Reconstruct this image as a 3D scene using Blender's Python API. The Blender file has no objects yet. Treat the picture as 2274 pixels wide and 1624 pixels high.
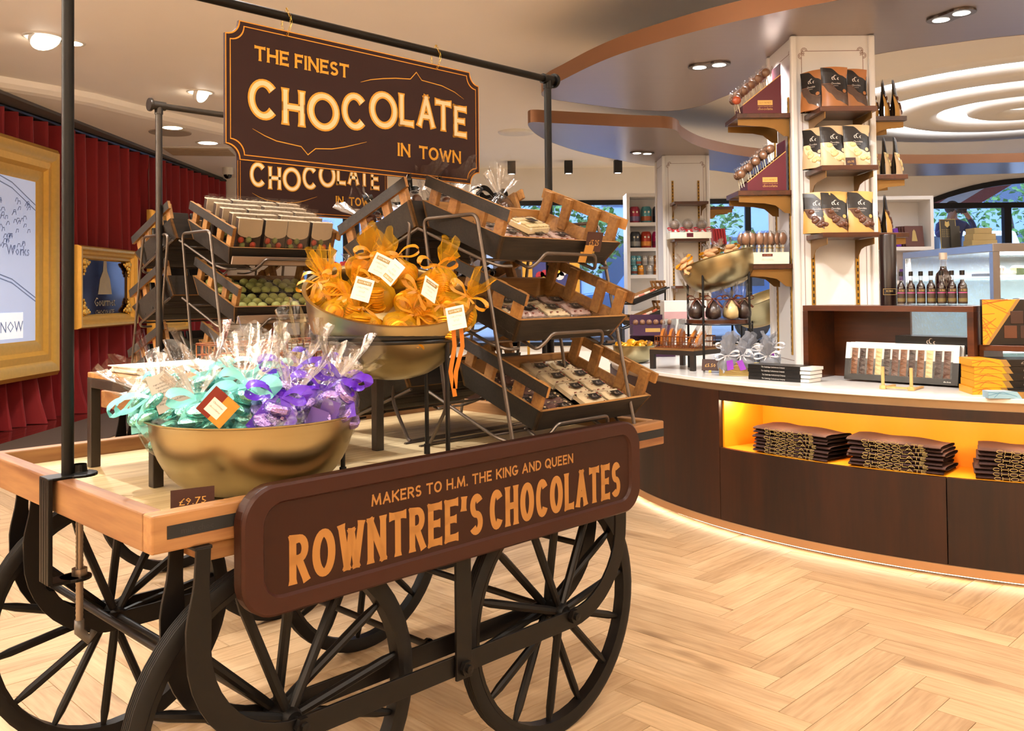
import bpy, bmesh, math, random
from math import sin, cos, pi, radians as R_
from mathutils import Vector, Matrix
random.seed(7)
SC = bpy.context.scene
COL = SC.collection
# ------------------------------------------------------------------ camera
F, CY, PIT, ROL, TH = 2007.7, 604.5, .0221, .0104, .7747       # focal (px of 2274), principal row, pitch, roll, cart heading
EYE = 1.445
cam = bpy.data.objects.new('camera', bpy.data.cameras.new('camera')); COL.objects.link(cam)
_xr = Vector((1, 0, 0)); _fw = Vector((0, cos(PIT), sin(PIT))); _yu = Vector((0, -sin(PIT), cos(PIT)))
_rt = _xr * cos(ROL) - _yu * sin(ROL); _up = _xr * sin(ROL) + _yu * cos(ROL)
_m = Matrix((_rt, _up, -_fw)).transposed().to_4x4(); _m.translation = (0, 0, EYE)
cam.matrix_world = _m
cam.data.sensor_width = 36; cam.data.lens = F * 36 / 2274; cam.data.shift_y = -(812 - CY) / 2274
cam.data.clip_end = 200
SC.camera = cam
# ------------------------------------------------------------------ world, exposure
SC.view_settings.view_transform = 'Standard'; SC.view_settings.look = 'None'
SC.view_settings.gamma = 1; SC.view_settings.use_curve_mapping = False
SC.view_settings.exposure = 0.38
SC.cycles.use_denoising = True
SC.cycles.max_bounces = 10; SC.cycles.diffuse_bounces = 4; SC.cycles.transparent_max_bounces = 24
SC.cycles.caustics_reflective = False; SC.cycles.caustics_refractive = False
SC.cycles.sample_clamp_indirect = 6
w = bpy.data.worlds.new('daylight'); SC.world = w; w.use_nodes = True
w.node_tree.nodes['Background'].inputs[0].default_value = (.42, .62, 1, 1)
w.node_tree.nodes['Background'].inputs[1].default_value = 4.2
def spot(x, y, z, e, ang=110, col=(1, .80, .60), tx=0, ty=0, r=.05, blend=.6):
    l = bpy.data.lights.new('downlight', 'SPOT'); l.energy = e; l.spot_size = R_(ang); l.spot_blend = blend
    l.color = col; l.shadow_soft_size = r
    o = bpy.data.objects.new('downlight', l); COL.objects.link(o); o.location = (x, y, z)
    o.rotation_euler = Vector((tx, ty, -1)).to_track_quat('-Z', 'Y').to_euler()
    return o
WARM = (1, .95, .89); NEUT = (1, .97, .95); COOL = (.92, .96, 1)
LZ = 3.55
for (x, y, e, c) in [(-3.6, 7.5, 120, WARM), (-3.3, 9.5, 120, WARM), (-2.6, 5.2, 150, NEUT), (-1.0, 3.6, 95, NEUT), (.6, 1.2, 40, WARM),
                     (1.9, 2.6, 75, WARM), (3.2, 2.2, 60, WARM), (-2.5, 1.0, 45, WARM), (.4, 6.5, 0, WARM), (-.6, 9.5, 110, NEUT),
                     (-3.0, 13.0, 110, NEUT), (1.0, 13.2, 170, COOL), (5.2, 9.0, 150, COOL), (3.4, 14.6, 170, COOL), (6.0, 14.6, 170, COOL)]:
    if e: spot(x, y, LZ, e, 125, c)
# lights of the copper ceiling clouds, over the counter and the pillars
for (x, y, e) in [(1.75, 6.4, 85), (3.0, 5.2, 85), (2.1, 7.6, 60), (1.6, 10.3, 90), (.9, 9.8, 70), (3.2, 12.2, 90)]:
    spot(x, y, 3.1, e, 120, NEUT)
# added unseen fill lights behind and beside the camera, brightening the ceiling
for (x, y, sx, sy, e) in [(0, -2.6, 8, 1.0, 600), (-5.3, 1.6, .6, 4.5, 420), (6.5, 1.0, 2.0, 4.0, 330)]:
    l = bpy.data.lights.new('ceiling_fill', 'AREA'); l.shape = 'RECTANGLE'; l.size = sx; l.size_y = sy; l.energy = e; l.color = (1, .93, .84)
    o = bpy.data.objects.new('ceiling_fill', l); COL.objects.link(o); o.location = (x, y, 2.5); o.rotation_euler = (pi, 0, 0)
# key light over the near cart: strong spots from the left and above
spot(-1.55, 3.25, 3.55, 230, 46, NEUT, .36, -.26, .04, .5)
spot(-.2, 3.9, 3.55, 100, 50, NEUT, .05, .0, .04, .5)
spot(-3.0, 3.4, 3.55, 150, 45, NEUT, .62, .38, .04, .5)
spot(.6, 4.2, 3.08, 130, 75, NEUT, .55, .75, .04, .5)
spot(1.0, 3.2, 3.5, 120, 60, NEUT, .5, 1.15, .04, .5)
spot(-3.9, 7.5, 3.55, 90, 60, WARM, .9, -1.0)
for x in (-.02, .98, 1.82, -1.4, 3.2):   # wall washers at the back wall
    spot(x, 16.0, 3.45, 170, 70, COOL, 0, .12, .03, .35)
# ------------------------------------------------------------------ pixel rays of the photo (2274 x 1624) to real points
def ray(px, py):
    a = (px - 1137) / F; b = (py - CY) / F
    u = cos(ROL) * a - sin(ROL) * b; v = sin(ROL) * a + cos(ROL) * b
    return Vector((u, cos(PIT) + v * sin(PIT), sin(PIT) - v * cos(PIT)))
def PZ(px, py, z):            # point at height z
    d = ray(px, py); return d * ((z - EYE) / d.z) + Vector((0, 0, EYE))
def PY(px, py, y):            # point at depth y
    d = ray(px, py); return d * (y / d.y) + Vector((0, 0, EYE))
CX0, CY0 = -.7847, 1.9635      # near corner of the front cart
PHI = pi / 2 - TH              # heading of the cart's long side
CU = Vector((sin(TH), cos(TH), 0)); CV = Vector((-cos(TH), sin(TH), 0))
def CP(a, b, z): return Vector((CX0, CY0, 0)) + CU * a + CV * b + Vector((0, 0, z))
def CM(a=0, b=0, z=0, rz=0): return Matrix.Translation(CP(a, b, z)) @ Matrix.Rotation(PHI + rz, 4, 'Z')
# ------------------------------------------------------------------ materials
def lin(c):
    if isinstance(c, str):
        c = [int(c[i:i + 2], 16) / 255 for i in (0, 2, 4)]
        c = [x / 12.92 if x <= .04045 else ((x + .055) / 1.055) ** 2.4 for x in c]
    return (c[0], c[1], c[2], 1)
MATS = {}
def nodes(name):
    m = bpy.data.materials.new(name); m.use_nodes = True; nt = m.node_tree
    return m, nt, nt.nodes['Principled BSDF']
def mat(name, col, rough=.5, metal=0, var=.12, scale=12, bump=0, emit=0, trans=0, spec=None, coat=0, stretch=None, rand=0, alpha=1, sheen=0):
    """principled with a little procedural colour variation"""
    if name in MATS: return MATS[name]
    m, nt, p = nodes(name); c = lin(col); N = nt.nodes; Lk = nt.links.new
    tc = N.new('ShaderNodeTexCoord'); src = tc.outputs['Object']
    if stretch:
        mp = N.new('ShaderNodeMapping'); mp.inputs['Scale'].default_value = stretch; Lk(src, mp.inputs[0]); src = mp.outputs[0]
    nz = N.new('ShaderNodeTexNoise'); nz.inputs['Scale'].default_value = scale; nz.inputs['Detail'].default_value = 4
    Lk(src, nz.inputs[0])
    mx = N.new('ShaderNodeMix'); mx.data_type = 'RGBA'
    mx.inputs[6].default_value = tuple(x * (1 - var) for x in c[:3]) + (1,); mx.inputs[7].default_value = tuple(min(1, x * (1 + var)) for x in c[:3]) + (1,)
    Lk(nz.outputs[0], mx.inputs[0]); out = mx.outputs[2]
    if rand:
        oi = N.new('ShaderNodeObjectInfo'); hs = N.new('ShaderNodeHueSaturation')
        mr = N.new('ShaderNodeMapRange'); mr.inputs[3].default_value = 1 - rand; mr.inputs[4].default_value = 1 + rand
        Lk(oi.outputs['Random'], mr.inputs[0]); Lk(mr.outputs[0], hs.inputs['Value']); Lk(out, hs.inputs['Color']); out = hs.outputs[0]
    Lk(out, p.inputs['Base Color'])
    p.inputs['Roughness'].default_value = rough; p.inputs['Metallic'].default_value = metal
    if spec is not None: p.inputs['Specular IOR Level'].default_value = spec
    if coat: p.inputs['Coat Weight'].default_value = coat; p.inputs['Coat Roughness'].default_value = .15
    if trans: p.inputs['Transmission Weight'].default_value = trans
    if sheen: p.inputs['Sheen Weight'].default_value = sheen; p.inputs['Sheen Roughness'].default_value = .4
    if alpha < 1: p.inputs['Alpha'].default_value = alpha
    if emit:
        Lk(out, p.inputs['Emission Color']); p.inputs['Emission Strength'].default_value = emit
    if bump:
        b = N.new('ShaderNodeBump'); b.inputs['Strength'].default_value = bump; b.inputs['Distance'].default_value = .01
        Lk(nz.outputs[0], b.inputs['Height']); Lk(b.outputs[0], p.inputs['Normal'])
    MATS[name] = m; return m
def wood(name, dark, light, scale=6, axis=0, rough=.5, rings=.35, rand=.0, bump=.1, coat=0, knots=0):
    """wood grain running along the object's axis"""
    if name in MATS: return MATS[name]
    m, nt, p = nodes(name); N = nt.nodes; Lk = nt.links.new
    tc = N.new('ShaderNodeTexCoord'); oi = N.new('ShaderNodeObjectInfo')
    ad = N.new('ShaderNodeVectorMath'); ad.operation = 'MULTIPLY_ADD'
    Lk(oi.outputs['Random'], ad.inputs[0]); ad.inputs[1].default_value = (37, 19, 53); Lk(tc.outputs['Object'], ad.inputs[2])
    mp = N.new('ShaderNodeMapping'); s = [1, 1, 1]; s[axis] = .09; mp.inputs['Scale'].default_value = s; Lk(ad.outputs[0], mp.inputs[0])
    n1 = N.new('ShaderNodeTexNoise'); n1.inputs['Scale'].default_value = scale; n1.inputs['Detail'].default_value = 3; n1.inputs['Distortion'].default_value = 1.2
    n2 = N.new('ShaderNodeTexNoise'); n2.inputs['Scale'].default_value = scale * 14; n2.inputs['Detail'].default_value = 5
    Lk(mp.outputs[0], n1.inputs[0]); Lk(mp.outputs[0], n2.inputs[0])
    mm = N.new('ShaderNodeMix'); mm.inputs[0].default_value = rings; Lk(n1.outputs[0], mm.inputs[2]); Lk(n2.outputs[0], mm.inputs[3])
    cr = N.new('ShaderNodeValToRGB'); e = cr.color_ramp.elements
    e[0].position = .33; e[0].color = lin(dark); e[1].position = .66; e[1].color = lin(light)
    Lk(mm.outputs[0], cr.inputs[0]); out = cr.outputs[0]
    if knots:
        mk = N.new('ShaderNodeMapping'); sk = [1, 1, 1]; sk[axis] = .35; mk.inputs['Scale'].default_value = sk; Lk(ad.outputs[0], mk.inputs[0])
        vo = N.new('ShaderNodeTexNoise'); vo.inputs['Scale'].default_value = 5; vo.inputs['Detail'].default_value = 2; Lk(mk.outputs[0], vo.inputs[0])
        rr = N.new('ShaderNodeMapRange'); rr.inputs[1].default_value = .66; rr.inputs[2].default_value = .8; Lk(vo.outputs[0], rr.inputs[0])
        mx = N.new('ShaderNodeMix'); mx.data_type = 'RGBA'; Lk(rr.outputs[0], mx.inputs[0]); Lk(out, mx.inputs[6]); mx.inputs[7].default_value = lin(knots); out = mx.outputs[2]
    if rand:
        hs = N.new('ShaderNodeHueSaturation'); mr = N.new('ShaderNodeMapRange'); mr.inputs[3].default_value = 1 - rand; mr.inputs[4].default_value = 1 + rand
        Lk(oi.outputs['Random'], mr.inputs[0]); Lk(mr.outputs[0], hs.inputs['Value']); Lk(out, hs.inputs['Color']); out = hs.outputs[0]
    Lk(out, p.inputs['Base Color']); p.inputs['Roughness'].default_value = rough
    if coat: p.inputs['Coat Weight'].default_value = coat; p.inputs['Coat Roughness'].default_value = .12
    if bump:
        b = N.new('ShaderNodeBump'); b.inputs['Strength'].default_value = bump; b.inputs['Distance'].default_value = .004
        Lk(mm.outputs[0], b.inputs['Height']); Lk(b.outputs[0], p.inputs['Normal'])
    MATS[name] = m; return m
def film(name, col=(1, 1, 1), op=.05, gloss=.28, rough=.12, kind='glossy'):
    """thin clear film: mostly see-through, glossy at crinkles"""
    if name in MATS: return MATS[name]
    m = bpy.data.materials.new(name); m.use_nodes = True; nt = m.node_tree; N = nt.nodes; Lk = nt.links.new; N.clear()
    o = N.new('ShaderNodeOutputMaterial'); t = N.new('ShaderNodeBsdfTransparent'); t.inputs[0].default_value = lin(col)
    g = N.new('ShaderNodeBsdfGlossy'); g.inputs['Roughness'].default_value = rough; g.inputs[0].default_value = (1, 1, 1, 1)
    lw = N.new('ShaderNodeLayerWeight'); lw.inputs[0].default_value = .35
    tc = N.new('ShaderNodeTexCoord'); nz = N.new('ShaderNodeTexNoise'); nz.inputs['Scale'].default_value = 38; nz.inputs['Detail'].default_value = 3
    Lk(tc.outputs['Object'], nz.inputs[0]); bp = N.new('ShaderNodeBump'); bp.inputs['Strength'].default_value = .6; bp.inputs['Distance'].default_value = .01
    Lk(nz.outputs[0], bp.inputs['Height']); Lk(bp.outputs[0], g.inputs['Normal']); Lk(bp.outputs[0], lw.inputs['Normal'])
    ma = N.new('ShaderNodeMath'); ma.operation = 'MULTIPLY_ADD'; Lk(lw.outputs['Fresnel'], ma.inputs[0]); ma.inputs[1].default_value = gloss; ma.inputs[2].default_value = op
    ma.use_clamp = True
    mx = N.new('ShaderNodeMixShader'); Lk(ma.outputs[0], mx.inputs[0]); Lk(t.outputs[0], mx.inputs[1]); Lk(g.outputs[0], mx.inputs[2]); Lk(mx.outputs[0], o.inputs[0])
    MATS[name] = m; return m
def sheer(name, col, op=.6):
    """sheer organza: part transparent, part coloured cloth"""
    if name in MATS: return MATS[name]
    m = bpy.data.materials.new(name); m.use_nodes = True; nt = m.node_tree; N = nt.nodes; Lk = nt.links.new; N.clear()
    o = N.new('ShaderNodeOutputMaterial'); t = N.new('ShaderNodeBsdfTransparent'); t.inputs[0].default_value = tuple(.45 + .55 * x for x in lin(col)[:3]) + (1,)
    p = N.new('ShaderNodeBsdfPrincipled'); p.inputs['Base Color'].default_value = lin(col); p.inputs['Roughness'].default_value = .33
    p.inputs['Sheen Weight'].default_value = .5; p.inputs['Sheen Tint'].default_value = lin(col)
    lw = N.new('ShaderNodeLayerWeight'); lw.inputs[0].default_value = .4
    tc = N.new('ShaderNodeTexCoord'); nz = N.new('ShaderNodeTexNoise'); nz.inputs['Scale'].default_value = 60; Lk(tc.outputs['Object'], nz.inputs[0])
    bp = N.new('ShaderNodeBump'); bp.inputs['Strength'].default_value = .4; bp.inputs['Distance'].default_value = .006; Lk(nz.outputs[0], bp.inputs['Height']); Lk(bp.outputs[0], p.inputs['Normal'])
    ma = N.new('ShaderNodeMath'); ma.operation = 'MULTIPLY_ADD'; Lk(lw.outputs['Facing'], ma.inputs[0]); ma.inputs[1].default_value = .4; ma.inputs[2].default_value = op; ma.use_clamp = True
    mx = N.new('ShaderNodeMixShader'); Lk(ma.outputs[0], mx.inputs[0]); Lk(t.outputs[0], mx.inputs[1]); Lk(p.outputs[0], mx.inputs[2]); Lk(mx.outputs[0], o.inputs[0])
    MATS[name] = m; return m
def lamp(name, col, e):
    return mat(name, col, .5, emit=e, var=.01)
# ------------------------------------------------------------------ mesh builder
I4 = Matrix.Identity(4)
class MB:
    def __init__(s): s.v = []; s.f = []; s.mi = []; s.k = 0; s.M = I4; s.mats = []
    def use(s, m):
        if m not in s.mats: s.mats.append(m)
        s.k = s.mats.index(m); return s
    def add(s, vs, fs, M=None):
        o = len(s.v); T = s.M @ M if M is not None else s.M
        s.v += [T @ Vector(p) for p in vs]; s.f += [tuple(i + o for i in f) for f in fs]; s.mi += [s.k] * len(fs); return s
    def box(s, x0, x1, y0, y1, z0, z1, M=None):
        return s.add([(x0, y0, z0), (x1, y0, z0), (x1, y1, z0), (x0, y1, z0), (x0, y0, z1), (x1, y0, z1), (x1, y1, z1), (x0, y1, z1)],
                     [(3, 2, 1, 0), (4, 5, 6, 7), (0, 1, 5, 4), (1, 2, 6, 5), (2, 3, 7, 6), (3, 0, 4, 7)], M)
    def hexa(s, P): return s.add(P, [(3, 2, 1, 0), (4, 5, 6, 7), (0, 1, 5, 4), (1, 2, 6, 5), (2, 3, 7, 6), (3, 0, 4, 7)])
    def poly(s, pts, M=None): return s.add(pts, [tuple(range(len(pts)))], M)
    def prism(s, pts, z0, z1, M=None):
        n = len(pts); return s.add([(x, y, z0) for x, y in pts] + [(x, y, z1) for x, y in pts],
            [tuple(range(n))[::-1], tuple(range(n, 2 * n))] + [(i, (i + 1) % n, n + (i + 1) % n, n + i) for i in range(n)], M)
    def tube(s, pts, r, n=8, closed=False, cap=True, M=None):
        P = [Vector(p) for p in pts]; m = len(P); vs = []; prev = None
        for i in range(m):
            a = P[(i - 1) % m] if (closed or i > 0) else P[i]; b = P[(i + 1) % m] if (closed or i < m - 1) else P[i]
            t = (b - a).normalized() if (b - a).length > 1e-9 else Vector((0, 0, 1))
            if prev is None: u = t.orthogonal().normalized()
            else:
                u = prev - t * prev.dot(t); u = u.normalized() if u.length > 1e-6 else t.orthogonal().normalized()
            prev = u; w = t.cross(u); rr = r[i] if isinstance(r, (list, tuple)) else r
            vs += [P[i] + (u * cos(2 * pi * j / n) + w * sin(2 * pi * j / n)) * rr for j in range(n)]
        fs = [(i * n + j, i * n + (j + 1) % n, ((i + 1) % m) * n + (j + 1) % n, ((i + 1) % m) * n + j) for i in range(m if closed else m - 1) for j in range(n)]
        if cap and not closed: fs += [tuple(range(n))[::-1], tuple(range((m - 1) * n, m * n))]
        return s.add(vs, fs, M)
    def ribbon(s, pts, width, nrm=None, M=None, th=0):
        """flat band along pts; width direction = tangent x nrm"""
        P = [Vector(p) for p in pts]; m = len(P); vs = []
        for i in range(m):
            t = (P[min(i + 1, m - 1)] - P[max(i - 1, 0)]).normalized()
            nn = Vector(nrm[i]) if isinstance(nrm, list) else Vector(nrm or (0, 0, 1))
            wv = t.cross(nn); wv = wv.normalized() if wv.length > 1e-6 else Vector((1, 0, 0))
            ww = width[i] if isinstance(width, (list, tuple)) else width
            vs += [P[i] - wv * ww / 2, P[i] + wv * ww / 2]
        if th:
            off = [v + Vector(nrm or (0, 0, 1)).normalized() * th for v in vs]; k = len(vs); vs = vs + off
            fs = []
            for i in range(m - 1):
                a = 2 * i; fs += [(a, a + 1, a + 3, a + 2), (k + a, k + a + 2, k + a + 3, k + a + 1), (a, a + 2, k + a + 2, k + a), (a + 1, k + a + 1, k + a + 3, a + 3)]
            fs += [(0, k, k + 1, 1), (k - 2, k - 1, 2 * k - 1, 2 * k - 2)]
            return s.add(vs, fs, M)
        return s.add(vs, [(2 * i, 2 * i + 1, 2 * i + 3, 2 * i + 2) for i in range(m - 1)], M)
    def lathe(s, prof, n=24, M=None, fn=None, cap=False):
        """prof = [(r, z)]; fn(r, z, ang) may move a point"""
        vs = []
        for (r, z) in prof:
            for j in range(n):
                a = 2 * pi * j / n; p = (r * cos(a), r * sin(a), z)
                vs.append(fn(r, z, a) if fn else p)
        k = len(prof)
        fs = [(i * n + j, i * n + (j + 1) % n, (i + 1) * n + (j + 1) % n, (i + 1) * n + j) for i in range(k - 1) for j in range(n)]
        if cap: fs += [tuple(range(n))[::-1], tuple(range((k - 1) * n, k * n))]
        return s.add(vs, fs, M)
    def ball(s, c, r, n=10, k=6, sc=(1, 1, 1), M=None, fn=None):
        vs = [(c[0], c[1], c[2] - r * sc[2])]
        for i in range(1, k):
            t = -pi / 2 + pi * i / k
            vs += [(c[0] + r * sc[0] * cos(t) * cos(2 * pi * j / n), c[1] + r * sc[1] * cos(t) * sin(2 * pi * j / n), c[2] + r * sc[2] * sin(t)) for j in range(n)]
        vs.append((c[0], c[1], c[2] + r * sc[2])); e = len(vs) - 1
        fs = [(0, 1 + (j + 1) % n, 1 + j) for j in range(n)] + [(1 + i * n + j, 1 + i * n + (j + 1) % n, 1 + (i + 1) * n + (j + 1) % n, 1 + (i + 1) * n + j) for i in range(k - 2) for j in range(n)]
        fs += [(e, 1 + (k - 2) * n + j, 1 + (k - 2) * n + (j + 1) % n) for j in range(n)]
        return s.add(vs, fs, M)
    def grid(s, fn, nu, nv, closed_u=False, M=None):
        vs = [fn(i / nu, j / nv) for j in range(nv + 1) for i in range(nu + (0 if closed_u else 1))]; w = nu if closed_u else nu + 1
        return s.add(vs, [(j * w + i, j * w + (i + 1) % w, (j + 1) * w + (i + 1) % w, (j + 1) * w + i) for j in range(nv) for i in range(nu)], M)
    def build(s, name, m=None, parent=None, smooth=False, bev=0, seg=2, sub=0, kind=None, solid=0, label=None):
        me = bpy.data.meshes.new(name); me.from_pydata([tuple(v) for v in s.v], [], s.f)
        ms = s.mats or [m]
        for x in ms: me.materials.append(x)
        if len(ms) > 1: me.polygons.foreach_set('material_index', s.mi)
        if smooth:
            me.polygons.foreach_set('use_smooth', [True] * len(me.polygons))
        me.update()
        o = bpy.data.objects.new(name, me); COL.objects.link(o)
        if smooth == 'auto':
            me.set_sharp_from_angle(angle=R_(38))
        if parent is not None: o.parent = parent
        if solid: d = o.modifiers.new('solid', 'SOLIDIFY'); d.thickness = solid; d.offset = 0
        if bev: b = o.modifiers.new('bevel', 'BEVEL'); b.width = bev; b.segments = seg; b.limit_method = 'ANGLE'; b.angle_limit = R_(40)
        if sub: d = o.modifiers.new('sub', 'SUBSURF'); d.levels = sub; d.render_levels = sub
        if kind: o['kind'] = kind
        if label: o['label'] = label
        return o
def tag(o, label, cat, group=None, kind=None):
    o['label'] = label; o['category'] = cat
    if group: o['group'] = group
    if kind: o['kind'] = kind
    return o
def thing(name, label, cat, M=None, group=None):
    o = bpy.data.objects.new(name, None); COL.objects.link(o); o.empty_display_size = .05
    if M is not None: o.matrix_world = M
    return tag(o, label, cat, group)
def struct(o): o['kind'] = 'structure'; return o
KIDS = {}
def copy_tree(o, parent=None, M=None, label=None, group=None):
    c = o.copy(); COL.objects.link(c); c.parent = parent
    if M is not None: c.matrix_world = M
    if label: c['label'] = label
    if group: c['group'] = group
    for ch in list(o.children): copy_tree(ch, c)
    return c
def T(x, y, z, rz=0, rx=0, ry=0, s=1):
    M = Matrix.Translation((x, y, z)) @ Matrix.Rotation(rz, 4, 'Z') @ Matrix.Rotation(ry, 4, 'Y') @ Matrix.Rotation(rx, 4, 'X')
    return M @ Matrix.Scale(s, 4) if s != 1 else M
def arc(cx, cy, rx, ry, a0, a1, n=14):
    return [(cx + rx * cos(R_(a0 + (a1 - a0) * i / n)), cy + ry * sin(R_(a0 + (a1 - a0) * i / n))) for i in range(n + 1)]
def rrect(x0, x1, y0, y1, r, n=6):
    return (arc(x1 - r, y0 + r, r, r, -90, 0, n) + arc(x1 - r, y1 - r, r, r, 0, 90, n) + arc(x0 + r, y1 - r, r, r, 90, 180, n) + arc(x0 + r, y0 + r, r, r, 180, 270, n))
def fillet(pts, r, n=5):
    """round the inner corners of a 3-D polyline"""
    P = [Vector(p) for p in pts]; out = [P[0]]
    for i in range(1, len(P) - 1):
        a, b, c = P[i - 1], P[i], P[i + 1]; d = min(r, (a - b).length * .49, (c - b).length * .49)
        p = b + (a - b).normalized() * d; q = b + (c - b).normalized() * d
        out += [p * (1 - t) ** 2 + b * 2 * t * (1 - t) + q * t * t for t in [k / n for k in range(n + 1)]]
    return out + [P[-1]]
# ------------------------------------------------------------------ lettering
G = {
 'A': ([[(0, 0), (.5, 1)], [(.5, 1), (1, 0)], [(.2, .3), (.8, .3)]], .9), 'C': ([arc(.5, .5, .5, .5, 42, 318, 22)], .85),
 'D': ([[(0, 0), (0, 1)], [(0, 1), (.35, 1)] + arc(.35, .5, .65, .5, 90, -90, 14) + [(0, 0)]], .85),
 'E': ([[(0, 0), (0, 1)], [(0, 0), (1, 0)], [(0, .52), (.8, .52)], [(0, 1), (1, 1)]], .65), 'F': ([[(0, 0), (0, 1)], [(0, .52), (.8, .52)], [(0, 1), (1, 1)]], .6),
 'G': ([arc(.5, .5, .5, .5, 45, 345, 22), [(1, .4), (.6, .4)]], .9), 'H': ([[(0, 0), (0, 1)], [(1, 0), (1, 1)], [(0, .5), (1, .5)]], .85),
 'I': ([[(0, 0), (0, 1)]], 0), 'K': ([[(0, 0), (0, 1)], [(1, 1), (.05, .42)], [(.3, .6), (1, 0)]], .8), 'L': ([[(0, 0), (0, 1)], [(0, 0), (1, 0)]], .62),
 'M': ([[(0, 0), (.1, 1)], [(.1, 1), (.5, .1)], [(.5, .1), (.9, 1)], [(.9, 1), (1, 0)]], 1.15), 'N': ([[(0, 0), (0, 1)], [(0, 1), (1, 0)], [(1, 0), (1, 1)]], .85),
 'O': ([arc(.5, .5, .5, .5, 0, 360, 30)], .95), 'Q': ([arc(.5, .5, .5, .5, 0, 360, 30), [(.55, .2), (1.0, -.1)]], .95),
 'R': ([[(0, 0), (0, 1)], [(0, 1), (.45, 1)] + arc(.5, .75, .45, .25, 90, -90, 10) + [(0, .5)], [(.45, .5), (1, 0)]], .75),
 'S': ([arc(.5, .75, .46, .25, 30, 270, 14) + arc(.5, .25, .5, .25, 90, -145, 14)[1:]], .65),
 'T': ([[(0, 1), (1, 1)], [(.5, 0), (.5, 1)]], .8), 'U': ([[(0, 1), (0, .4)] + arc(.5, .4, .5, .4, 180, 360, 12) + [(1, 1)]], .8),
 'W': ([[(0, 1), (.26, 0)], [(.26, 0), (.5, .85)], [(.5, .85), (.74, 0)], [(.74, 0), (1, 1)]], 1.25),
 "'": ([[(.5, 1), (.2, .78)]], .1), '.': ([[(0, 0), (0, .02)]], 0), 'P': ([[(0, 0), (0, 1)], [(0, 1), (.45, 1)] + arc(.5, .74, .45, .26, 90, -90, 10) + [(0, .48)]], .7)}
def glyph(mb, ch, x0, y0, w, h, t, z=0, flare=.25, M=None, grow=0):
    """one letter inside the box x0..x0+w, y0..y0+h with stroke t"""
    tt = t + 2 * grow
    for st in G[ch][0]:
        P = [Vector((x0 + t / 2 + px * max(0, w - t), y0 + t / 2 + py * (h - t), z)) for px, py in st]
        closed = (P[0] - P[-1]).length < 1e-5 and len(P) > 3
        if not closed:
            d0 = (P[0] - P[1]).normalized(); d1 = (P[-1] - P[-2]).normalized()
            cap = t / 2 + grow if len(P) < 5 or ch in 'RPDU' else t * .1 + grow
            a, b = P[0] + d0 * cap, P[-1] + d1 * cap
            if len(P) == 2:
                L = (b - a).length; k = min(.22, t / L * .6)
                Q = [a, a.lerp(b, k), a.lerp(b, 1 - k), b]
                straight = abs(d0.x) < .35 or abs(d0.y) < .2
                f = flare if straight else flare * .4
                W = [tt * (1 + f), tt, tt, tt * (1 + f)]
            else:
                Q = [a] + P[1:-1] + [b]; W = [tt * (1 + (flare if i in (0, len(Q) - 1) else 0)) for i in range(len(Q))]
                if ch in 'CSG': W = [tt * (1.25 - .25 * min(1, min(i, len(Q) - 1 - i) / 4)) for i in range(len(Q))]
            mb.ribbon(Q, W, (0, 0, 1), M)
        else:
            n = len(P) - 1; vs = []
            for i in range(n):
                tg = (P[(i + 1) % n] - P[(i - 1) % n]).normalized(); wv = Vector((tg.y, -tg.x, 0)); k = tt * (1 + .12 * abs(wv.x))
                vs += [P[i] - wv * k / 2, P[i] + wv * k / 2]
            mb.add(vs, [(2 * i, 2 * i + 1, 2 * ((i + 1) % n) + 1, 2 * ((i + 1) % n)) for i in range(n)], M)
def line(mb, text, x0, x1, y0, h, t, z=0, flare=.25, gap=.16, M=None, grow=0, space=.35):
    """fit a line of stroke letters between x0 and x1"""
    adv = [(G[c][1] if c != ' ' else space) for c in text]
    fixed = sum(t for c in text if c != ' ') + sum(gap * h for i in range(len(text) - 1))
    k = (x1 - x0 - fixed) / sum(adv); x = x0
    for c, a in zip(text, adv):
        if c == ' ': x += a * k + gap * h; continue
        glyph(mb, c, x, y0, t + a * k, h, t, z, flare, M, grow); x += t + a * k + gap * h
_TXT = {}
def text(mb, s, x, y, size, M=None, z=0, width=None, align='C'):
    """small print from Blender's built-in face, as flat faces"""
    if s not in _TXT:
        c = bpy.data.curves.new('t', 'FONT'); c.body = s; c.resolution_u = 1; o = bpy.data.objects.new('t', c); COL.objects.link(o)
        bpy.context.view_layer.update()
        me = bpy.data.meshes.new_from_object(o.evaluated_get(bpy.context.evaluated_depsgraph_get()))
        vs = [tuple(v.co) for v in me.vertices]; fs = [tuple(p.vertices) for p in me.polygons]
        bpy.data.objects.remove(o); bpy.data.meshes.remove(me); bpy.data.curves.remove(c); _TXT[s] = (vs, fs)
    vs, fs = _TXT[s]
    xs = [v[0] for v in vs]; a, b = min(xs), max(xs); sx = size if width is None else width / (b - a)
    off = {'C': (a + b) / 2, 'L': a, 'R': b}[align]
    mb.add([((v[0] - off) * sx + x, v[1] * size + y, z) for v in vs], fs, M)
def face(ox, oy, oz, xd, yd):
    """matrix whose x and y axes span a printed face"""
    xd = Vector(xd).normalized(); yd = Vector(yd).normalized(); n = xd.cross(yd)
    M = Matrix((xd, yd, n)).transposed().to_4x4(); M.translation = (ox, oy, oz); return M
FRONT = lambda x, y, z: face(x, y, z, (1, 0, 0), (0, 0, 1))     # print facing -y
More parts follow.
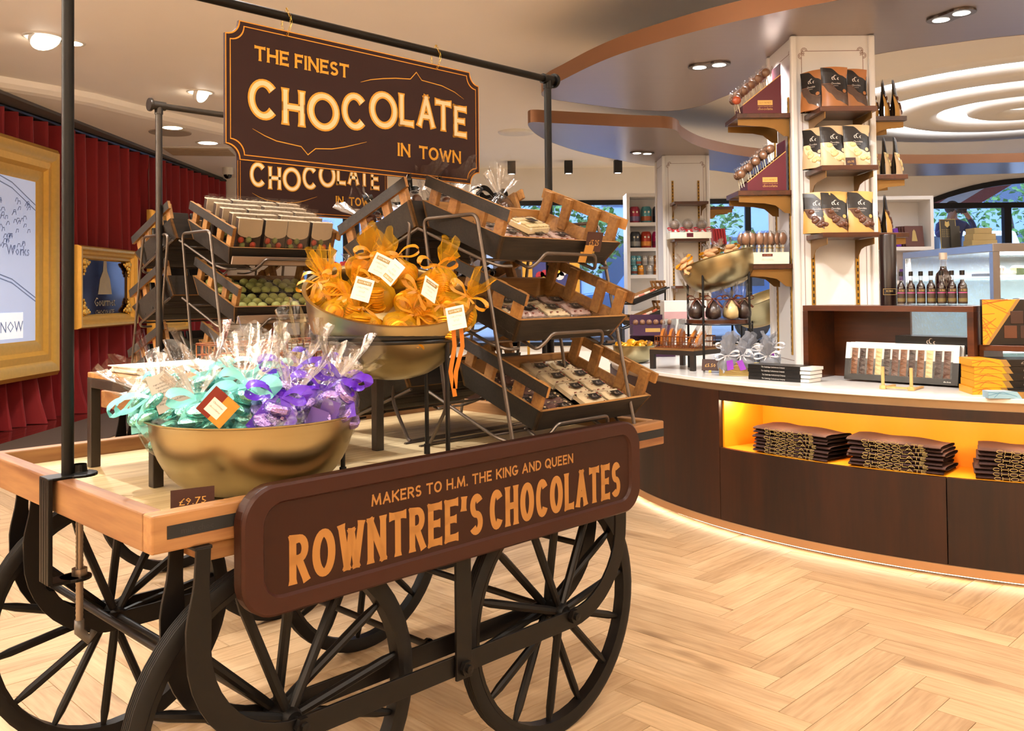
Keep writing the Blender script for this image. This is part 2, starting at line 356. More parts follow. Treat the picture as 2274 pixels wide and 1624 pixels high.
# ================================================================== the room
M_oak = wood('oak_plank', 'a38460', 'cdb08a', 5, 0, .45, .45, rand=.09, bump=.05, knots='6b4a2c')
M_base = mat('subfloor', '8a6a44', .8)
M_white = mat('white_paint', 'e9e4dc', .6, var=.03, scale=3)
M_ceil = mat('ceiling_paint', 'f6eee2', .65, var=.02, scale=2)
M_dark = mat('dark_metal', '1c1917', .42, .6, var=.2, scale=30)
M_black = mat('black_powdercoat', '0d0b0a', .4, .2, var=.2, scale=40)
M_walnut = wood('walnut', '2c1204', '5d2c0d', 4, 0, .33, .3, bump=.03, coat=.25)
M_copper = mat('copper_band', '8c6347', .42, .6, var=.06, scale=3)
M_champ = mat('champagne_soffit', 'a08f86', .3, .9, var=.05, scale=2, stretch=(1, 14, 1))
M_brass = mat('brass', 'a89c78', .3, 1, var=.07, scale=5, stretch=(1, 1, 12))
M_brassp = mat('brass_paint', 'a87c25', .4, .55, var=.08)
M_gold = mat('gilt', 'd9ab4c', .36, .5, var=.12, scale=20)
M_lamp = lamp('lamp_glow', 'fff4e4', 9)
# ---- floor: herringbone planks
floor = struct(MB().box(-6.2, 12, -4, 17.2, -.06, -.008).build('floor', M_base))
PW, PL = .1275, .765
def plank_spots():
    n = 6; ox, oy = .985, 3.395; c45 = cos(pi / 4)
    out = []
    for k in range(-160, 160):
        for j in range(-16, 16):
            # plank along p
            for kind in (0, 1):
                if kind == 0: p, q = (k + n / 2 + 2 * n * j) * PW, (k + .5) * PW
                else: p, q = (k + .5) * PW, (k - 2 * n + 1 + n / 2 + 2 * n * j) * PW
                x = (p - q) * c45 + ox; y = (p + q) * c45 + oy
                if -6 < x < 11.5 and -3.5 < y < 17: out.append((x, y, kind))
    return sorted(set((round(a, 4), round(b, 4), c) for a, b, c in out))
def seen(x, y):
    if y < 1.3: return False
    u = 1137 + F * x / y; v = 648 + F * EYE / y
    return -150 < u < 2424 and v < 1760
pm = MB().box(-PL / 2 + .0012, PL / 2 - .0012, -PW / 2 + .0012, PW / 2 - .0012, -.008, 0).build('plank', M_oak)
sp = plank_spots(); near = sorted([s for s in sp if seen(s[0], s[1])], key=lambda s: s[0] ** 2 + s[1] ** 2)[:300]; ns = set(near)
for i, (x, y, k) in enumerate(near):
    o = pm if i == 0 else pm.copy()
    if i: COL.objects.link(o)
    o.parent = floor; o.matrix_world = T(x, y, random.uniform(-.0003, .0003), (pi / 4 if k == 0 else 3 * pi / 4) + random.choice((0, pi)))
mb = MB()
for (x, y, k) in sp:
    if (x, y, k) in ns or (x < -5.05 and y > 4): continue
    mb.box(-PL / 2 + .0012, PL / 2 - .0012, -PW / 2 + .0012, PW / 2 - .0012, -.008, random.uniform(-.0006, 0), T(x, y, 0, pi / 4 if k == 0 else 3 * pi / 4))
M_oakfar = wood('oak_far', 'a88964', 'c9ab84', 5, 0, .42, .45, bump=.05)
mb.build('far_planks', M_oakfar, floor, kind='stuff')
M_mah = wood('mahogany', '2a0b05', '5e1d0c', 4, 1, .16, .3, bump=0, coat=.6)
for i in range(8):
    for j in range(5):
        MB().box(-5.95 + .115 * i, -5.838 + .115 * i, 4 + j * 2.4 + .3 * (i % 3), 6.397 + j * 2.4 + .3 * (i % 3), -.004, .004).build('dark_board', M_mah, floor)
mt = MB().box(-5.02, -4.12, 4, 16.2, 0, .012).build('floor_mat', mat('mat_pile', '4a382b', .95, var=.25, scale=90, bump=.3), bev=.004)
tag(mt, 'long dark brown floor mat running along the red curtain', 'mat')
# ---- walls and ceiling
struct(MB().box(-6.3, -6.05, -4, 17.2, 0, 3.9).build('wall_left', M_white))
struct(MB().box(11.6, 11.85, -4, 17.2, 0, 3.9).build('wall_right', M_white))
struct(MB().box(-6.3, 11.85, -4.25, -4, 0, 3.9).build('wall_front', mat('front_wall_paint', 'b59a7c', .7)))
WB = 16.6
mb = MB()
for (x0, x1, z0, z1) in [(-6.3, -3.9, 0, 3.9), (-3.9, 2.15, 3.12, 3.9), (-3.9, 2.15, 0, .45), (2.15, 3.5, 0, 3.9), (3.5, 4.9, 3.12, 3.9), (3.5, 4.9, 0, .45), (4.9, 7.45, 0, 3.9), (7.45, 11.85, 0, .45)]:
    mb.box(x0, x1, WB, WB + .25, z0, z1)
AR = [(7.45 + i * .2, 3.46 - .48 * max(0, 1 - (i * .2) / 2.4) ** 2.2) for i in range(23)]
for (xa, za), (xb, zb) in zip(AR, AR[1:]):
    mb.hexa([(xa, WB, za), (xb, WB, zb), (xb, WB + .25, zb), (xa, WB + .25, za), (xa, WB, 3.9), (xb, WB, 3.9), (xb, WB + .25, 3.9), (xa, WB + .25, 3.9)])
struct(mb.build('wall_back', M_white))
M_frame = mat('window_frame_black', '17181b', .4, .4)
M_glass = film('window_glass', (.97, .99, 1), .02, .25, .03)
def window(i, x0, x1, z0, z1, mull, rail=None):
    f = struct(MB().box(x0, x1, WB - .02, WB + .06, z1 - .09, z1).box(x0, x1, WB - .02, WB + .06, z0, z0 + .07).build(f'window_{i}', M_frame))
    for a, wd in [(x0, .07), (x1 - .07, .07)] + mull: MB().box(a, a + wd, WB - .02, WB + .06, z0, z1).build('mullion', M_frame, f)
    if rail: MB().box(x0, x1, WB - .015, WB + .05, rail, rail + .07).build('glazing_bar', M_frame, f)
    xs = [x0] + [a + wd / 2 for a, wd in mull] + [x1]
    for a, b in zip(xs, xs[1:]): MB().box(a, b, WB + .018, WB + .026, z0, z1).build('pane', M_glass, f)
    return f
window(1, -3.9, 2.15, .45, 3.12, [(-3.1, .3), (-1.75, .07), (-.22, .34), (.55, .2)])
window(2, 3.5, 4.9, .45, 3.12, [(4.3, .1)])
w3 = struct(MB().box(7.45, 11.6, WB - .03, WB + .08, 2.9, 3.0).build('window_3', M_frame))
mb = MB()
for (xa, za), (xb, zb) in zip(AR, AR[1:]):
    mb.hexa([(xa, WB - .03, za - .1), (xb, WB - .03, zb - .1), (xb, WB + .08, zb - .1), (xa, WB + .08, za - .1), (xa, WB - .03, za), (xb, WB - .03, zb), (xb, WB + .08, zb), (xa, WB + .08, za)])
mb.build('arched_head', M_frame, w3)
for a in (7.45, 9.05, 10.6): MB().box(a, a + .13, WB - .03, WB + .08, .45, 2.9).build('mullion', M_frame, w3)
for a, b in ((7.5, 9.1), (9.1, 10.66), (10.66, 11.6)): MB().box(a, b, WB + .018, WB + .026, .45, 2.9).build('pane', M_glass, w3)
mb = MB()
for (xa, za), (xb, zb) in zip(AR, AR[1:]): mb.hexa([(xa, WB + .018, 2.98), (xb, WB + .018, 2.98), (xb, WB + .026, 2.98), (xa, WB + .026, 2.98), (xa, WB + .018, za - .05), (xb, WB + .018, zb - .05), (xb, WB + .026, zb - .05), (xa, WB + .026, za - .05)])
mb.build('fanlight_pane', M_glass, w3)
CZ = 3.72
ceiling = struct(MB().box(-6.3, 11.85, -4.25, 17.2, CZ, CZ + .12).build('ceiling', M_ceil))
# lowered, round-edged strip of ceiling along the curtain
band = [(-6.2, 8.1), (-5.23, 9.23), (-4.92, 9.64), (-4.64, 10.09), (-4.38, 10.81), (-3.83, 11.99), (-3.3, 13.2), (-2.6, 14.6), (-1.6, 16.6)]
mb = MB(); m = len(band)
prof = [(0, 0), (.02, -.06), (.08, -.10), (.16, -.115)]
rows = []
for dx, dz in prof: rows.append([(x - dx * .8, y + dx * .6, CZ + dz) for x, y in band])
for ra, rb in zip(rows, rows[1:]):
    for i in range(m - 1): mb.add([ra[i], ra[i + 1], rb[i + 1], rb[i]], [(0, 1, 2, 3)])
mb.poly([p for p in rows[-1]] + [(-6.2, 16.6, CZ - .115)])
mb.build('lowered_strip', M_ceil, ceiling, smooth='auto')
# ---- copper edged ceiling clouds
def spline(P, n=5):
    out = []; k = len(P)
    for i in range(k):
        a, b, c, d = [Vector(P[(i + j - 1) % k]) for j in range(4)]
        for t in [q / n for q in range(n)]:
            out.append(.5 * ((2 * b) + (c - a) * t + (2 * a - 5 * b + 4 * c - d) * t * t + (3 * b - a - 3 * c + d) * t ** 3))
    return [(v.x, v.y) for v in out]
c1 = [(.31, 7.48), (.42, 7.21), (.63, 6.72), (.85, 6.34), (1.23, 5.87), (1.56, 5.56), (1.91, 5.29), (2.6, 4.85), (3.4, 4.55), (4.3, 4.5), (5.0, 4.9), (5.0, 5.5), (4.3, 5.85),
      (3.46, 6.05), (3.05, 6.25), (2.64, 6.53), (2.25, 7.05), (2.0, 7.52), (1.86, 7.95), (1.73, 8.32), (1.5, 8.5), (1.12, 8.41), (.77, 8.21), (.39, 7.95), (.27, 7.75)]
c2 = [(.2, 9.0), (.45, 9.06), (.76, 9.16), (1.24, 9.31), (1.62, 9.4), (1.78, 9.6), (1.9, 10.0), (2.21, 10.61), (2.58, 11.08), (3.04, 11.5), (3.8, 11.9), (5.53, 12.3), (6.97, 12.25), (9, 11.9), (9.8, 12.4), (9, 13.2), (7.66, 13.46), (6.13, 13.66),
      (4.6, 13.6), (3.4, 13.2), (2.81, 12.75), (1.98, 12.3), (1.5, 11.8), (.91, 11.04), (.55, 10.41), (.33, 9.88), (.2, 9.33)]
CLZ = 3.14
for i, c in ((1, c1), (2, c2)):
    P = spline(c); mb = MB(); n = len(P)
    mb.poly([(x, y, CLZ + .001) for x, y in P][::-1]); mb.poly([(x, y, CLZ + .12) for x, y in P])
    b = struct(mb.build(f'trim_{i}', M_champ))
    # copper edge strip in bent lengths
    segs = 6
    for s in range(segs):
        a, z = int(n * s / segs), int(n * (s + 1) / segs); e = MB()
        pts = [P[k % n] for k in range(a, z + 1)]
        e.add([(x, y, CLZ) for x, y in pts] + [(x, y, CLZ + .125) for x, y in pts], [(k, k + 1, len(pts) + k + 1, len(pts) + k) for k in range(len(pts) - 1)])
        e.build('edge_strip', M_copper, b, smooth=True)
# ---- ring cove ceiling rose
ring = struct(MB().lathe([(2.62, CZ), (2.56, CZ - .03), (2.48, CZ - .035), (2.46, CZ)], 64, T(6.35, 11.1, 0)).build('trim_4', M_white, smooth=True))
M_cove = lamp('cove_glow', 'f3f6ff', 5)
for (ra, rb, zt) in [(2.34, 1.86, .0), (1.5, .98, .01), (.66, .22, .02)]:
    MB().lathe([(ra, CZ - .05), (ra - .02, CZ - .10), (ra - .1, CZ - .125), (rb + .12, CZ - .125), (rb + .02, CZ - .09), (rb, CZ - .05)], 64, T(6.35, 11.1, 0)).build('ring_plate', M_white, ring, smooth=True)
for (ra, rb) in [(2.45, 2.18), (1.95, 1.42), (1.05, .6)]:
    MB().lathe([(ra, CZ - .012), (rb, CZ - .012)], 64, T(6.35, 11.1, 0)).build('cove_light', M_cove, ring)
MB().lathe([(.2, CZ - .02), (.001, CZ - .02)], 24, T(6.35, 11.1, 0)).build('rose_centre', M_black, ring)
# ---- ceiling fittings
M_trim = mat('fitting_white', 'e2dccf', .5)
def downlight(px, py, z, r, label, tilt=0, az=0):
    p = PZ(px, py, z); t = thing('ceiling_downlight', label, 'ceiling light', T(p.x, p.y, z), 'recessed ceiling lights')
    MB().lathe([(r * 1.35, 0), (r * 1.3, -.008), (r * 1.02, -.008), (r, .0)], 24).build('bezel', M_trim, t, smooth=True)
    mb = MB(); M = Matrix.Rotation(az, 4, 'Z') @ Matrix.Rotation(tilt, 4, 'Y')
    mb.lathe([(r * .95, -.01), (r * .95, -.035), (.0005, -.035)] if tilt else [(r * .95, -.009), (.0005, -.009)], 20, M).build('lamp', M_lamp, t)
    if tilt: MB().lathe([(r, .01), (r, -.04), (r * .96, -.04)], 20, M).build('swivel_can', M_trim, t, smooth=True)
    return t
downlight(98, 82, CZ, .13, 'large tilted white downlight behind the near pole, top left', .6, 2.6)
downlight(160, 95, CZ, .085, 'small round downlight just right of the near pole')
downlight(445, 205, CZ, .11, 'swivelled white downlight throwing its beam along the ceiling', 1.1, 2.9)
downlight(383, 283, CZ - .115, .12, 'lit round downlight beside the grey speaker grille')
downlight(462, 317, CZ - .115, .13, 'lit round downlight next to the square air vent')
p = PZ(378, 294, CZ - .115)
tag(MB().lathe([(.27, 0), (.265, -.012), (.0005, -.012)], 32, T(p.x, p.y, CZ - .115)).build('speaker_grille', mat('grille_grey', 'a39685', .7, var=.2, scale=200)), 'round grey loudspeaker grille set in the ceiling', 'speaker')
p = PZ(445, 336, CZ - .115); t = thing('air_vent', 'square ceiling air vent with a beige louvre', 'vent', T(p.x, p.y, CZ - .115, .15))
MB().box(-.55, .55, -.42, .42, -.012, 0).build('vent_frame', M_trim, t)
for i in range(12): MB().box(-.46, .46, -.35 + i * .058, -.325 + i * .058, -.022, -.012).build('louvre', mat('louvre_beige', 'b09a7e', .6), t)
p = PZ(1146, 293, CZ)
tag(MB().lathe([(.26, 0), (.25, -.02), (.16, -.035), (.0005, -.035)], 32, T(p.x, p.y, CZ)).build('ceiling_disc', M_trim, smooth=True), 'plain round white ceiling speaker beyond the pole', 'speaker')
p = PZ(518, 378, CZ - .115); t = thing('security_camera', 'white dome security camera at the end of the curtain', 'camera', T(p.x, p.y - .3, CZ - .115))
MB().lathe([(.09, 0), (.09, -.1), (.07, -.12)], 20).build('housing', M_trim, t, smooth='auto'); MB().ball((0, 0, -.12), .07, 14, 8).build('dome', mat('smoked_dome', '101010', .1), t, smooth=True)
for i, (px, lb) in enumerate([(1136, 'first'), (1252, 'second'), (1352, 'third')]):
    p = PZ(px, 381, CZ); t = thing('spotlight', f'black cube spotlight over the back windows, {lb} from the left', 'spotlight', T(p.x, 15.7, CZ), 'black spotlights on the back ceiling')
    MB().box(-.07, .07, -.07, .07, -.22, 0).build('housing', M_black, t, bev=.006); MB().lathe([(.05, -.222), (.0005, -.222)], 16).build('lamp', M_lamp, t)
def twin(px, py, label, rz):
    p = PZ(px, py, CLZ); t = thing('twin_downlight', label, 'ceiling light', T(p.x, p.y, CLZ, rz), 'twin lights in the copper clouds')
    MB().prism(arc(-.075, 0, .085, .085, 60, 300, 12) + arc(.075, 0, .085, .085, -120, 120, 12), -.012, .0).build('bezel', mat('satin_nickel', '6d645c', .3, .9), t)
    for s in (-.075, .075): MB().lathe([(.05, -.0135), (.0005, -.0135)], 18, T(s, 0, 0)).build('lamp', M_lamp, t)
twin(1575, 144, 'twin oval downlight in the big copper cloud left of the pillar', -.5)
twin(2112, 33, 'twin oval downlight in the copper cloud at top right', -1.15)
twin(1426, 339, 'twin oval downlight in the smaller lower copper cloud', .4)
# ---- red curtain
def wallx(y): return -5.58 + (y - 9.9) * .047
M_velvet = mat('red_velvet', '8a0610', .7, var=.2, scale=6, stretch=(1, 1, .15), sheen=.6)
folds = 46; y0, y1 = 3.6, 16.9
rng = random.Random(3); ph = [rng.uniform(-.35, .35) for _ in range(folds + 2)]; am = [rng.uniform(.75, 1.25) for _ in range(folds + 2)]
def curt(u, v):
    k = u * folds; i = int(k); f = k - i
    p_ = ph[i] * (1 - f) + ph[i + 1] * f; a_ = am[i] * (1 - f) + am[i + 1] * f
    s = sin(2 * pi * k + p_ * (1.2 - v)); s = abs(s) ** .85 * (1 if s > 0 else -1)
    bot = max(0, 1 - v * 9)
    d = .15 * a_ * s * (1 - .3 * v) + bot * .10 * (sin(2 * pi * k * .5 + i) * .5 + .7) + .04 * sin(k * 1.7) * (1 - v)
    y = y0 + (y1 - y0) * u + .03 * sin(k * 2.1 + 3 * v) * (1 - v) + .04 * cos(2 * pi * k) * a_
    return (wallx(y) + d, y, .012 + v * 3.5)
cur = MB().grid(curt, folds * 10, 14).build('curtain', M_velvet, smooth=True)
cb = thing('red_curtain', 'floor length red velvet curtain in deep folds', 'curtain', I4); cur.parent = cb; cur.name = 'drape'
mb = MB()
mb.tube([(wallx(y) , y, 3.55) for y in (y0, 10, y1)], .03, 8); mb.build('curtain_track', M_black, cb)
MB().box(-6.04, -5.3, y0, 16.6, 3.57, 3.606).build('track_board', mat('track_grey', '5a544e', .6), cb)
# ---- gilt frames on the curtain
def gilt_frame(name, label, cat, y0, y1, z0, z1, w, d=.12, extra=None):
    x = max(wallx(y0), wallx(y1)) + .16
    t = thing(name, label, cat, T(x, y0, z0)); L, H = y1 - y0, z1 - z0
    prof = [(0, 0), (0, d * .6), (.12 * w, d), (.3 * w, d), (.42 * w, d * .7), (.6 * w, d * .78), (.7 * w, d * .45), (.88 * w, d * .5), (w, d * .28), (w, .0)]
    C = [(0, 0, 1, 1), (L, 0, -1, 1), (L, H, -1, -1), (0, H, 1, -1)]
    for i in range(4):
        a, b = C[i], C[(i + 1) % 4]; m = MB(); k = len(prof)
        m.add([(h, a[0] + a[2] * q, a[1] + a[3] * q) for q, h in prof] + [(h, b[0] + b[2] * q, b[1] + b[3] * q) for q, h in prof],
              [(j, j + 1, k + j + 1, k + j) for j in range(k - 1)])
        m.build('moulding', M_gold, t, smooth='auto')
    return t, L, H
t, L, H = gilt_frame('framed_screen', 'tall gilt framed screen with a pale blue picture at the left edge', 'screen', 8.1, 10.58, .54, 3.16, .42)
M_scr = mat('screen_picture', 'b9c6e6', .25, emit=.3, var=.06, scale=1.2)
MB().box(.02, .03, .38, L - .38, .38, H - .38).build('screen', M_scr, t)
M_ink = mat('screen_ink', '6f7fa6', .4, emit=.12); mb = MB(); S = face(.0325, 0, 0, (0, 1, 0), (0, 0, 1)); S.translation = (.0325, L - 1.5, 0)
rq = random.Random(5)
for _ in range(60):
    cx_, cz_ = rq.uniform(.12, .95), rq.uniform(1.35, 1.95)
    mb.ribbon([(cx_ + .05 * cos(q) * rq.uniform(.4, 1), cz_ + .04 * sin(q * 1.3), 0) for q in (0, .8, 1.7, 2.6)], .011, (0, 0, 1), S)
for zz in (1.22, 1.18, 2.2, 2.26): mb.ribbon([(0.0, zz, 0), (.6, zz - .12, 0), (1.5, zz - .5, 0)], .012, (0, 0, 1), S)
text(mb, 'Works', .72, 1.36, .16, S)
mb.build('picture_lines', M_ink, t)
MB().poly([S @ Vector(q) for q in ((.35, .46, .001), (.82, .46, .001), (.82, .74, .001), (.35, .74, .001))]).build('picture_caption', mat('caption_white', 'e8ecf6', .4, emit=.4), t)
mb = MB(); text(mb, 'NOW', .60, .53, .17, S, .002); mb.build('caption_print', M_ink, t)
t, L, H = gilt_frame('framed_mirror', 'small gilt framed mirror with ornate corners and etched lettering', 'mirror', 10.85, 12.54, 1.05, 2.07, .17)
MB().box(.02, .03, .12, L - .12, .12, H - .12).build('mirror_glass', mat('mirror_dark', '34222a', .1, .8, var=.02), t)
for cy_ in (.2, L - .2):
    for cz_ in (.2, H - .2):
        m = MB(); sy = 1 if cy_ < L / 2 else -1; sz = 1 if cz_ < H / 2 else -1
        for (a, b, r) in [(0, 0, .05), (.07, 0, .035), (0, .07, .035), (.11, .02, .026), (.02, .11, .026), (.15, 0, .02), (0, .15, .02), (.05, .05, .03)]:
            m.ball((.06, cy_ + sy * a, cz_ + sz * b), r, 8, 6, (.8, 1, 1))
        m.build('corner_ornament', mat('bright_gilt', 'e0b557', .2, .9), t, smooth=True)
mb = MB(); S = face(.033, 0, 0, (0, 1, 0), (0, 0, 1)); S.translation = (.033, .12, 0)
M_etch = mat('etched_print', 'a58f5e', .5, .3)
mb.poly([S @ Vector(q) for q in ((.52, .42, 0), (.92, .42, 0), (.86, .62, 0), (.78, .72, 0), (.76, .86, 0), (.68, .86, 0), (.66, .72, 0), (.58, .62, 0))])
text(mb, 'Gourmet', .72, .27, .16, S); text(mb, 'CHOCOLATE', .72, .16, .09, S); mb.build('etched_print', M_etch, t)
t, L, H = gilt_frame('gilt_picture', 'gilt framed panel half hidden behind the dark crates', 'picture frame', 12.9, 14.3, .9, 2.68, .2)
MB().box(.02, .03, .15, L - .15, .15, H - .15).build('panel', mat('panel_dark', '4a2d2a', .3), t)
# ================================================================== beyond the windows
struct(MB().box(-30, 40, 16.86, 60, .3, .42).build('ground', mat('pavement', '7d7f86', .8, scale=2)))
M_leaf = mat('leaf', '4f7a2e', .6, var=.5, scale=3, rand=.15); M_bark = mat('bark', '3b2e22', .9, var=.3)
def tree(x, y, z, r, label, seed, n=700):
    t = thing('street_tree', label, 'tree', T(x, y, .42), 'trees in the street'); q = random.Random(seed)
    MB().tube([(0, 0, 0), (.1, 0, z * .5), (0, .1, z - .42)], [.16, .11, .05], 8).build('trunk', M_bark, t, smooth=True)
    m = MB()
    for _ in range(n):
        d = Vector((q.gauss(0, 1), q.gauss(0, .7), q.gauss(0, .8))); d = d.normalized() * r * q.random() ** .4
        m.add([(-.11, 0, 0), (0, -.07, .02), (.11, 0, 0), (0, .07, .02)], [(0, 1, 2, 3)], T(d.x, d.y, z - .42 + d.z * .8, q.uniform(0, 6), q.uniform(-1, 1), q.uniform(-1, 1)))
    m.build('foliage', M_leaf, t, kind='stuff')
tree(1.2, 23.5, 2.9, 1.7, 'leafy green tree outside the window left of the white bookcase', 1, 900)
tree(4.6, 23.5, 2.6, 1.7, 'bright green tree outside the window behind the red books', 2, 900)
tree(13.3, 24, 3.4, 2.0, 'dark green tree seen through the arched window', 3)
M_van = mat('van_white', 'dfe6ee', .3); M_blue = mat('car_blue', '3b6ea8', .25, .2); M_tyre = mat('rubber', '121212', .7); M_cglass = mat('car_glass', '22303f', .08)
def car(x, y, L, H, m, label, name='parked_car'):
    t = thing(name, label, 'car', T(x, y, .42)); W = 1.9
    mb = MB(); pr = [(0, .35), (.05, .95), (L * .2, 1.05), (L * .32, H), (L * .9, H), (L * .99, 1.0), (L, .35)]
    mb.prism(pr, 0, W, Matrix.Rotation(pi / 2, 4, 'X') @ T(0, 0, -W)); mb.build('body', m, t, bev=.06)
    for a, b in ((.36, .58), (.61, .86)): MB().box(L * a, L * b, -.01, .02, 1.1, H - .12).build('side_window', M_cglass, t)
    for a in (.2, .8): MB().lathe([(.33, 0), (.36, .06), (.36, .2), (.33, .24), (.1, .26)], 20, T(L * a, .1, .36, 0, pi / 2)).build('wheel', M_tyre, t, smooth='auto')
car(-3.2, 19.0, 4.6, 2.0, M_van, 'white van parked outside the far left window')
car(1.4, 18.6, 4.4, 1.75, M_blue, 'blue car parked outside the window by the white bookcase')
car(6.8, 21.2, 5.6, 2.35, M_van, 'white van behind the person outside the arched window')
b = thing('street_building', 'grey blue shop building across the street', 'building', T(-12, 34, .42))
MB().box(0, 40, 0, 3, 0, 9).build('wall', mat('facade', '8fa3c4', .8, scale=.6), b)
for i in range(16):
    for z in (.6, 4.2): MB().box(1 + i * 2.4, 2.6 + i * 2.4, -.06, .02, z, z + 2.4).build('window', mat('shop_window', '31435c', .1), b)
aw = thing('striped_awning', 'red and white striped awning outside the arched window', 'awning', T(7.2, 16.95, 0))
for i in range(6):
    MB().add([(i * .42, 0, 3.55), (i * .42 + .42, 0, 3.55), (i * .42 - .1, 1.1, 3.02), (i * .42 - .52, 1.1, 3.02)], [(0, 1, 2, 3)]).build('stripe', mat('awning_red', '8e3226', .8) if i % 2 else mat('awning_white', 'd6d2cc', .8), aw, solid=.006)
# raised pavement with a person photographing
struct(MB().box(7, 13, 16.95, 20, .42, .92).build('trim_5', mat('kerb_stone', '8d8d92', .8)))
def person():
    t = thing('person', 'person in a dark blue sweatshirt and jeans photographing outside the arched window', 'person', T(8.55, 17.55, .92, 0, s=1.22))
    me = bpy.data.meshes.new('body'); V = {}; order = []; E = []
    def P(n, x, y, z, r, frm=None):
        V[n] = len(order); order.append(((x, y, z), r))
        if frm: E.append((V[frm], V[n]))
    P('pel', 0, 0, .95, .15); P('waist', 0, -.01, 1.1, .135, 'pel'); P('chest', 0, -.02, 1.3, .16, 'waist'); P('sh', 0, -.02, 1.43, .12, 'chest'); P('neck', 0, -.03, 1.52, .055, 'sh'); P('head', 0, -.06, 1.66, .095, 'neck'); P('crown', 0, -.05, 1.74, .07, 'head')
    for s, n in ((-1, 'l'), (1, 'r')):
        P('s' + n, s * .19, -.02, 1.42, .075, 'sh'); P('e' + n, s * .30, -.16, 1.24, .055, 's' + n); P('f' + n, s * .2, -.28, 1.42, .043, 'e' + n); P('w' + n, s * .09, -.3, 1.58, .035, 'f' + n); P('h' + n, s * .06, -.27, 1.63, .042, 'w' + n)
        P('hip' + n, s * .1, 0, .88, .11, 'pel'); P('k' + n, s * .12, -.02, .5, .075, 'hip' + n); P('a' + n, s * .13, .02, .1, .05, 'k' + n); P('t' + n, s * .14, -.14, .045, .045, 'a' + n)
    me.from_pydata([p for p, r in order], E, []); o = bpy.data.objects.new('body', me); COL.objects.link(o)
    sk = o.modifiers.new('skin', 'SKIN'); lay = me.skin_vertices or None
    if not me.skin_vertices: me.attributes
    for i, (p, r) in enumerate(order): me.skin_vertices[0].data[i].radius = (r, r)
    me.skin_vertices[0].data[0].use_root = True
    sk.use_smooth_shade = True; d = o.modifiers.new('sub', 'SUBSURF'); d.levels = 1; d.render_levels = 1
    bpy.context.view_layer.update(); ev = o.evaluated_get(bpy.context.evaluated_depsgraph_get()); m2 = bpy.data.meshes.new_from_object(ev)
    bpy.data.objects.remove(o); b = bpy.data.objects.new('body', m2); COL.objects.link(b); b.parent = t
    skin, blue, jean = mat('skin_tone', 'c98f74', .5), mat('sweatshirt_blue', '1d2c6b', .8, var=.2), mat('jeans_blue', '26344f', .8)
    m2.materials.clear()
    for x in (skin, blue, jean): m2.materials.append(x)
    for f in m2.polygons:
        c = f.center; f.material_index = 0 if (c.z > 1.5 or (c.y < -.24 and c.z > 1.5)) else (1 if c.z > .98 else 2); f.use_smooth = True
    MB().ball((0, -.035, 1.70), .112, 14, 8, (1, 1.05, 1)).build('hair', mat('hair_brown', '33241a', .7), t, smooth=True)
    for s in (-1, 1):
        for k in range(4): MB().tube([(s * .07, -.27, 1.60 + k * .02), (s * .055, -.315, 1.61 + k * .021), (s * .02, -.325, 1.615 + k * .021)], .009, 6).build('finger', skin, t, smooth=True)
        MB().tube([(s * .06, -.26, 1.59), (s * .03, -.24, 1.585)], .01, 6).build('thumb', skin, t, smooth=True)
    MB().ribbon([(-.05, -.185, 1.3, ), (0, -.19, 1.31), (.05, -.185, 1.3)], .02, (0, -1, 0)).build('shirt_print', M_white, t)
    c = thing('camera', 'black camera held up to the face of the person outside', 'camera', T(8.55, 17.50, .92, 0, s=1.22))
    MB().box(-.075, .075, -.31, -.24, 1.59, 1.69).build('camera_body', M_black, c, bev=.008); MB().lathe([(.04, 0), (.04, .08), (.032, .085)], 16, T(0, -.31, 1.64, 0, pi / 2)).build('lens', M_black, c, smooth='auto')
person()
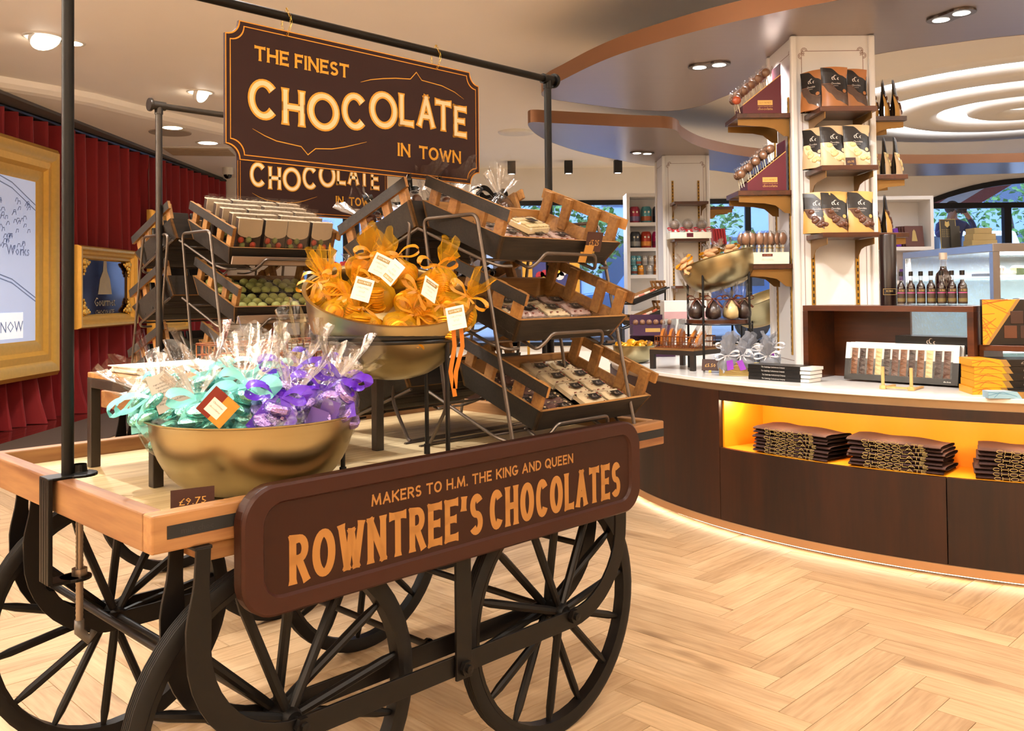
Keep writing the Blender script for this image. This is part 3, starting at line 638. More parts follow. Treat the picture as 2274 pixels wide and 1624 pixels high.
# ================================================================== market carts
M_ctop = wood('cart_tabletop', '9a8059', 'cdb88c', 4, 0, .55, .4, bump=.06)
M_crim = wood('cart_rim', '6a3f20', 'a2784a', 4, 0, .5, .4, bump=.12, rand=.06, knots='5c2d18')
M_iron = mat('black_iron', '0a0807', .45, .1, var=.25, scale=25, bump=.04, spec=.3)
M_rub = mat('tyre_rubber', '0b0908', .6, spec=.3, var=.3, scale=60)
M_chalk = mat('chalk_strip', '141413', .8, var=.5, scale=7)
M_sign = mat('chocolate_brown', '2a1007', .45, spec=.25, var=.06, scale=4)
M_signb = mat('chocolate_frame', '31130a', .42, spec=.3, var=.06, scale=4)
M_let = mat('ochre_letter', '99692f', .5, var=.06)
CW, CL, CH, RT = 1.182, 1.911, .968, .045
WHR, WHZ = .402, .402
def wheel(parent, x, y):
    w = MB()
    prof = [(.352, -.020), (.366, -.022), (.366, .022), (.352, .020), (.352, -.020)]
    w.lathe(prof, 48, T(x, y, WHZ, 0, pi / 2)); o = w.build('wheel', M_iron, parent, smooth='auto')
    tp = [(.366, -.021), (.386, -.023)]
    for k in range(5):
        z = -.02 + k * .008; tp += [(.399, z), (.402, z + .002), (.402, z + .005), (.398, z + .007)]
    tp += [(.386, .023), (.366, .021)]
    MB().lathe(tp, 56, T(x, y, WHZ, 0, pi / 2)).build('tyre', M_rub, o, smooth='auto')
    h = MB(); h.lathe([(.001, -.055), (.022, -.055), (.028, -.045), (.028, .045), (.022, .055), (.001, .055)], 16, T(x, y, WHZ, 0, pi / 2)); h.build('hub', M_iron, o, smooth='auto')
    n = 14
    for k in range(n):
        a = 2 * pi * (k + .3) / n; s = .028 if k % 2 else -.028
        p0 = Vector((x + .02 * cos(a), y + s, WHZ + .02 * sin(a))); p1 = Vector((x + .356 * cos(a), y + s * .1, WHZ + .356 * sin(a)))
        MB().tube([p0, p0.lerp(p1, .12), p0.lerp(p1, .86), p1], [.012, .0135, .0135, .008], 9).build('spoke', M_iron, o, smooth='auto')
    return o
def strap(parent, y, x0, x1, top, low, name='frame_strap', w0=.058, lean=0):
    """flat iron bar bent into a wide U: two twisted necks under the table, a low horizontal run through the hubs"""
    r = .26; pts = [(x0, top), (x0 - .004, top - .07), (x0 - .012, low + r + .05)]
    pts += [(x0 - .012 + r - r * cos(q), low + r - r * sin(q)) for q in [pi / 2 * i / 10 for i in range(11)]]
    pts += [(x1 + .012 - r + r * sin(q), low + r - r * cos(q)) for q in [pi / 2 * i / 10 for i in range(11)]]
    pts += [(x1 + .012, low + r + .05), (x1 + .004, top - .07), (x1, top)]
    P = [Vector((a, y, z)) for a, z in pts]; n = len(P)
    W = [w0 * .6, w0 * .62, w0 * 1.03] + [w0] * (n - 6) + [w0 * 1.03, w0 * .62, w0 * .6]
    Q = []; WW = []
    for i in range(n - 1):
        for k in range(4): u = k / 4; u2 = u * u * (3 - 2 * u); Q.append(P[i].lerp(P[i + 1], u)); WW.append(W[i] + (W[i + 1] - W[i]) * u2)
    Q.append(P[-1]); WW.append(W[-1])
    m = MB(); m.ribbon(Q, WW, (0, 1, 0), th=.009)
    sg = 1 if y < CW / 2 else -1
    for a in (x0, x1): m.box(a - w0 * .36, a + w0 * .36, y + .001 if sg > 0 else y - .08, y + .08 if sg > 0 else y + .008, top - .004, top + .004)
    return m.build(name, M_iron, parent, bev=.0015)
def hexbolt(parent, x, y, z, s=-1):
    m = MB(); M = T(x, y, z, 0, pi / 2 if s < 0 else -pi / 2)
    m.prism([(.022 * cos(pi / 3 * k), .022 * sin(pi / 3 * k)) for k in range(6)], 0, .014, M); m.lathe([(.012, .014), (.012, .024), (.001, .026)], 12, M); m.build('bolt', M_iron, parent)
def words(s, x0, x1, y0, h, t, fl, gap, M, space, m, parent, single=False):
    """one part per word, or per letter"""
    adv = [(G[c][1] if c != ' ' else space) for c in s]
    k = (x1 - x0 - sum(t for c in s if c != ' ') - (len(s) - 1) * gap * h) / sum(adv); x = x0; mb = MB()
    for i, (c, a) in enumerate(zip(s, adv)):
        if c != ' ': glyph(mb, c, x, y0, t + a * k, h, t, 0, fl, M); x += t
        x += a * k + gap * h
        if mb.v and (single or i == len(s) - 1 or s[i + 1] == ' '): mb.build('letter' if single else 'word', m, parent); mb = MB()
def panel_sign(parent):
    """rounded brown board with a raised rim and ochre letters, on the long front side"""
    x0, x1, z0, z1 = .188, 1.695, .694, 1.0; F_ = FRONT(0, -.012, 0)
    o = MB().prism(rrect(x0, x1, z0, z1, .085, 8), 0, .036, FRONT(0, -.008, 0)).build('signboard', M_sign, parent, bev=.004)
    a = rrect(x0, x1, z0, z1, .085, 8); b = rrect(x0 + .052, x1 - .052, z0 + .04, z1 - .04, .055, 8); c = rrect(x0 + .058, x1 - .058, z0 + .046, z1 - .046, .05, 8)
    m = MB(); n = len(a); M = FRONT(0, -.044, 0)
    m.add([(x, y, .002) for x, y in a] + [(x, y, .008) for x, y in rrect(x0 + .006, x1 - .006, z0 + .006, z1 - .006, .08, 8)] + [(x, y, .008) for x, y in b] + [(x, y, .0) for x, y in c],
          [(r * n + i, r * n + (i + 1) % n, (r + 1) * n + (i + 1) % n, (r + 1) * n + i) for r in range(3) for i in range(n)], M)
    m.build('raised_rim', M_signb, o, smooth='auto')
    M = FRONT(0, -.0446, 0); words('MAKERS TO H.M. THE KING AND QUEEN', .553, 1.346, .899, .030, .0052, .15, .14, M, .4, M_let, o)
    words("ROWNTREE'S", .312, .946, .755, .116, .0195, .30, .085, M, 0, M_let, o, True); words('CHOCOLATES', .974, 1.588, .754, .116, .0195, .30, .085, M, 0, M_let, o, True)
def make_cart(M, label, group):
    t = thing('market_cart', label, 'cart', M, group)
    ZS = .922
    for i in range(6): MB().box(RT, CL - RT, RT + (CW - 2 * RT) / 6 * i + .0006, RT + (CW - 2 * RT) / 6 * (i + 1) - .0006, ZS - .03, ZS).build('table_board', M_ctop, t)
    zb = CH - .0855
    MB().box(0, CL, 0, RT, zb, CH).build('rim_board', M_crim, t, bev=.005); MB().box(0, CL, CW - RT, CW, zb, CH).build('rim_board', M_crim, t, bev=.005)
    Mr = Matrix.Rotation(pi / 2, 4, 'Z')
    for a in (0, CL - RT):
        o = MB().box(RT + .0005, CW - RT - .0005, -RT, 0, zb, CH).build('rim_board', M_crim, t, bev=.004); o.matrix_local = Matrix.Translation((a, 0, 0)) @ Mr
    MB().box(.035, CL - .004, -.0015, .0, zb + .029, zb + .058).build('chalk_strip', M_chalk, t)
    m = MB(); Mt = FRONT(0, -.0017, 0)
    text(m, 'milk choc', .105, zb + .036, .02, Mt, align='C'); m.build('chalk_writing', mat('chalk_faint', '2a2928', .9), t)
    for a in (.13, 1.62): MB().box(a, a + .16, .02, CW - .02, zb - .045, zb - .0005).build('cross_beam', M_crim, t, bev=.003)
    for (y0) in (-.012, .118, CW - .127, CW + .003): strap(t, y0, .115, 1.62, zb - .004, WHZ - .012)
    for y0 in (-.024, CW + .015): MB().box(.86, .918, y0 + (0 if y0 < 0 else 0), y0 + .009, .352, zb + .02).build('hanger_bar', M_iron, t, bev=.0015)
    for x in (.362, 1.37):
        wheel(t, x, .07); wheel(t, x, CW - .07)
        MB().tube([(x, -.02, WHZ), (x, CW + .02, WHZ)], .012, 10).build('axle', M_iron, t, smooth='auto')
        hexbolt(t, x, -.014, WHZ); hexbolt(t, x, CW + .014, WHZ, 1)
    hexbolt(t, .889, -.026, .385); hexbolt(t, .889, CW + .026, .385, 1)
    for x, z in ((.152, .56), (1.585, .56), (.889, .405)):
        MB().tube([(x, .126, z), (x, CW - .126, z)], .0105, 10).build('tie_rod', M_iron, t, smooth='auto')
        for y in (.13, CW - .13): MB().lathe([(.02, 0), (.02, .012), (.0105, .014)], 12, T(x, y - (.012 if y > .5 else 0), z, 0, -pi / 2)).build('collar', M_iron, t)
    panel_sign(t)
    return t
cart1 = make_cart(CM(), 'near wooden market cart with four black spoked wheels and a lettered brown side board', 'market carts')
DA, DB = .97, 1.6
cart2 = copy_tree(cart1, None, CM(DA, DB), 'far wooden market cart by the curtain, mostly hidden behind the near cart')
# ---- pole frames carrying the hanging signs
M_pole = mat('pole_black', '0b0a09', .42, .1, var=.15, scale=30, spec=.25); M_poleg = mat('pole_gunmetal', '45413d', .38, .8, var=.15, scale=30)
def pole_frame(M, label, m, xr):
    t = thing('sign_gantry', label, 'gantry', M, 'gantries clamped to the carts'); b = .591; zt = 2.335; r = .0155
    for x in (.037, xr):
        MB().tube([(x, b, CH + .006), (x, b, zt)], r, 16).build('upright', m, t, smooth='auto')
        s = -1 if x < 1 else 1
        c = MB()
        c.box(min(x - s * .045, x + s * .06), max(x - s * .045, x + s * .06), b - .032, b + .032, CH, CH + .007)
        c.lathe([(.045, 0), (.045, .007), (.02, .01), (.018, .03)], 20, T(x - s * .03, b, CH))
        c.build('clamp_plate', m, t, bev=.002)
        xo = x + s * .054 if x < 1 else x + .054
        c = MB(); lo = .70
        for k in (-.026, -.009, .009, .026): c.box(xo - .006, xo + .006, b + k - .0075, b + k + .0075, lo, CH + .006)
        c.box(xo - .003, xo + .003, b - .03, b + .03, lo, CH + .004); c.build('clamp_back', m, t, bev=.002)
        c = MB(); c.box(min(xo, x - s * .02), max(xo, x - s * .02), b - .032, b + .032, lo - .004, lo + .004); c.lathe([(.04, -.004), (.04, .004)], 20, T(x - s * .02, b, lo), cap=True); c.build('clamp_foot', m, t, bev=.0015)
        c = MB(); q = [(.009 + .0012 * (k % 2), .58 + k * .006) for k in range(49)]; c.lathe(q, 12, T(x - s * .03, b, 0)); c.lathe([(.001, .866), (.026, .868), (.026, .876), (.001, .878)], 16, T(x - s * .03, b, 0)); c.lathe([(.02, .7), (.02, .722)], 10, T(x - s * .03, b, 0), cap=True)
        c.build('clamp_screw', mat('screw_steel', '8d8073', .35, .9), t, smooth='auto')
        MB().tube([(x - s * .03, b, .585), (x - s * .03, b, .555), (x - s * .03 + .02, b - .01, .53), (x - s * .03 + .034, b - .01, .55)], [.013, .014, .013, .01], 10).build('clamp_handle', mat('grip_grey', '4c463f', .4), t, smooth=True)
        MB().tube([(x - .03, b, zt), (x + .03, b, zt)], .021, 14).tube([(x, b, zt - .04), (x, b, zt)], .019, 14).tube([(x + s * .022, b, zt), (x + s * .04, b, zt)], [.016, .016], 14).lathe([(.001, 0), (.03, .0), (.032, .006), (.03, .014), (.001, .014)], 18, T(x + s * .034, b, zt, 0, 0, s * pi / 2)).build('elbow', m, t, smooth='auto')
    MB().tube([(.037, b, zt), (xr, b, zt)], .0145, 16).build('crossbar', m, t, smooth='auto')
    return t
g1 = pole_frame(CM(), 'black pipe gantry clamped to the near cart, carrying the big sign', M_pole, 1.95)
g2 = pole_frame(CM(DA, DB), 'grey steel pipe gantry clamped to the far cart', M_poleg, 1.874)
# ---- hanging signs
M_hsign = mat('oxblood_board', '280c0a', .5, spec=.25, var=.05, scale=5); M_hgold = mat('gold_foil', 'b9781a', .3, .6, var=.1, scale=9); M_hlet = mat('gold_letter', 'bd861c', .35, .5, var=.06)
M_cream = mat('cream_letter', 'e2c89f', .5, var=.03); M_chain = mat('chain_brass', 'c2a24a', .25, 1)
def notch(x0, x1, z0, z1, r, n=8):
    return (arc(x0, z0, r, r, 90, 0, n) + arc(x1, z0, r, r, 180, 90, n) + arc(x1, z1, r, r, 270, 180, n) + arc(x0, z1, r, r, 360, 270, n))
def outline_ring(mb, P, Q, M, z=0):
    n = len(P); mb.add([(x, y, z) for x, y in P] + [(x, y, z) for x, y in Q], [(i, (i + 1) % n, n + (i + 1) % n, n + i) for i in range(n)], M)
def hanging_sign(M, label):
    t = thing('hanging_sign', label, 'sign', M, 'hanging signs'); b = .591
    x0, x1, z0, z1 = .488, 1.545, 1.858, 2.288
    MB().prism(notch(x0, x1, z0, z1, .046), 0, .012, FRONT(0, b + .006, 0)).build('board', M_hsign, t)
    Mf = FRONT(0, b - .0066, 0); m = MB()
    outline_ring(m, notch(x0, x1, z0, z1, .046), notch(x0 + .003, x1 - .003, z0 + .003, z1 - .003, .0465), Mf)
    outline_ring(m, notch(x0 + .015, x1 - .015, z0 + .015, z1 - .015, .046), notch(x0 + .0178, x1 - .0178, z0 + .0178, z1 - .0178, .0465), Mf)
    m.build('border', M_hgold, t)
    m = MB()
    m.ribbon([(.578, 1.959, 0), (.62, 1.942, 0), (.662, 1.930, 0), (.752, 1.922, 0), (.777, 1.898, 0), (.806, 1.921, 0), (.87, 1.927, 0), (.919, 1.938, 0), (1.012, 1.966, 0)], [.001, .0025, .003, .003, .0038, .003, .003, .0025, .001], (0, 0, 1), Mf)
    m.build('flourish', M_hlet, t); m = MB()
    m.ribbon([(.988, 2.169, 0), (1.03, 2.184, 0), (1.085, 2.197, 0), (1.14, 2.207, 0), (1.207, 2.215, 0), (1.235, 2.244, 0), (1.26, 2.219, 0), (1.357, 2.214, 0), (1.42, 2.2, 0), (1.467, 2.18, 0)], [.001, .0025, .003, .003, .003, .0038, .003, .003, .0025, .001], (0, 0, 1), Mf)
    m.build('flourish', M_hlet, t)
    words('THE FINEST', .586, .940, 2.174, .046, .0085, .4, .12, Mf, .3, M_hlet, t)
    words('IN TOWN', 1.147, 1.449, 1.932, .047, .0085, .35, .12, Mf, .75, M_hlet, t)
    B_ = [('C', .562, .670, 1.990, 2.119), ('H', .681, .767, 1.985, 2.104), ('O', .775, .900, 1.982, 2.111), ('C', .908, 1.016, 2.000, 2.129), ('O', 1.023, 1.147, 2.019, 2.152),
          ('L', 1.152, 1.223, 2.040, 2.158), ('A', 1.236, 1.322, 2.047, 2.168), ('T', 1.320, 1.404, 2.044, 2.163), ('E', 1.411, 1.482, 2.030, 2.153)]
    for ch, a, e, lo, hi in B_:
        g = MB(); c = MB(); glyph(g, ch, a, lo, e - a, hi - lo, .0255, .0004, .22, Mf, .0); glyph(c, ch, a + .0055, lo + .0055, e - a - .011, hi - lo - .011, .0142, .0012, .2, Mf)
        go = g.build('letter', M_hlet, t, label='cream letter with a gold outline'); c.build('letter_face', M_cream, go)
    for x in (.704, 1.334):
        m = MB(); q = 26
        for k in range(q):
            f = k / q; ang = f * 2 * pi; z = 2.315 + .047 * cos(ang) * (1 if cos(ang) > 0 else 1.0); y = b + .021 * sin(ang)
            a = Vector((x + .004 * sin(3 * ang), y, z)); ang2 = (k + .9) / q * 2 * pi; bq = Vector((x + .004 * sin(3 * ang2), b + .021 * sin(ang2), 2.315 + .047 * cos(ang2)))
            d = (bq - a).normalized(); u = (Vector((1, 0, 0)) if k % 2 else d.cross(Vector((1, 0, 0)))) * .0032
            m.tube([a + u, bq + u, bq - u, a - u], .0009, 4, True)
        m.build('chain', M_chain, t, kind='stuff')
    return t
s1 = hanging_sign(CM(), 'large hanging sign on the near cart reading the finest chocolate in town')
s2 = copy_tree(s1, None, CM(DA - .09 + 1.40 - .488 - (.97 - .09) - 0.01, DB) @ Matrix.Scale(.9, 4, (1, 0, 0)), 'lower hanging sign of the far cart, mostly hidden by the big one')
s2.matrix_world = CM(1.405, DB) @ Matrix.Scale(.885, 4, (1, 0, 0)) @ Matrix.Translation((-.488, 0, 0))
# ================================================================== goods on the carts: stands, crates, bowls, bags
M_cout = wood('crate_dark', '0d0a08', '2b241e', 9, 0, .7, .55, bump=.35, rand=.12)
M_cin = wood('crate_raw', '6e4822', 'a87a40', 6, 0, .6, .4, bump=.12, rand=.1)
M_wire = mat('wire_steel', '6a6058', .38, .8, var=.12, scale=30)
TILT = R_(20.5)
def make_crate(M, L, label, group, strip=False):
    """slatted fruit crate: dark outside, raw wood inside, a rail on posts along each short side"""
    t = thing('slatted_crate', label, 'crate', M, group); D, H, k = .42, .085, .012
    fl = .028
    # floor slats
    for i in range(4): MB().box(fl, L - fl, fl + (D - 2 * fl) / 4 * i + .002, fl + (D - 2 * fl) / 4 * (i + 1) - .002, 0, .008).build('floor_slat', M_cout, t)
    def wall(p0, p1, inn, nm):
        (xa, ya), (xb, yb) = p0, p1; d = Vector((xb - xa, yb - ya, 0)).normalized(); n = Vector((d.y, -d.x, 0))   # outward
        def q(u, z, o): 
            s = fl * (1 - z / H); x = Vector((xa, ya, 0)).lerp(Vector((xb, yb, 0)), u); e = fl * (1 - z / H)
            return x + (d * e if u == 0 else -d * e) + n * (-s + o) + Vector((0, 0, z))
        m = MB(); ou = [q(0, 0, 0), q(1, 0, 0), q(1, H, 0), q(0, H, 0)]; iu = [q(0, 0, -k), q(1, 0, -k), q(1, H, -k), q(0, H, -k)]
        m.use(M_cout); m.add(ou, [(0, 1, 2, 3)])
        m.use(M_cin); m.add(iu, [(3, 2, 1, 0)]); m.add(ou + iu, [(3, 2, 6, 7), (0, 4, 5, 1), (0, 3, 7, 4), (1, 5, 6, 2)])
        m.build(nm, None, t)
    wall((0, 0), (L, 0), 1, 'side_board'); wall((L, 0), (L, D), 1, 'end_board'); wall((L, D), (0, D), 1, 'side_board'); wall((0, D), (0, 0), 1, 'end_board')
    for xs, o in ((.012, -1), (L - .012, 1)):
        for y in (.02, .115, D - .165, D - .06):
            MB().box(xs - .016, xs + .016, y, y + .042, .07, H + .088).build('post', M_cin, t, bev=.002) if False else MB().box(min(xs, xs - o * .018), max(xs, xs - o * .018), y, y + .04, .05, H + .085).build('post', M_cin, t, bev=.002)
        m = MB(); x0, x1 = (xs, xs + o * .012) if o > 0 else (xs + o * .012, xs); ou = x1 if o > 0 else x0
        m.use(M_cin); m.box(x0, x1, -.004, D + .004, H + .05, H + .088); m.use(M_cout); e = ou + o * .0006
        m.add([(e, -.004, H + .05), (e, D + .004, H + .05), (e, D + .004, H + .088), (e, -.004, H + .088)], [(0, 1, 2, 3)]); m.build('rail', None, t)
    if strip: MB().box(.02, L - .02, -.008, .0, .004 + .006, .046).build('price_strip', mat('strip_taupe', 'a08b7b', .35, var=.04), t)
    return t
def crateM(off, a, b0, z0, mirror=False, L=.6):
    """crate matrix on a cart whose corner is off=(da,db)"""
    if not mirror: return CM(off[0] + a, off[1] + b0, z0) @ Matrix.Rotation(TILT, 4, 'X')
    return CM(off[0] + a + L, off[1] + .98 - b0, z0, pi) @ Matrix.Rotation(TILT, 4, 'X')
def make_stand(M, label):
    """wire rack: an upside-down U at each end, sloping rests with a hooped stop in front"""
    t = thing('wire_rack', label, 'rack', M, 'wire racks holding the crates'); r = .0065; W = .62
    for x in (0, W):
        MB().tube(fillet([(x, .025, .925), (x, .19, 1.70), (x, .455, 1.70), (x, .345, 1.06), (x, .43, .935), (x, .445, .929)], .03), r, 8).build('end_loop', M_wire, t, smooth='auto')
    MB().tube([(0, .445, .929), (W, .445, .929)], r, 8).tube([(-.03, .45, .923), (W + .03, .45, .923)], .006, 6).build('foot_bar', M_wire, t, smooth='auto')
    for b0, z0 in ((.112, 1.541), (.085, 1.275), (.066, .98)):
        sn, cs = sin(TILT), cos(TILT)
        def q(x, y, z): return (x, b0 + y * cs - z * sn, z0 + y * sn + z * cs)
        m = MB()
        for x in (.004, W - .004): m.tube(fillet([q(x, .40, -.012), q(x, .05, -.012), q(x + (.03 if x < .3 else -.03), .0, -.014), q(x + (.08 if x < .3 else -.08), .0, -.012)], .02), .0055, 7)
        m.tube([q(.004, .3, -.011), q(W - .004, .3, -.011)], .0045, 6); m.tube([q(.004, .06, -.011), q(W - .004, .06, -.011)], .0045, 6)
        m.tube(fillet([q(.16, .07, -.013), q(.16, -.012, -.016), q(.19, -.016, .012), q(.21, -.016, .04), q(W - .15, -.016, .04), q(W - .135, -.016, .012), q(W - .125, -.012, -.016), q(W - .125, .07, -.013)], .018), .0062, 8)
        m.build('crate_rest', M_wire, t, smooth='auto')
    return t
O1, O2 = (0, 0), (DA, DB)
make_stand(CM(1.155, 0), 'wire rack at the right of the near cart holding pale slab packs')
make_stand(CM(1.155 + .62, .98, 0, pi), 'wire rack on the near cart behind the golden bags, facing away')
make_stand(CM(DA + .085, DB, .03), 'wire rack on the far cart with truffle trays')
make_stand(CM(DA + .05 + .62, DB + .98, .03, pi), 'wire rack on the far cart in front of the curtain, facing away')
def M_on(crate, x, y, z, rz=0, rx=0, ry=0): return crate.matrix_world @ T(x, y, z, rz, rx, ry)
CR = {}
for key, a, b0, z0, L, lab in [('t', 1.165, .112, 1.541, .61, 'topmost dark slatted crate at the right of the near cart, price card on it'), ('m', 1.21, .085, 1.275, .565, 'middle dark slatted crate at the right of the near cart'), ('b', 1.285, .066, .98, .60, 'lowest dark slatted crate at the right end of the near cart')]:
    CR['r' + key] = make_crate(crateM(O1, a, b0, z0), L, lab, 'slatted crates')
for key, b0, z0, lab in [('t', .112, 1.541, 'topmost crate behind the golden bags, filled with ribboned chocolate bags'), ('m', .085, 1.275, 'middle crate behind the golden bags, sloping away to the left'), ('b', .066, .98, 'lowest crate behind the bowl stand, sloping away to the left')]:
    CR['l' + key] = make_crate(crateM(O1, 1.13, b0, z0, True, .6), .6, lab, 'slatted crates')
for key, a, b0, z0, lab in [('t', 1.09, .112, 1.572, 'top crate of the far cart with boxed sweets and a taupe price strip'), ('m', 1.10, .085, 1.312, 'middle crate of the far cart with green truffle trays'), ('b', 1.12, .066, 1.015, 'lowest crate of the far cart behind the copper baskets')]:
    CR['fr' + key] = make_crate(crateM((0, DB), a, b0, z0), .56, lab, 'slatted crates', True)
for key, b0, z0, lab in [('t', .112, 1.575, 'top crate on the curtain side of the far cart'), ('m', .085, 1.312, 'middle crate on the curtain side of the far cart'), ('b', .066, 1.015, 'lowest crate on the curtain side of the far cart')]:
    CR['fl' + key] = make_crate(crateM((0, DB), 1.02, b0, z0, True, .6), .6, lab, 'slatted crates')
# ---- price cards
M_card = mat('card_brown', '3a1d15', .5, var=.05); M_cgold = mat('card_gold', 'd2a257', .4, .3)
def price_card(M, s, label, w=.09, h=.06, clip=True):
    t = thing('price_card', label, 'price tag', M, 'brown price cards')
    MB().box(-w / 2, w / 2, -.001, .001, 0, h).build('card', M_card, t); m = MB(); text(m, s, 0, h * .32, h * .42, FRONT(0, -.0014, 0), width=w * .62); m.build('price', M_cgold, t)
    if clip: MB().box(-.008, .008, -.004, .004, -.012, .002).build('clip', mat('clip_brass', 'b99a4c', .3, .8), t)
    return t
p = PZ(428, 1140, .93); price_card(Matrix.Translation((p.x, p.y, .934)) @ Matrix.Rotation(PHI - .25, 4, 'Z'), '£9.75', 'small brown price card reading 9.75 before the lower brass bowl', .10, .055)
price_card(M_on(CR['rt'], .445, -.012, .05, 0, -.1), '£5.25', 'brown price card reading 5.25 on the top right crate', .085, .07)
MB_ = MB().box(.375, .415, -.02, -.017, .012, .05); tagc = thing('gold_clip', 'gold card folded over the wire stop of the top right crate', 'clip', CR['rt'].matrix_world @ T(0, 0, 0)); MB_.build('flap', mat('gold_card', 'c79a52', .35, .5), tagc)
MB().box(.39, .435, -.022, -.019, .045, .075, T(0, 0, 0, 0, 0, 0)).build('flap', MATS['gold_card'], tagc)
# ---- slab packs in the right-hand crates
M_film = film('cellophane', (.985, .985, .985), .03, .42, .17); M_nougat = mat('nougat', 'dcc7a2', .6, var=.25, scale=22); M_redb = mat('raspberry_bits', '8d3a2b', .6); M_darkslab = mat('cookie_slab', '6b4a44', .55, var=.5, scale=40)
M_pinkslab = mat('pink_slab', 'b79a90', .55, var=.4, scale=35); M_stick = mat('black_sticker', '14110f', .4); M_silver = mat('silver_print', 'b9aea2', .4, .4)
def ccc(mb, x, y, s, M, z=0):
    """the maker's curly mark: small c, big C, small o"""
    for cx_, cy_, r in ((-.62, -.12, .36), (0, .1, .55), (.72, -.22, .26)):
        P = arc(x + cx_ * s, y + cy_ * s, r * s * .75, r * s, 55, 300, 12); mb.ribbon([(a, b, z) for a, b in P], [s * .05 + s * .16 * sin(pi * i / 12) for i in range(13)], (0, 0, 1), M)
def make_slab(m_body, label, group, bits=True):
    t = thing('slab_pack', label, 'chocolate slab', I4, group); q = random.Random(4)
    m = MB(); m.use(m_body)
    def top(u, v): return (.006 + .118 * u, .006 + .088 * v, .022 + .004 * sin(u * 17) * sin(v * 13) if 0 < u < 1 and 0 < v < 1 else .016)
    m.grid(top, 8, 6); m.box(.006, .124, .006, .094, .001, .016)
    m.build('slab', None, t, smooth='auto')
    if bits:
        b = MB()
        for _ in range(16): b.ball((q.uniform(.01, .12), q.uniform(.01, .09), .024), q.uniform(.002, .005), 5, 3, (1.4, .8, .5))
        b.build('topping', M_redb if bits is True else bits, t, kind='stuff')
    f = MB(); f.grid(lambda u, v: (-.006 + .142 * u, -.004 + .108 * v, .029 + .003 * sin(u * 23 + v * 5) * sin(v * 19) - .018 * (max(abs(u - .5), abs(v - .5)) * 2) ** 8), 10, 8); f.build('wrapper', M_film, t, smooth=True)
    MB().box(.04, .09, .034, .066, .031, .0316).build('sticker', M_stick, t); s = MB(); ccc(s, .065, .05, .013, T(0, 0, .0319)); s.build('print', M_silver, t)
    return t
slab_n = make_slab(M_nougat, 'pale nougat slab pack', 'pale slab packs in the lowest crate'); slab_d = make_slab(M_darkslab, 'dark cookie slab pack', 'dark slab packs in the lowest crate', M_cream); slab_p = make_slab(M_pinkslab, 'pink slab pack', 'pink slab packs')
used = set()
def put_slab(src, crate, x, y, z, rz, label, group=None, rx=0, ry=0):
    if src.name in used: return copy_tree(src, None, M_on(crate, x, y, z, rz, rx, ry), label, group)
    used.add(src.name); src.matrix_world = M_on(crate, x, y, z, rz, rx, ry); src['label'] = label
    if group: src['group'] = group
    return src
GN = 'pale nougat slab packs in the lowest right crate'
rows = ['front', 'second', 'third', 'back']
for r in range(4):
    for c in range(2):
        put_slab(slab_n, CR['rb'], .30 + c * .13, .03 + r * .092, .034 + .0 * r, random.uniform(-.04, .04), f'pale nougat slab, {"left" if c == 0 else "right"} of the {rows[r]} row, lowest right crate', GN, .12)
for c in range(2):
    for r in range(4):
        put_slab(slab_d, CR['rb'], .035 + c * .125, .03 + r * .09, .009 + .004 * c, random.uniform(-.15, .15), f'dark cookie slab, {["left", "right"][c]} of the {rows[r]} row, lowest right crate', 'dark cookie slab packs in the lowest right crate', .06)
for r in range(3):
    for c in range(4):
        s = slab_n if (c + r) % 3 < 2 and c < 3 else slab_p
        put_slab(s, CR['rm'], .025 + c * .132, .03 + r * .105, .012 + .012 * (r % 2), random.uniform(-.12, .12), f'{"pale" if s is slab_n else "pink"} slab pack, {["first", "second", "third", "fourth"][c]} from left, {rows[r]} row, middle right crate', 'slab packs in the middle right crate', .1)
        put_slab(slab_p, CR['rt'], .03 + c * .135, .03 + r * .11, .012 + .01 * (r % 2), random.uniform(-.12, .12), f'pink slab pack, {["first", "second", "third", "fourth"][c]} from left, {rows[r]} row, top right crate', 'slab packs in the top right crate', .08)
wb = thing('white_slab_pack', 'white chocolate slab in clear film lying across the top right crate', 'chocolate slab', M_on(CR['rt'], .30, .17, .05, .25, .1))
m = MB(); m.box(0, .15, 0, .09, 0, .022)
for i in range(6):
    for j in range(3): m.box(.004 + i * .0245, .024 + i * .0245, .004 + j * .029, .028 + j * .029, .022, .029)
m.build('slab', mat('white_chocolate', 'e6d3a4', .45, var=.06), wb, bev=.003); MB().grid(lambda u, v: (-.01 + .17 * u, -.008 + .106 * v, .034 + .004 * sin(u * 23) * sin(v * 19) - .02 * (max(abs(u - .5), abs(v - .5)) * 2) ** 8), 10, 8).build('wrapper', M_film, wb, smooth=True)
MB().box(.05, .1, .03, .06, .036, .037).build('sticker', M_stick, wb)
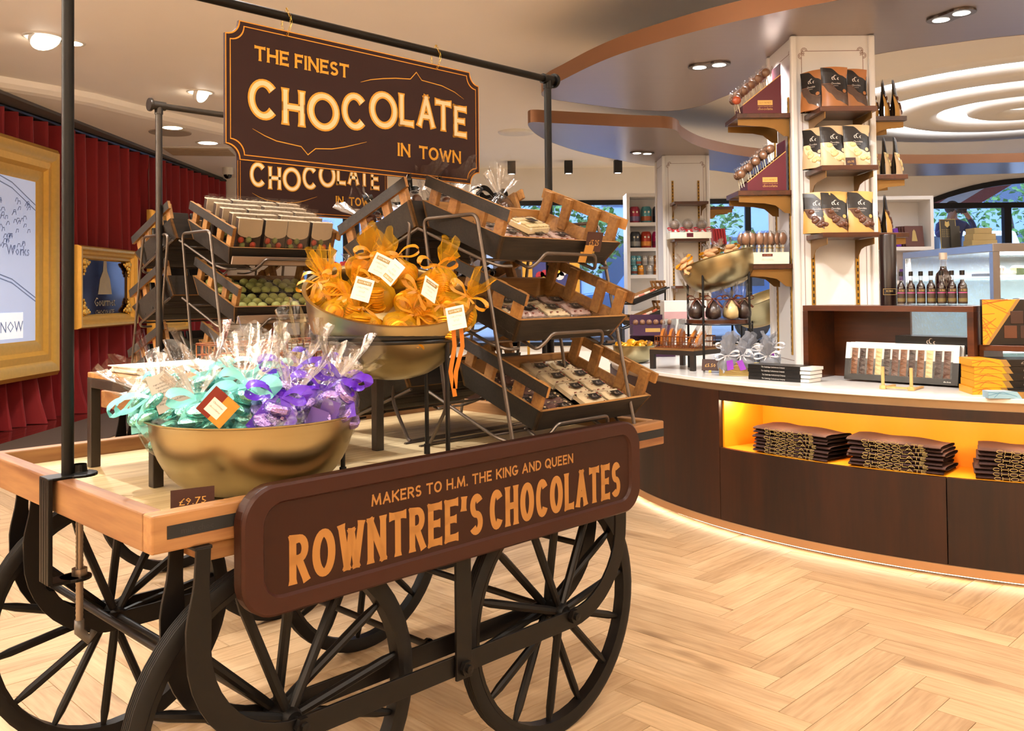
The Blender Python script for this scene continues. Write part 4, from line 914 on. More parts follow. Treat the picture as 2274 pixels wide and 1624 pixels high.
# ---- clear gift bags
def bagshape(R, H, neck, flare, top, seed, pleats=9, flat=1):
    q = random.Random(seed); ph_ = [q.uniform(0, 6) for _ in range(4)]; lean = (q.uniform(-.02, .02), q.uniform(-.02, .02))
    prof = [(R * .75, 0), (R, H * .12), (R * 1.05, H * .3), (R * .9, H * .42), (R * .5, H * .53), (neck, H * .6), (neck, H * .62), (flare * .45, H * .72), (flare * .8, H * .86), (flare, H)]
    def fn(r, z, a):
        f = z / H; k = 1 + .07 * sin(3 * a + ph_[0]) * sin(5 * f + ph_[1])
        if f > .62: k *= 1 + .32 * (f - .6) * 2.5 * sin(pleats * a + ph_[2]) * .6; z += top * .18 * H * sin(2 * a + ph_[3]) * (f - .62) * 2.5
        elif f > .42: k *= 1 + .14 * sin(pleats * a + ph_[2])
        return (r * k * cos(a) + lean[0] * f * 2, r * k * sin(a) * flat + lean[1] * f * 2, z)
    return MB().lathe(prof, 36, None, fn)
def bow(m, z, r, w, n=None, tail=.06, seed=1, M=None):
    """ribbon tied round a neck: a ring, two broad loops and two tails"""
    q = random.Random(seed)
    m.ribbon([(r * cos(a), r * sin(a), z) for a in [2 * pi * i / 12 for i in range(13)]], w * .7, [(cos(a), sin(a), 0) for a in [2 * pi * i / 12 for i in range(13)]], M)
    def band(L, W, wd):
        P = [Vector(p) for p in L]; ns = []
        for i in range(len(P)):
            t = (P[min(i + 1, len(P) - 1)] - P[max(i - 1, 0)]).normalized(); ns.append(tuple(Vector(wd).cross(t)))
        m.ribbon(P, W, ns, M)
    for s in (-1, 1):
        k = q.uniform(.85, 1.25); wd = (.15 * s, q.uniform(.5, .9), q.uniform(.5, .9))
        L = [(s * r * .6, -r, z), (s * (r + .022 * k), -r - .006, z + .022 * k), (s * (r + .05 * k), -r - .012, z + .02 * k), (s * (r + .056 * k), -r - .016, z + .002), (s * (r + .035 * k), -r - .012, z - .010), (s * r * .6, -r - .004, z)]
        L = fillet(L, .02, 3); band(L, [w * (.55 + .75 * sin(pi * i / (len(L) - 1))) for i in range(len(L))], wd)
        tl = [(s * r * .5, -r, z), (s * .018, -r - .014, z - tail * .25), (s * (.03 + .012 * q.random()), -r - .02, z - tail * .65), (s * (.022 + .03 * q.random()), -r - .028, z - tail)]
        band(tl, [w * .6, w * .9, w, w * .95], (1, q.uniform(-.5, .5), .25 * s))
M_foil = {}
def foilbag(name, label, group, m_sweet, m_rib, seed, kind, tagm=None, H=.2, R=.055):
    t = thing(name, label, 'gift bag', I4, group); q = random.Random(seed)
    bagshape(R, H, .011, .062, 1, seed).build('cellophane', M_film, t, smooth=True)
    for i in range(11):
        a = i * 2.4 + q.uniform(-.4, .4); rr = R * (.62 if i % 4 else .2)
        mb = MB()
        if kind == 'disc': mb.lathe([(.001, -.010), (.024, -.010), (.028, -.005), (.028, .005), (.024, .010), (.001, .010)], 16, T(rr * cos(a), rr * sin(a), .022 + .0085 * i, q.uniform(0, 3), q.uniform(-.9, .9), q.uniform(-.9, .9)))
        else: mb.ball((0, 0, 0), .03, 14, 8, (1.1, 1.0, .5), T(rr * cos(a), rr * sin(a), .03 + .008 * i, q.uniform(0, 3), q.uniform(-.5, .5)))
        mb.build('sweet', m_sweet, t, smooth='auto')
    m = MB(); bow(m, H * .61, .012, .021, tail=.07, seed=seed); m.build('ribbon', m_rib, t, smooth=True)
    if tagm: MB().box(-.02, .02, -R - .012, -R - .0105, .04, .085, T(0, 0, 0, q.uniform(-.4, .4), 0, q.uniform(-.5, .5))).build('swing_tag', tagm, t)
    return t
M_teal = mat('teal_foil', '86d2cb', .22, .75, var=.25, scale=60, bump=1.0); M_tealr = sheer('teal_organza', '7fdcd8', .62); M_pur = mat('lilac_foil', 'a58fdc', .22, .75, var=.25, scale=60, bump=1.0); M_purr = sheer('purple_ribbon', '5a22c0', .8)
M_tagt = mat('teal_card', '5fb0b4', .5); M_tagp = mat('purple_card', '5a3d94', .5)
# lower brass bowl
def brass_bowl(M, R, D, label, name='brass_bowl'):
    t = thing(name, label, 'bowl', M, 'brass mixing bowls')
    pr = [(R * .40, 0)] + [(R * (.40 + .60 * sin(q) ** .85), D * (1 - cos(q) ** 1.15) * .98 + .002) for q in [pi / 2 * i / 11 for i in range(1, 12)]]
    pr = [(.001, 0)] + pr + [(R * 1.0, D), (R * 1.045, D + .004), (R * 1.047, D + .007), (R * 1.0, D + .006)]
    inn = [(r * .985, z + .004) for r, z in pr[::-1][4:]]
    MB().lathe(pr + inn, 56).build('bowl', M_brass, t, smooth='auto')
    return t
BZ = .923
def PYM(px, py, d, *a): return Matrix.Translation(PY(px, py, d)) @ T(0, 0, 0, *a)
B1X, B1Y = -.70, 2.45
b1 = brass_bowl(T(B1X, B1Y, BZ), .268, .195, 'lower brass bowl at the near corner of the cart, full of teal and lilac bags')
NB = []
rb = random.Random(11)
def where(i, x, side):
    return ['front left', 'front', 'front right', 'left rim', 'right rim', 'back left', 'back', 'back right', 'middle', 'top'][i % 10]
TB = [(-.145, -.075, .135, -.5), (-.065, -.12, .125, .05), (-.005, -.03, .165, 0), (-.1, .03, .165, -.1), (.0, .09, .17, 0), (-.185, .02, .15, -.9), (.02, -.085, .15, .2)]
PB = [(.08, -.12, .125, .1), (.14, -.06, .13, -.3), (.07, .01, .17, 0), (.15, .05, .15, -.3), (.175, -.03, .15, -.5), (.09, .12, .16, 0)]
TL = ['teal gift bag lying over the left rim of the lower bowl', 'teal gift bag at the front left of the lower bowl with a diamond tag', 'teal gift bag standing in the middle of the lower bowl', 'teal gift bag behind the left rim of the lower bowl', 'teal gift bag at the back of the lower bowl by the baskets', 'clear topped teal bag hanging past the far left of the lower bowl', 'teal gift bag between the diamond tag and the lilac bags']
PLb = ['lilac gift bag with two round foil sweets facing the front of the lower bowl', 'lilac gift bag at the front right of the lower bowl', 'lilac gift bag in the middle right of the lower bowl', 'lilac gift bag leaning over the right rim of the lower bowl', 'lilac gift bag lying against the right rim with a loose bow', 'lilac gift bag with the tallest clear top at the back of the lower bowl']
for i, (x, y, z, ln) in enumerate(TB):
    t = foilbag('gift_bag', TL[i], 'teal gift bags in the lower bowl', M_teal, M_tealr, 20 + i, 'knot', M_tagt if i in (2, 4) else None, .215); t.matrix_world = T(B1X + x * 1.18, B1Y + y * 1.18, BZ + z - .015, rb.uniform(-.6, .6), -x * .1 + (.1 if y < -.08 else -.15), x * 1.6 + ln * .5, 1.2)
for i, (x, y, z, ln) in enumerate(PB):
    t = foilbag('gift_bag', PLb[i], 'lilac gift bags in the lower bowl', M_pur, M_purr, 40 + i, 'disc', M_tagp if i in (1, 4) else None, .25 if i == 5 else .215); t.matrix_world = T(B1X + x * 1.18, B1Y + y * 1.18, BZ + z - .01, rb.uniform(-.5, .5), (.1 if y < -.08 else -.15), x * 1.5, 1.2)
tg = thing('diamond_tag', 'red and gold diamond shaped swing tag at the front of the teal bags', 'tag', PYM(484, 905, 2.17, .15, .2, .75, 1.25))
m = MB(); m.use(mat('tag_red', '6e1a14', .35)); m.box(-.03, .03, -.001, .001, -.03, .03); m.use(mat('tag_gold', 'b98a3a', .3, .4, var=.4, scale=40)); m.box(.0, .03, -.0016, .0016, -.03, .03); m.use(M_white); m.box(-.018, .014, -.0022, -.001, -.02, .012); m.build('tag', None, tg)
m = MB(); text(m, 'Christmas', -.002, .002, .006, FRONT(0, -.0024, 0)); text(m, 'chocolates', -.002, -.008, .006, FRONT(0, -.0024, 0)); m.build('print', M_stick, tg)
lt = thing('leaflet', 'grey translucent leaflet with small print stuck among the teal bags', 'leaflet', PYM(395, 905, 2.33, .35, -.35, -.35, 1.2))
MB().box(-.04, .04, -.0008, .0008, 0, .085).build('sheet', mat('leaflet_grey', 'a7a49b', .5), lt); m = MB()
for i in range(7): text(m, 'ingredients and allergens', 0, .062 - i * .0075, .0055, FRONT(0, -.0012, 0), width=.062 - .006 * (i % 3))
m.build('print', M_stick, lt)
# ---- upper brass bowl on its ring stand
bs = thing('bowl_stand', 'black wire ring stand under the tilted brass bowl of golden bags', 'stand', Matrix.Translation(CP(.85, .27, 0)))
bc = CP(.85, .27, 0); r = .222
MB().tube([(r * cos(a), r * sin(a), 1.318) for a in [2 * pi * i / 40 for i in range(40)]], .008, 8, True).tube([(r * cos(a) * 1.0, r * sin(a), 1.305) for a in [2 * pi * i / 40 for i in range(40)]], .006, 8, True).build('ring', M_black, bs, smooth='auto')
for d in (-28, 62, 152, 242):
    a = R_(d); MB().tube([(r * .97 * cos(a), r * .97 * sin(a), 1.312), (r * .97 * cos(a), r * .97 * sin(a), .945)], .0068, 8).build('leg', M_black, bs, smooth='auto')
    MB().lathe([(.001, .923), (.01, .923), (.01, .955), (.001, .955)], 10, T(r * .97 * cos(a), r * .97 * sin(a), 0)).build('rubber_foot', M_rub, bs, smooth='auto')
bn = Vector((.14, -.37, 1)).normalized(); q_ = Vector((0, 0, 1)).rotation_difference(bn).to_matrix().to_4x4()
rimc = PY(866, 655, 2.76); BR2, BD2 = .252, .225
b2M = Matrix.Translation(rimc) @ q_ @ Matrix.Translation((0, 0, -BD2))
b2 = brass_bowl(b2M, BR2, BD2, 'upper brass bowl tilted on a wire stand, full of golden coin bags')
# golden organza bags with stacks of coins
M_org = sheer('gold_organza', 'f4c022', .16); M_coin = mat('gold_coin', 'e0a21a', .3, .6, var=.1, scale=20); M_ribg = mat('gold_ribbon', 'c08312', .35, var=.1); M_tagw = mat('tag_white', 'e9ddd2', .55, var=.02); M_tagb = mat('tag_bronze', '8a7240', .4, .4); M_tgp = mat('tag_print', '8f8272', .6)
coin_me = MB().lathe([(.001, -.0028), (.0255, -.0034), (.0272, -.0022), (.0272, .0022), (.0255, .0034), (.001, .0034)], 20)
coin_me = coin_me.lathe([(.021, .0035), (.0203, .0044), (.0196, .0035)], 20)
coin0 = None
def coinbag(label, M, seed, tagged=False, H=.165):
    global coin0
    t = thing('coin_bag', label, 'gift bag', M, 'golden coin bags in the upper bowl'); q = random.Random(seed)
    bagshape(.066, H, .012, .034, 1.2, seed, 7, .85).build('organza', M_org, t, smooth=True)
    for sx in (-.031, .031):
        base = T(sx + q.uniform(-.004, .004), q.uniform(-.02, 0), .035, q.uniform(-.4, .4), pi / 2 * q.choice((0, 1)) + q.uniform(-.5, .5), q.uniform(-.5, .5))
        for k in range(9):
            if coin0 is None: coin0 = o = coin_me.build('coin', M_coin, t, smooth='auto')
            else: o = coin0.copy(); COL.objects.link(o); o.parent = t
            o.matrix_local = base @ T(q.uniform(-.001, .001), q.uniform(-.001, .001), (k - 4) * .0076)
    m = MB(); bow(m, H * .61, .013, .013, tail=.09, seed=seed); m.build('ribbon', M_ribg, t, smooth=True)
    if tagged:
        sw = thing('swing_tag', tagged, 'tag', M @ T(.0, -.066, .045, q.uniform(-.5, .5), .25, q.uniform(-.6, .6)), 'white swing tags on the golden bags')
        tag_parts(sw)
    return t
def tag_parts(sw):
    MB().box(-.026, .026, -.0008, .0008, -.034, .034).build('card', M_tagw, sw); F2 = FRONT(0, -.0011, 0)
    MB().box(-.02, .02, -.0014, -.0008, .014, .026).build('band', M_tagb, sw)
    m = MB(); text(m, 'GOURMET', 0, .017, .009, FRONT(0, -.0016, 0), width=.034); m.build('band_print', M_tagw, sw)
    m = MB(); text(m, 'CHRISTMAS', 0, .001, .0085, F2, width=.036); text(m, 'GOLD', 0, -.01, .0085, F2, width=.018); text(m, 'hand made', 0, -.022, .005, F2, width=.026); m.build('print', M_tgp, sw)
CBL = [(-.175, .02, .19, 'golden coin bag at the far left of the upper bowl'), (-.12, -.13, .185, 'golden coin bag with two coin stacks at the front left of the upper bowl'), (-.035, -.19, .18, 'golden coin bag at the very front with a shiny coin facing out'),
       (.06, -.185, .18, 'golden coin bag at the front right of the upper bowl'), (.15, -.12, .185, 'golden coin bag at the right rim of the upper bowl'), (.185, .0, .195, 'golden coin bag with an upright neck at the right of the upper bowl'),
       (-.04, -.06, .225, 'golden coin bag in the middle of the upper bowl'), (.07, -.06, .225, 'golden coin bag in the middle right of the upper bowl'), (-.09, .10, .25, 'tall golden coin bag with a flared top at the back left of the upper bowl'),
       (.02, .08, .255, 'golden coin bag with a pointed top at the back of the upper bowl'), (.12, .09, .235, 'golden coin bag at the back right of the upper bowl'), (-.16, -.06, .205, 'golden coin bag by the left rim of the upper bowl under a tag')]
for i, (x, y, z, lab) in enumerate(CBL):
    q = random.Random(60 + i); M = b2M @ T(x, y, z - .035, q.uniform(-.9, .9), (-.55 if y < -.1 else -.15) + q.uniform(-.25, .25), x * 1.5 * (0 if i == 8 else 1) + q.uniform(-.35, .35))
    coinbag(lab, M, 60 + i)
for px, py, d, rz, tl, lab in [(805, 643, 2.50, .25, -.3, 'white swing tag at the front left of the golden bags'), (872, 605, 2.56, -.5, 2.55, 'white swing tag turned upside down in the middle of the golden bags'), (845, 590, 2.6, .4, -.5, 'white swing tag half under the upside down one'),
                           (955, 643, 2.55, .9, -.6, 'narrow white swing tag seen edge on at the right of the golden bags'), (1013, 706, 2.52, -.15, .22, 'white swing tag hanging outside the right rim of the upper bowl')]:
    p = PY(px, py, d); sw = thing('swing_tag', lab, 'tag', Matrix.Translation(p) @ Matrix.Rotation(rz, 4, 'Z') @ Matrix.Rotation(-.35, 4, 'X') @ Matrix.Rotation(-tl, 4, 'Y'), 'white swing tags on the golden bags'); tag_parts(sw)
p = PY(1006, 730, 2.54); rt = thing('loose_ribbon', 'orange ribbon tails hanging down outside the upper bowl', 'ribbon', Matrix.Translation(p))
for s in (0, .022): MB().ribbon([(s, 0, .02), (s + .004, 0, -.05), (s - .008 - s * .3, 0, -.12), (.004, 0, -.19 + s)], .012, (0, 1, 0)).build('tail', mat('orange_ribbon', 'b4650c', .35), rt, solid=.001)
# ---- steel riser table with sheets and copper baskets
M_steel = mat('raw_steel', '4a443f', .38, .8, var=.2, scale=12)
rs = thing('riser_table', 'long steel framed riser table with a wooden top on the near cart', 'table', CM())
x0, x1, y0, y1, zt = .222, 1.005, .49, .925, 1.20
for x, y in ((x0, y0), (x1, y0), (x0, y1), (x1, y1)): MB().box(x - .0, x + .03 if x < .5 else x + .0, y, y + .03, .9225, zt - .03).build('leg', M_steel, rs, bev=.002) if x < .5 else MB().box(x - .03, x, y, y + .03, .9225, zt - .03).build('leg', M_steel, rs, bev=.002)
for a in ((x0, x1, y0, y0 + .03), (x0, x1, y1, y1 + .03), (x0, x0 + .03, y0 + .03, y1), (x1 - .03, x1, y0 + .03, y1)): MB().box(*a, zt - .034, zt - .004).build('frame_rail', M_steel, rs, bev=.002)
MB().box(x0 + .001, x1 - .001, y0 + .001, y1 + .029, zt - .004, zt + .012).build('tabletop', M_cin, rs, bev=.002)
M_paper = mat('paper_white', 'efe9df', .6, var=.02)
for i in range(7):
    o = MB().box(-.15, .15, -.10, .10, 0, .0028).build('printed_sheet', M_paper); o.matrix_world = CM(.42 + random.uniform(-.006, .006), .80 + random.uniform(-.005, .005), zt + .0125 + i * .0031, .05 * random.uniform(-1, 1))
    tag(o, f'{["lowest", "second", "third", "fourth", "fifth", "sixth", "topmost"][i]} white card sheet of the neat pile on the riser table', 'sheet', 'white card sheets on the riser table')
M_cop = mat('copper_wire', 'b87b50', .25, .95)
def wire_basket(M, w, d, h, label, group='copper wire baskets'):
    t = thing('wire_basket', label, 'basket', M, group)
    for z in (0, h * .5, h): MB().tube([(-w / 2, -d / 2, z), (w / 2, -d / 2, z), (w / 2, d / 2, z), (-w / 2, d / 2, z)], .0042 if z == h else .0026, 6, True).build('hoop', M_cop, t)
    m = MB(); n = max(6, int(w / .022))
    for i in range(n + 1):
        x = -w / 2 + w * i / n; m.tube([(x, -d / 2, h), (x, -d / 2, 0), (x, d / 2, 0), (x, d / 2, h)], .0023, 4)
    k = max(4, int(d / .03))
    for i in range(1, k):
        y = -d / 2 + d * i / k; m.tube([(-w / 2, y, h), (-w / 2, y, 0), (w / 2, y, 0), (w / 2, y, h)], .0023, 4)
    m.build('wirework', M_cop, t, kind='stuff'); return t
k1 = wire_basket(CM(.66, .80, zt + .014), .22, .2, .07, 'copper wire basket on the riser table next to the white sheets')
k2 = wire_basket(CM(.89, .80, zt + .014), .21, .2, .07, 'copper wire basket on the riser table behind the lilac bags')
M_peach = mat('wafer_peach', 'd8a878', .6, var=.1)
for i in range(3):
    o = MB().ball((0, 0, .0), .03, 12, 6, (1.5, 1, .6)).build('wrapped_biscuit', M_peach, smooth=True); o.matrix_world = CM(.60 + i * .055, .79 + .02 * (i % 2), zt + .035, .4 * i)
    tag(o, ['left', 'middle', 'right'][i] + ' peach coloured biscuit in the copper basket by the white sheets', 'biscuit', 'biscuits in the left copper basket')
for i in range(4):
    o = MB().box(-.07, .07, -.05, .05, 0, .006).build('flat_packet', mat('packet_grey', 'a79f98', .3, var=.2), bev=.002); o.matrix_world = CM(.89, .79 + .01 * i, zt + .045 + .008 * i, .1 * i)
    tag(o, f'{["lowest", "second", "third", "topmost"][i]} flat clear packet in the copper basket behind the lilac bags', 'packet', 'flat packets in the right copper basket')
# ---- chocolate bags with black ribbon in the away-facing crates of the near cart
M_choc = mat('milk_chocolate', '4f2a18', .35, var=.2, scale=20); M_brib = mat('black_ribbon', '141414', .5); M_stitch = mat('ribbon_stitch', 'cfcfcf', .6)
def chocbag(label, group, seed):
    t = thing('chocolate_bag', label, 'gift bag', I4, group); q = random.Random(seed)
    bagshape(.05, .19, .01, .05, 1, seed).build('cellophane', M_film, t, smooth=True)
    for i in range(8):
        a = q.uniform(0, 6.3); rr = .028 * (i > 1); MB().ball((rr * cos(a), rr * sin(a), .02 + .009 * i), .016, 10, 6).build('chocolate', M_choc, t, smooth=True)
    m = MB(); bow(m, .116, .011, .02, tail=.06, seed=seed); m.build('ribbon', M_brib, t, smooth=True)
    m = MB(); bow(m, .1235, .0118, .0018, tail=.06, seed=seed); bow(m, .1085, .0118, .0018, tail=.06, seed=seed); m.build('stitching', M_stitch, t)
    return t
cb0 = chocbag('x', 'black ribboned chocolate bags', 5); first = True
def put(src, M, label, group):
    if src.get('done') is None: src['done'] = 1; src.matrix_world = M; src['label'] = label; src['group'] = group; return src
    return copy_tree(src, None, M, label, group)
for i in range(8):
    c, rr = i % 4, i // 4
    put(cb0, M_on(CR['lt'], .08 + c * .145, .31 - rr * .14, .03, random.uniform(0, 6), -TILT * .8) @ Matrix.Scale(1.3, 4), f'ribboned chocolate bag, {["nearest", "second", "third", "farthest"][3 - c]} of the {["upper", "lower"][rr]} row in the top crate behind the golden bags', 'ribboned chocolate bags in the top away-facing crate')
for i in range(4):
    put(cb0, M_on(CR['lm'], .08 + i * .145, .30, .012, random.uniform(0, 6), -TILT * .8), f'ribboned chocolate bag, {["nearest", "second", "third", "farthest"][3 - i]} in the middle crate behind the golden bags', 'ribboned chocolate bags in the middle away-facing crate')
# ---- far cart: boxed sweets, truffle trays, red packs, dark packets
M_sleeve = mat('sleeve_beige', 'd8c6aa', .5, var=.06); M_boxd = mat('box_brown', '3e3028', .4); M_swr = mat('sweet_red', 'b2452f', .35); M_swg = mat('sweet_green', '76804a', .4)
def sweetbox(label, group):
    t = thing('sweet_box', label, 'box', I4, group)
    MB().box(-.045, .045, 0, .03, 0, .12).build('box', M_boxd, t); 
    s = MB(); s.prism([(-.046, .122), (.046, .122), (.046, .07)] + arc(0, .07, .046, .018, 0, -180, 8)[1:-1] + [(-.046, .07)], 0, .002, FRONT(0, -.0002, 0)); s.box(-.046, .046, -.002, .031, .12, .1225); s.build('sleeve', M_sleeve, t)
    for i, (x, z) in enumerate(((-.022, .022), (.018, .026), (.0, .045), (-.03, .042))): MB().ball((x, -.001, z), .0125, 8, 6, (1, .5, 1)).build('sweet', M_swr if i % 2 else M_swg, t, smooth=True)
    MB().grid(lambda u, v: (-.049 + .098 * u, -.006 + .002 * sin(u * 30) * sin(v * 20), -.001 + .145 * v), 6, 6).build('wrapper', M_film, t, smooth=True)
    MB().grid(lambda u, v: (-.049 + .098 * u, -.006 + .042 * v, .128 + .006 * sin(u * 21 + v * 9) * sin(v * 12)), 8, 5).build('wrapper_top', M_film, t, smooth=True)
    return t
sb = sweetbox('x', 'g'); nm = ['left', 'second', 'third', 'right']
for r in range(5):
    for c in range(4):
        put(sb, M_on(CR['frt'], .098 + c * .122 + .008 * ((r + c) % 2), .02 + r * .078, .062 + .0 * r, random.uniform(-.12, .12), -TILT + .26) @ Matrix.Scale(1.2, 4), f'boxed sweets with a beige sleeve, {nm[c]} of the {["front", "second", "third", "fourth", "rear"][r]} row in the top far crate', 'boxed sweets in the top far crate')
M_tray = mat('tray_black', '14130f', .3); M_truf = mat('truffle_green', 'b9bd6c', .5, var=.2, scale=30)
def truffle_tray(label, group, m_t):
    t = thing('truffle_tray', label, 'tray', I4, group)
    m = MB(); m.M = Matrix.Diagonal((1.42, 1.2, 1, 1)); m.box(0, .12, 0, .15, 0, .006)
    for a in ((0, .006, 0, .15), (.114, .12, 0, .15), (.006, .114, 0, .006), (.006, .114, .144, .15)): m.box(*a, .006, .026)
    m.build('tray', M_tray, t)
    for i in range(3):
        for j in range(3): MB().ball((.036 + i * .049, .034 + j * .055, .027), .0215, 12, 7, (1.05, .98, .85)).build('truffle', m_t, t, smooth=True)
    MB().grid(lambda u, v: (.002 + .166 * u, .002 + .176 * v, .047 + .002 * sin(u * 13) * sin(v * 17)), 6, 6).build('lid', M_film, t, smooth=True)
    return t
tt = truffle_tray('x', 'g', M_truf)
for r in range(2):
    for c in range(3): put(tt, M_on(CR['frm'], .03 + c * .172, .025 + r * .185, .04 + .006 * r, random.uniform(-.05, .05)), f'tray of pale green truffles, {nm[c]} in the {["front", "back"][r]} row of the middle far crate', 'green truffle trays')
tr = truffle_tray('x', 'g', mat('truffle_red', '7a1812', .4, var=.3))
for r in range(2):
    for c in range(3): put(tr, M_on(CR['frb'], .03 + c * .172, .025 + r * .185, .012, random.uniform(-.08, .08)), f'tray of dark red sweets, {nm[c]} in the {["front", "back"][r]} row of the lowest far crate', 'dark red sweet trays')
M_pk = mat('packet_black', '1c1a19', .35, var=.3, scale=15)
def packet(label, group):
    t = thing('black_packet', label, 'packet', I4, group)
    MB().box(-.05, .05, -.008, .008, 0, .13).build('packet', M_pk, t, bev=.004); MB().box(-.03, .03, -.0085, -.008, .03, .08).build('label_print', mat('label_grey', '5d5650', .5), t); return t
pk = packet('x', 'g')
for key, nmz in (('flt', 'top'), ('flm', 'middle'), ('flb', 'lowest')):
    for r in range(4):
        for c in range(2): put(pk, M_on(CR[key], .42 + c * .11, .08 + r * .09, .012, 0, .25 - TILT), f'black packet, {["inner", "outer"][c]} of the {["lowest", "second", "third", "highest"][r]} row in the {nmz} crate on the curtain side', f'black packets in the {nmz} curtain-side crate')
# ================================================================== curved counter
def circ3(a, b, c):
    ax, ay, bx, by, cx, cy = *a, *b, *c; d = 2 * (ax * (by - cy) + bx * (cy - ay) + cx * (ay - by))
    ux = ((ax * ax + ay * ay) * (by - cy) + (bx * bx + by * by) * (cy - ay) + (cx * cx + cy * cy) * (ay - by)) / d
    uy = ((ax * ax + ay * ay) * (cx - bx) + (bx * bx + by * by) * (ax - cx) + (cx * cx + cy * cy) * (bx - ax)) / d
    return ux, uy, math.hypot(ax - ux, ay - uy)
KX, KY, KR = circ3((.85, 6.35), (1.42, 5.16), (2.42, 4.334))
def kang(x, y): return math.atan2(y - KY, x - KX)
def kpt(a, r, z=0): return Vector((KX + r * cos(a), KY + r * sin(a), z))
A0 = kang(.55, 8.2); A0 = A0 if A0 > 0 else A0 + 2 * pi
A1 = kang(4.6, 4.3); A1 = A1 if A1 > 0 else A1 + 2 * pi
AN = kang(1.245, 5.44); AN = AN if AN > 0 else AN + 2 * pi       # left end of the lit niche
counter = thing('shop_counter', 'long curved walnut shop counter with a white top and lit orange niche', 'counter', I4)
def sweep(a0, a1, prof, name, m, n=40, parent=counter, smooth='auto', **kw):
    """prof = closed list of (radius offset from the front, z) swept along the counter"""
    mb = MB(); k = len(prof); vs = [kpt(a0 + (a1 - a0) * i / n, KR + o, z) for i in range(n + 1) for o, z in prof]
    fs = [(i * k + j, (i + 1) * k + j, (i + 1) * k + (j + 1) % k, i * k + (j + 1) % k) for i in range(n) for j in range(k)]
    mb.add(vs, fs + [tuple(range(k))[::-1], tuple(range(n * k, n * k + k))]); return mb.build(name, m, parent, smooth=smooth, **kw)
M_ktop = mat('counter_white', 'eeece8', .22, var=.02); M_tan = mat('champagne_strip', 'b09675', .32, .6, var=.05)
M_orange = mat('niche_orange', 'f09a12', .55, var=.02)
def ring(o0, o1, z0, z1): return [(o0, z0), (o1, z0), (o1, z1), (o0, z1)]
sweep(A0, A1, ring(-1.35, .012, .885, .91), 'worktop', M_ktop, bev=.004)
sweep(A0, A1, ring(-1.3, -.012, .843, .8848), 'metal_strip', M_tan)
M_walc = wood('walnut_counter', '160701', '361703', 3, 2, .45, .3, bump=.02, coat=.0)
M_walc2 = M_walc
sweep(A0, AN, ring(-.03, 0, .075, .8428), 'front_panel', M_walc)
NP = 3
for i in range(NP):
    a, b = AN + (A1 - AN) * i / NP + .0012, AN + (A1 - AN) * (i + 1) / NP - .0006
    sweep(a, b, ring(-.03, 0, .075, .503), 'front_panel', M_walc, 16)
sweep(AN + .001, A1, ring(-.03, 0, .786, .8428), 'top_rail', M_walc)
sweep(AN + .001, A1, ring(-.36, -.0302, .495, .5028), 'niche_floor', M_orange)
sweep(AN + .001, A1, ring(-.37, -.3602, .495, .80), 'niche_back', M_orange)
sweep(AN + .001, A1, ring(-.36, -.0302, .787, .797), 'niche_ceiling', M_orange)
e = MB(); P = [kpt(AN - .004, KR - .0302, 0), kpt(AN - .004, KR - .36, 0), kpt(AN + .004, KR - .36, 0), kpt(AN + .004, KR - .0302, 0)]
e.prism([(p.x, p.y) for p in P], .495, .797); e.build('niche_end', M_orange, counter)
sweep(A0, A1, ring(-.03, .012, .032, .0745), 'plinth', mat('copper_plinth', 'c99a6c', .4, .55, var=.06, scale=4))
sweep(A0, A1, ring(-1.3, -1.28, .012, .84), 'back_panel', M_walc)
led = sweep(A0, A1, ring(-.028, -.002, .026, .0318), 'led_strip', lamp('led_warm', 'ffe2c4', 9), label='glowing LED strip under the plinth')
for f in (.02, .10, .18, .26, .34, .42, .50, .58, .66):
    a = AN + (A1 - AN) * f; p = kpt(a, KR - .10, .775)
    l = bpy.data.lights.new('niche_light', 'POINT'); l.energy = 2.4; l.color = (1, .82, .55); l.shadow_soft_size = .03
    o = bpy.data.objects.new('niche_light', l); COL.objects.link(o); o.location = p
# ---- folded aprons in the niche
M_apron = mat('apron_brown', '3a211c', .85, var=.15, scale=60, bump=.1); M_aprint = mat('apron_gold', 'a38c52', .6)
def make_apron(n):
    t = thing('folded_apron', 'x', 'apron', I4, 'x'); q = random.Random(n); w, d, h = .47, .25, .0205
    m = MB(); ph_ = q.uniform(0, 6)
    def f(u, v):
        # closed loop round the fold: u along the width, v round the section
        a = 2 * pi * v; x = -w / 2 + w * u; y = d / 2 - d / 2 * cos(a); z = h / 2 + h / 2 * max(-1, min(1, 1.5 * sin(a)))
        k = (1 - cos(a)) / 2
        return (x + .012 * k * sin(9 * u + ph_) + (.02 * (u - .5) * k), y + .006 * sin(7 * u + ph_) * k, z + .0035 * sin(11 * u + ph_) * (.3 + k) + .006 * k * sin(5 * u))
    m.grid(f, 22, 14); m.build('cloth', M_apron, t, smooth=True)
    g = MB(); line(g, 'CHOCOLATE', -w * .33, w * .33, h * .12, h * .85, .0030, 0, .2, .2, FRONT(0, -.0016, 0)); g.build('print', M_aprint, t); return t
ap = make_apron(1)
M_stk = [((1652, 1010), (1812, 1033), 7, 'left'), ((1880, 1035), (2096, 1057), 7, 'middle'), ((2196, 1070), (2396, 1085), 7, 'right')]
order = ['lowest', 'second', 'third', 'fourth', 'fifth', 'sixth', 'seventh', 'eighth', 'ninth']; apd = False
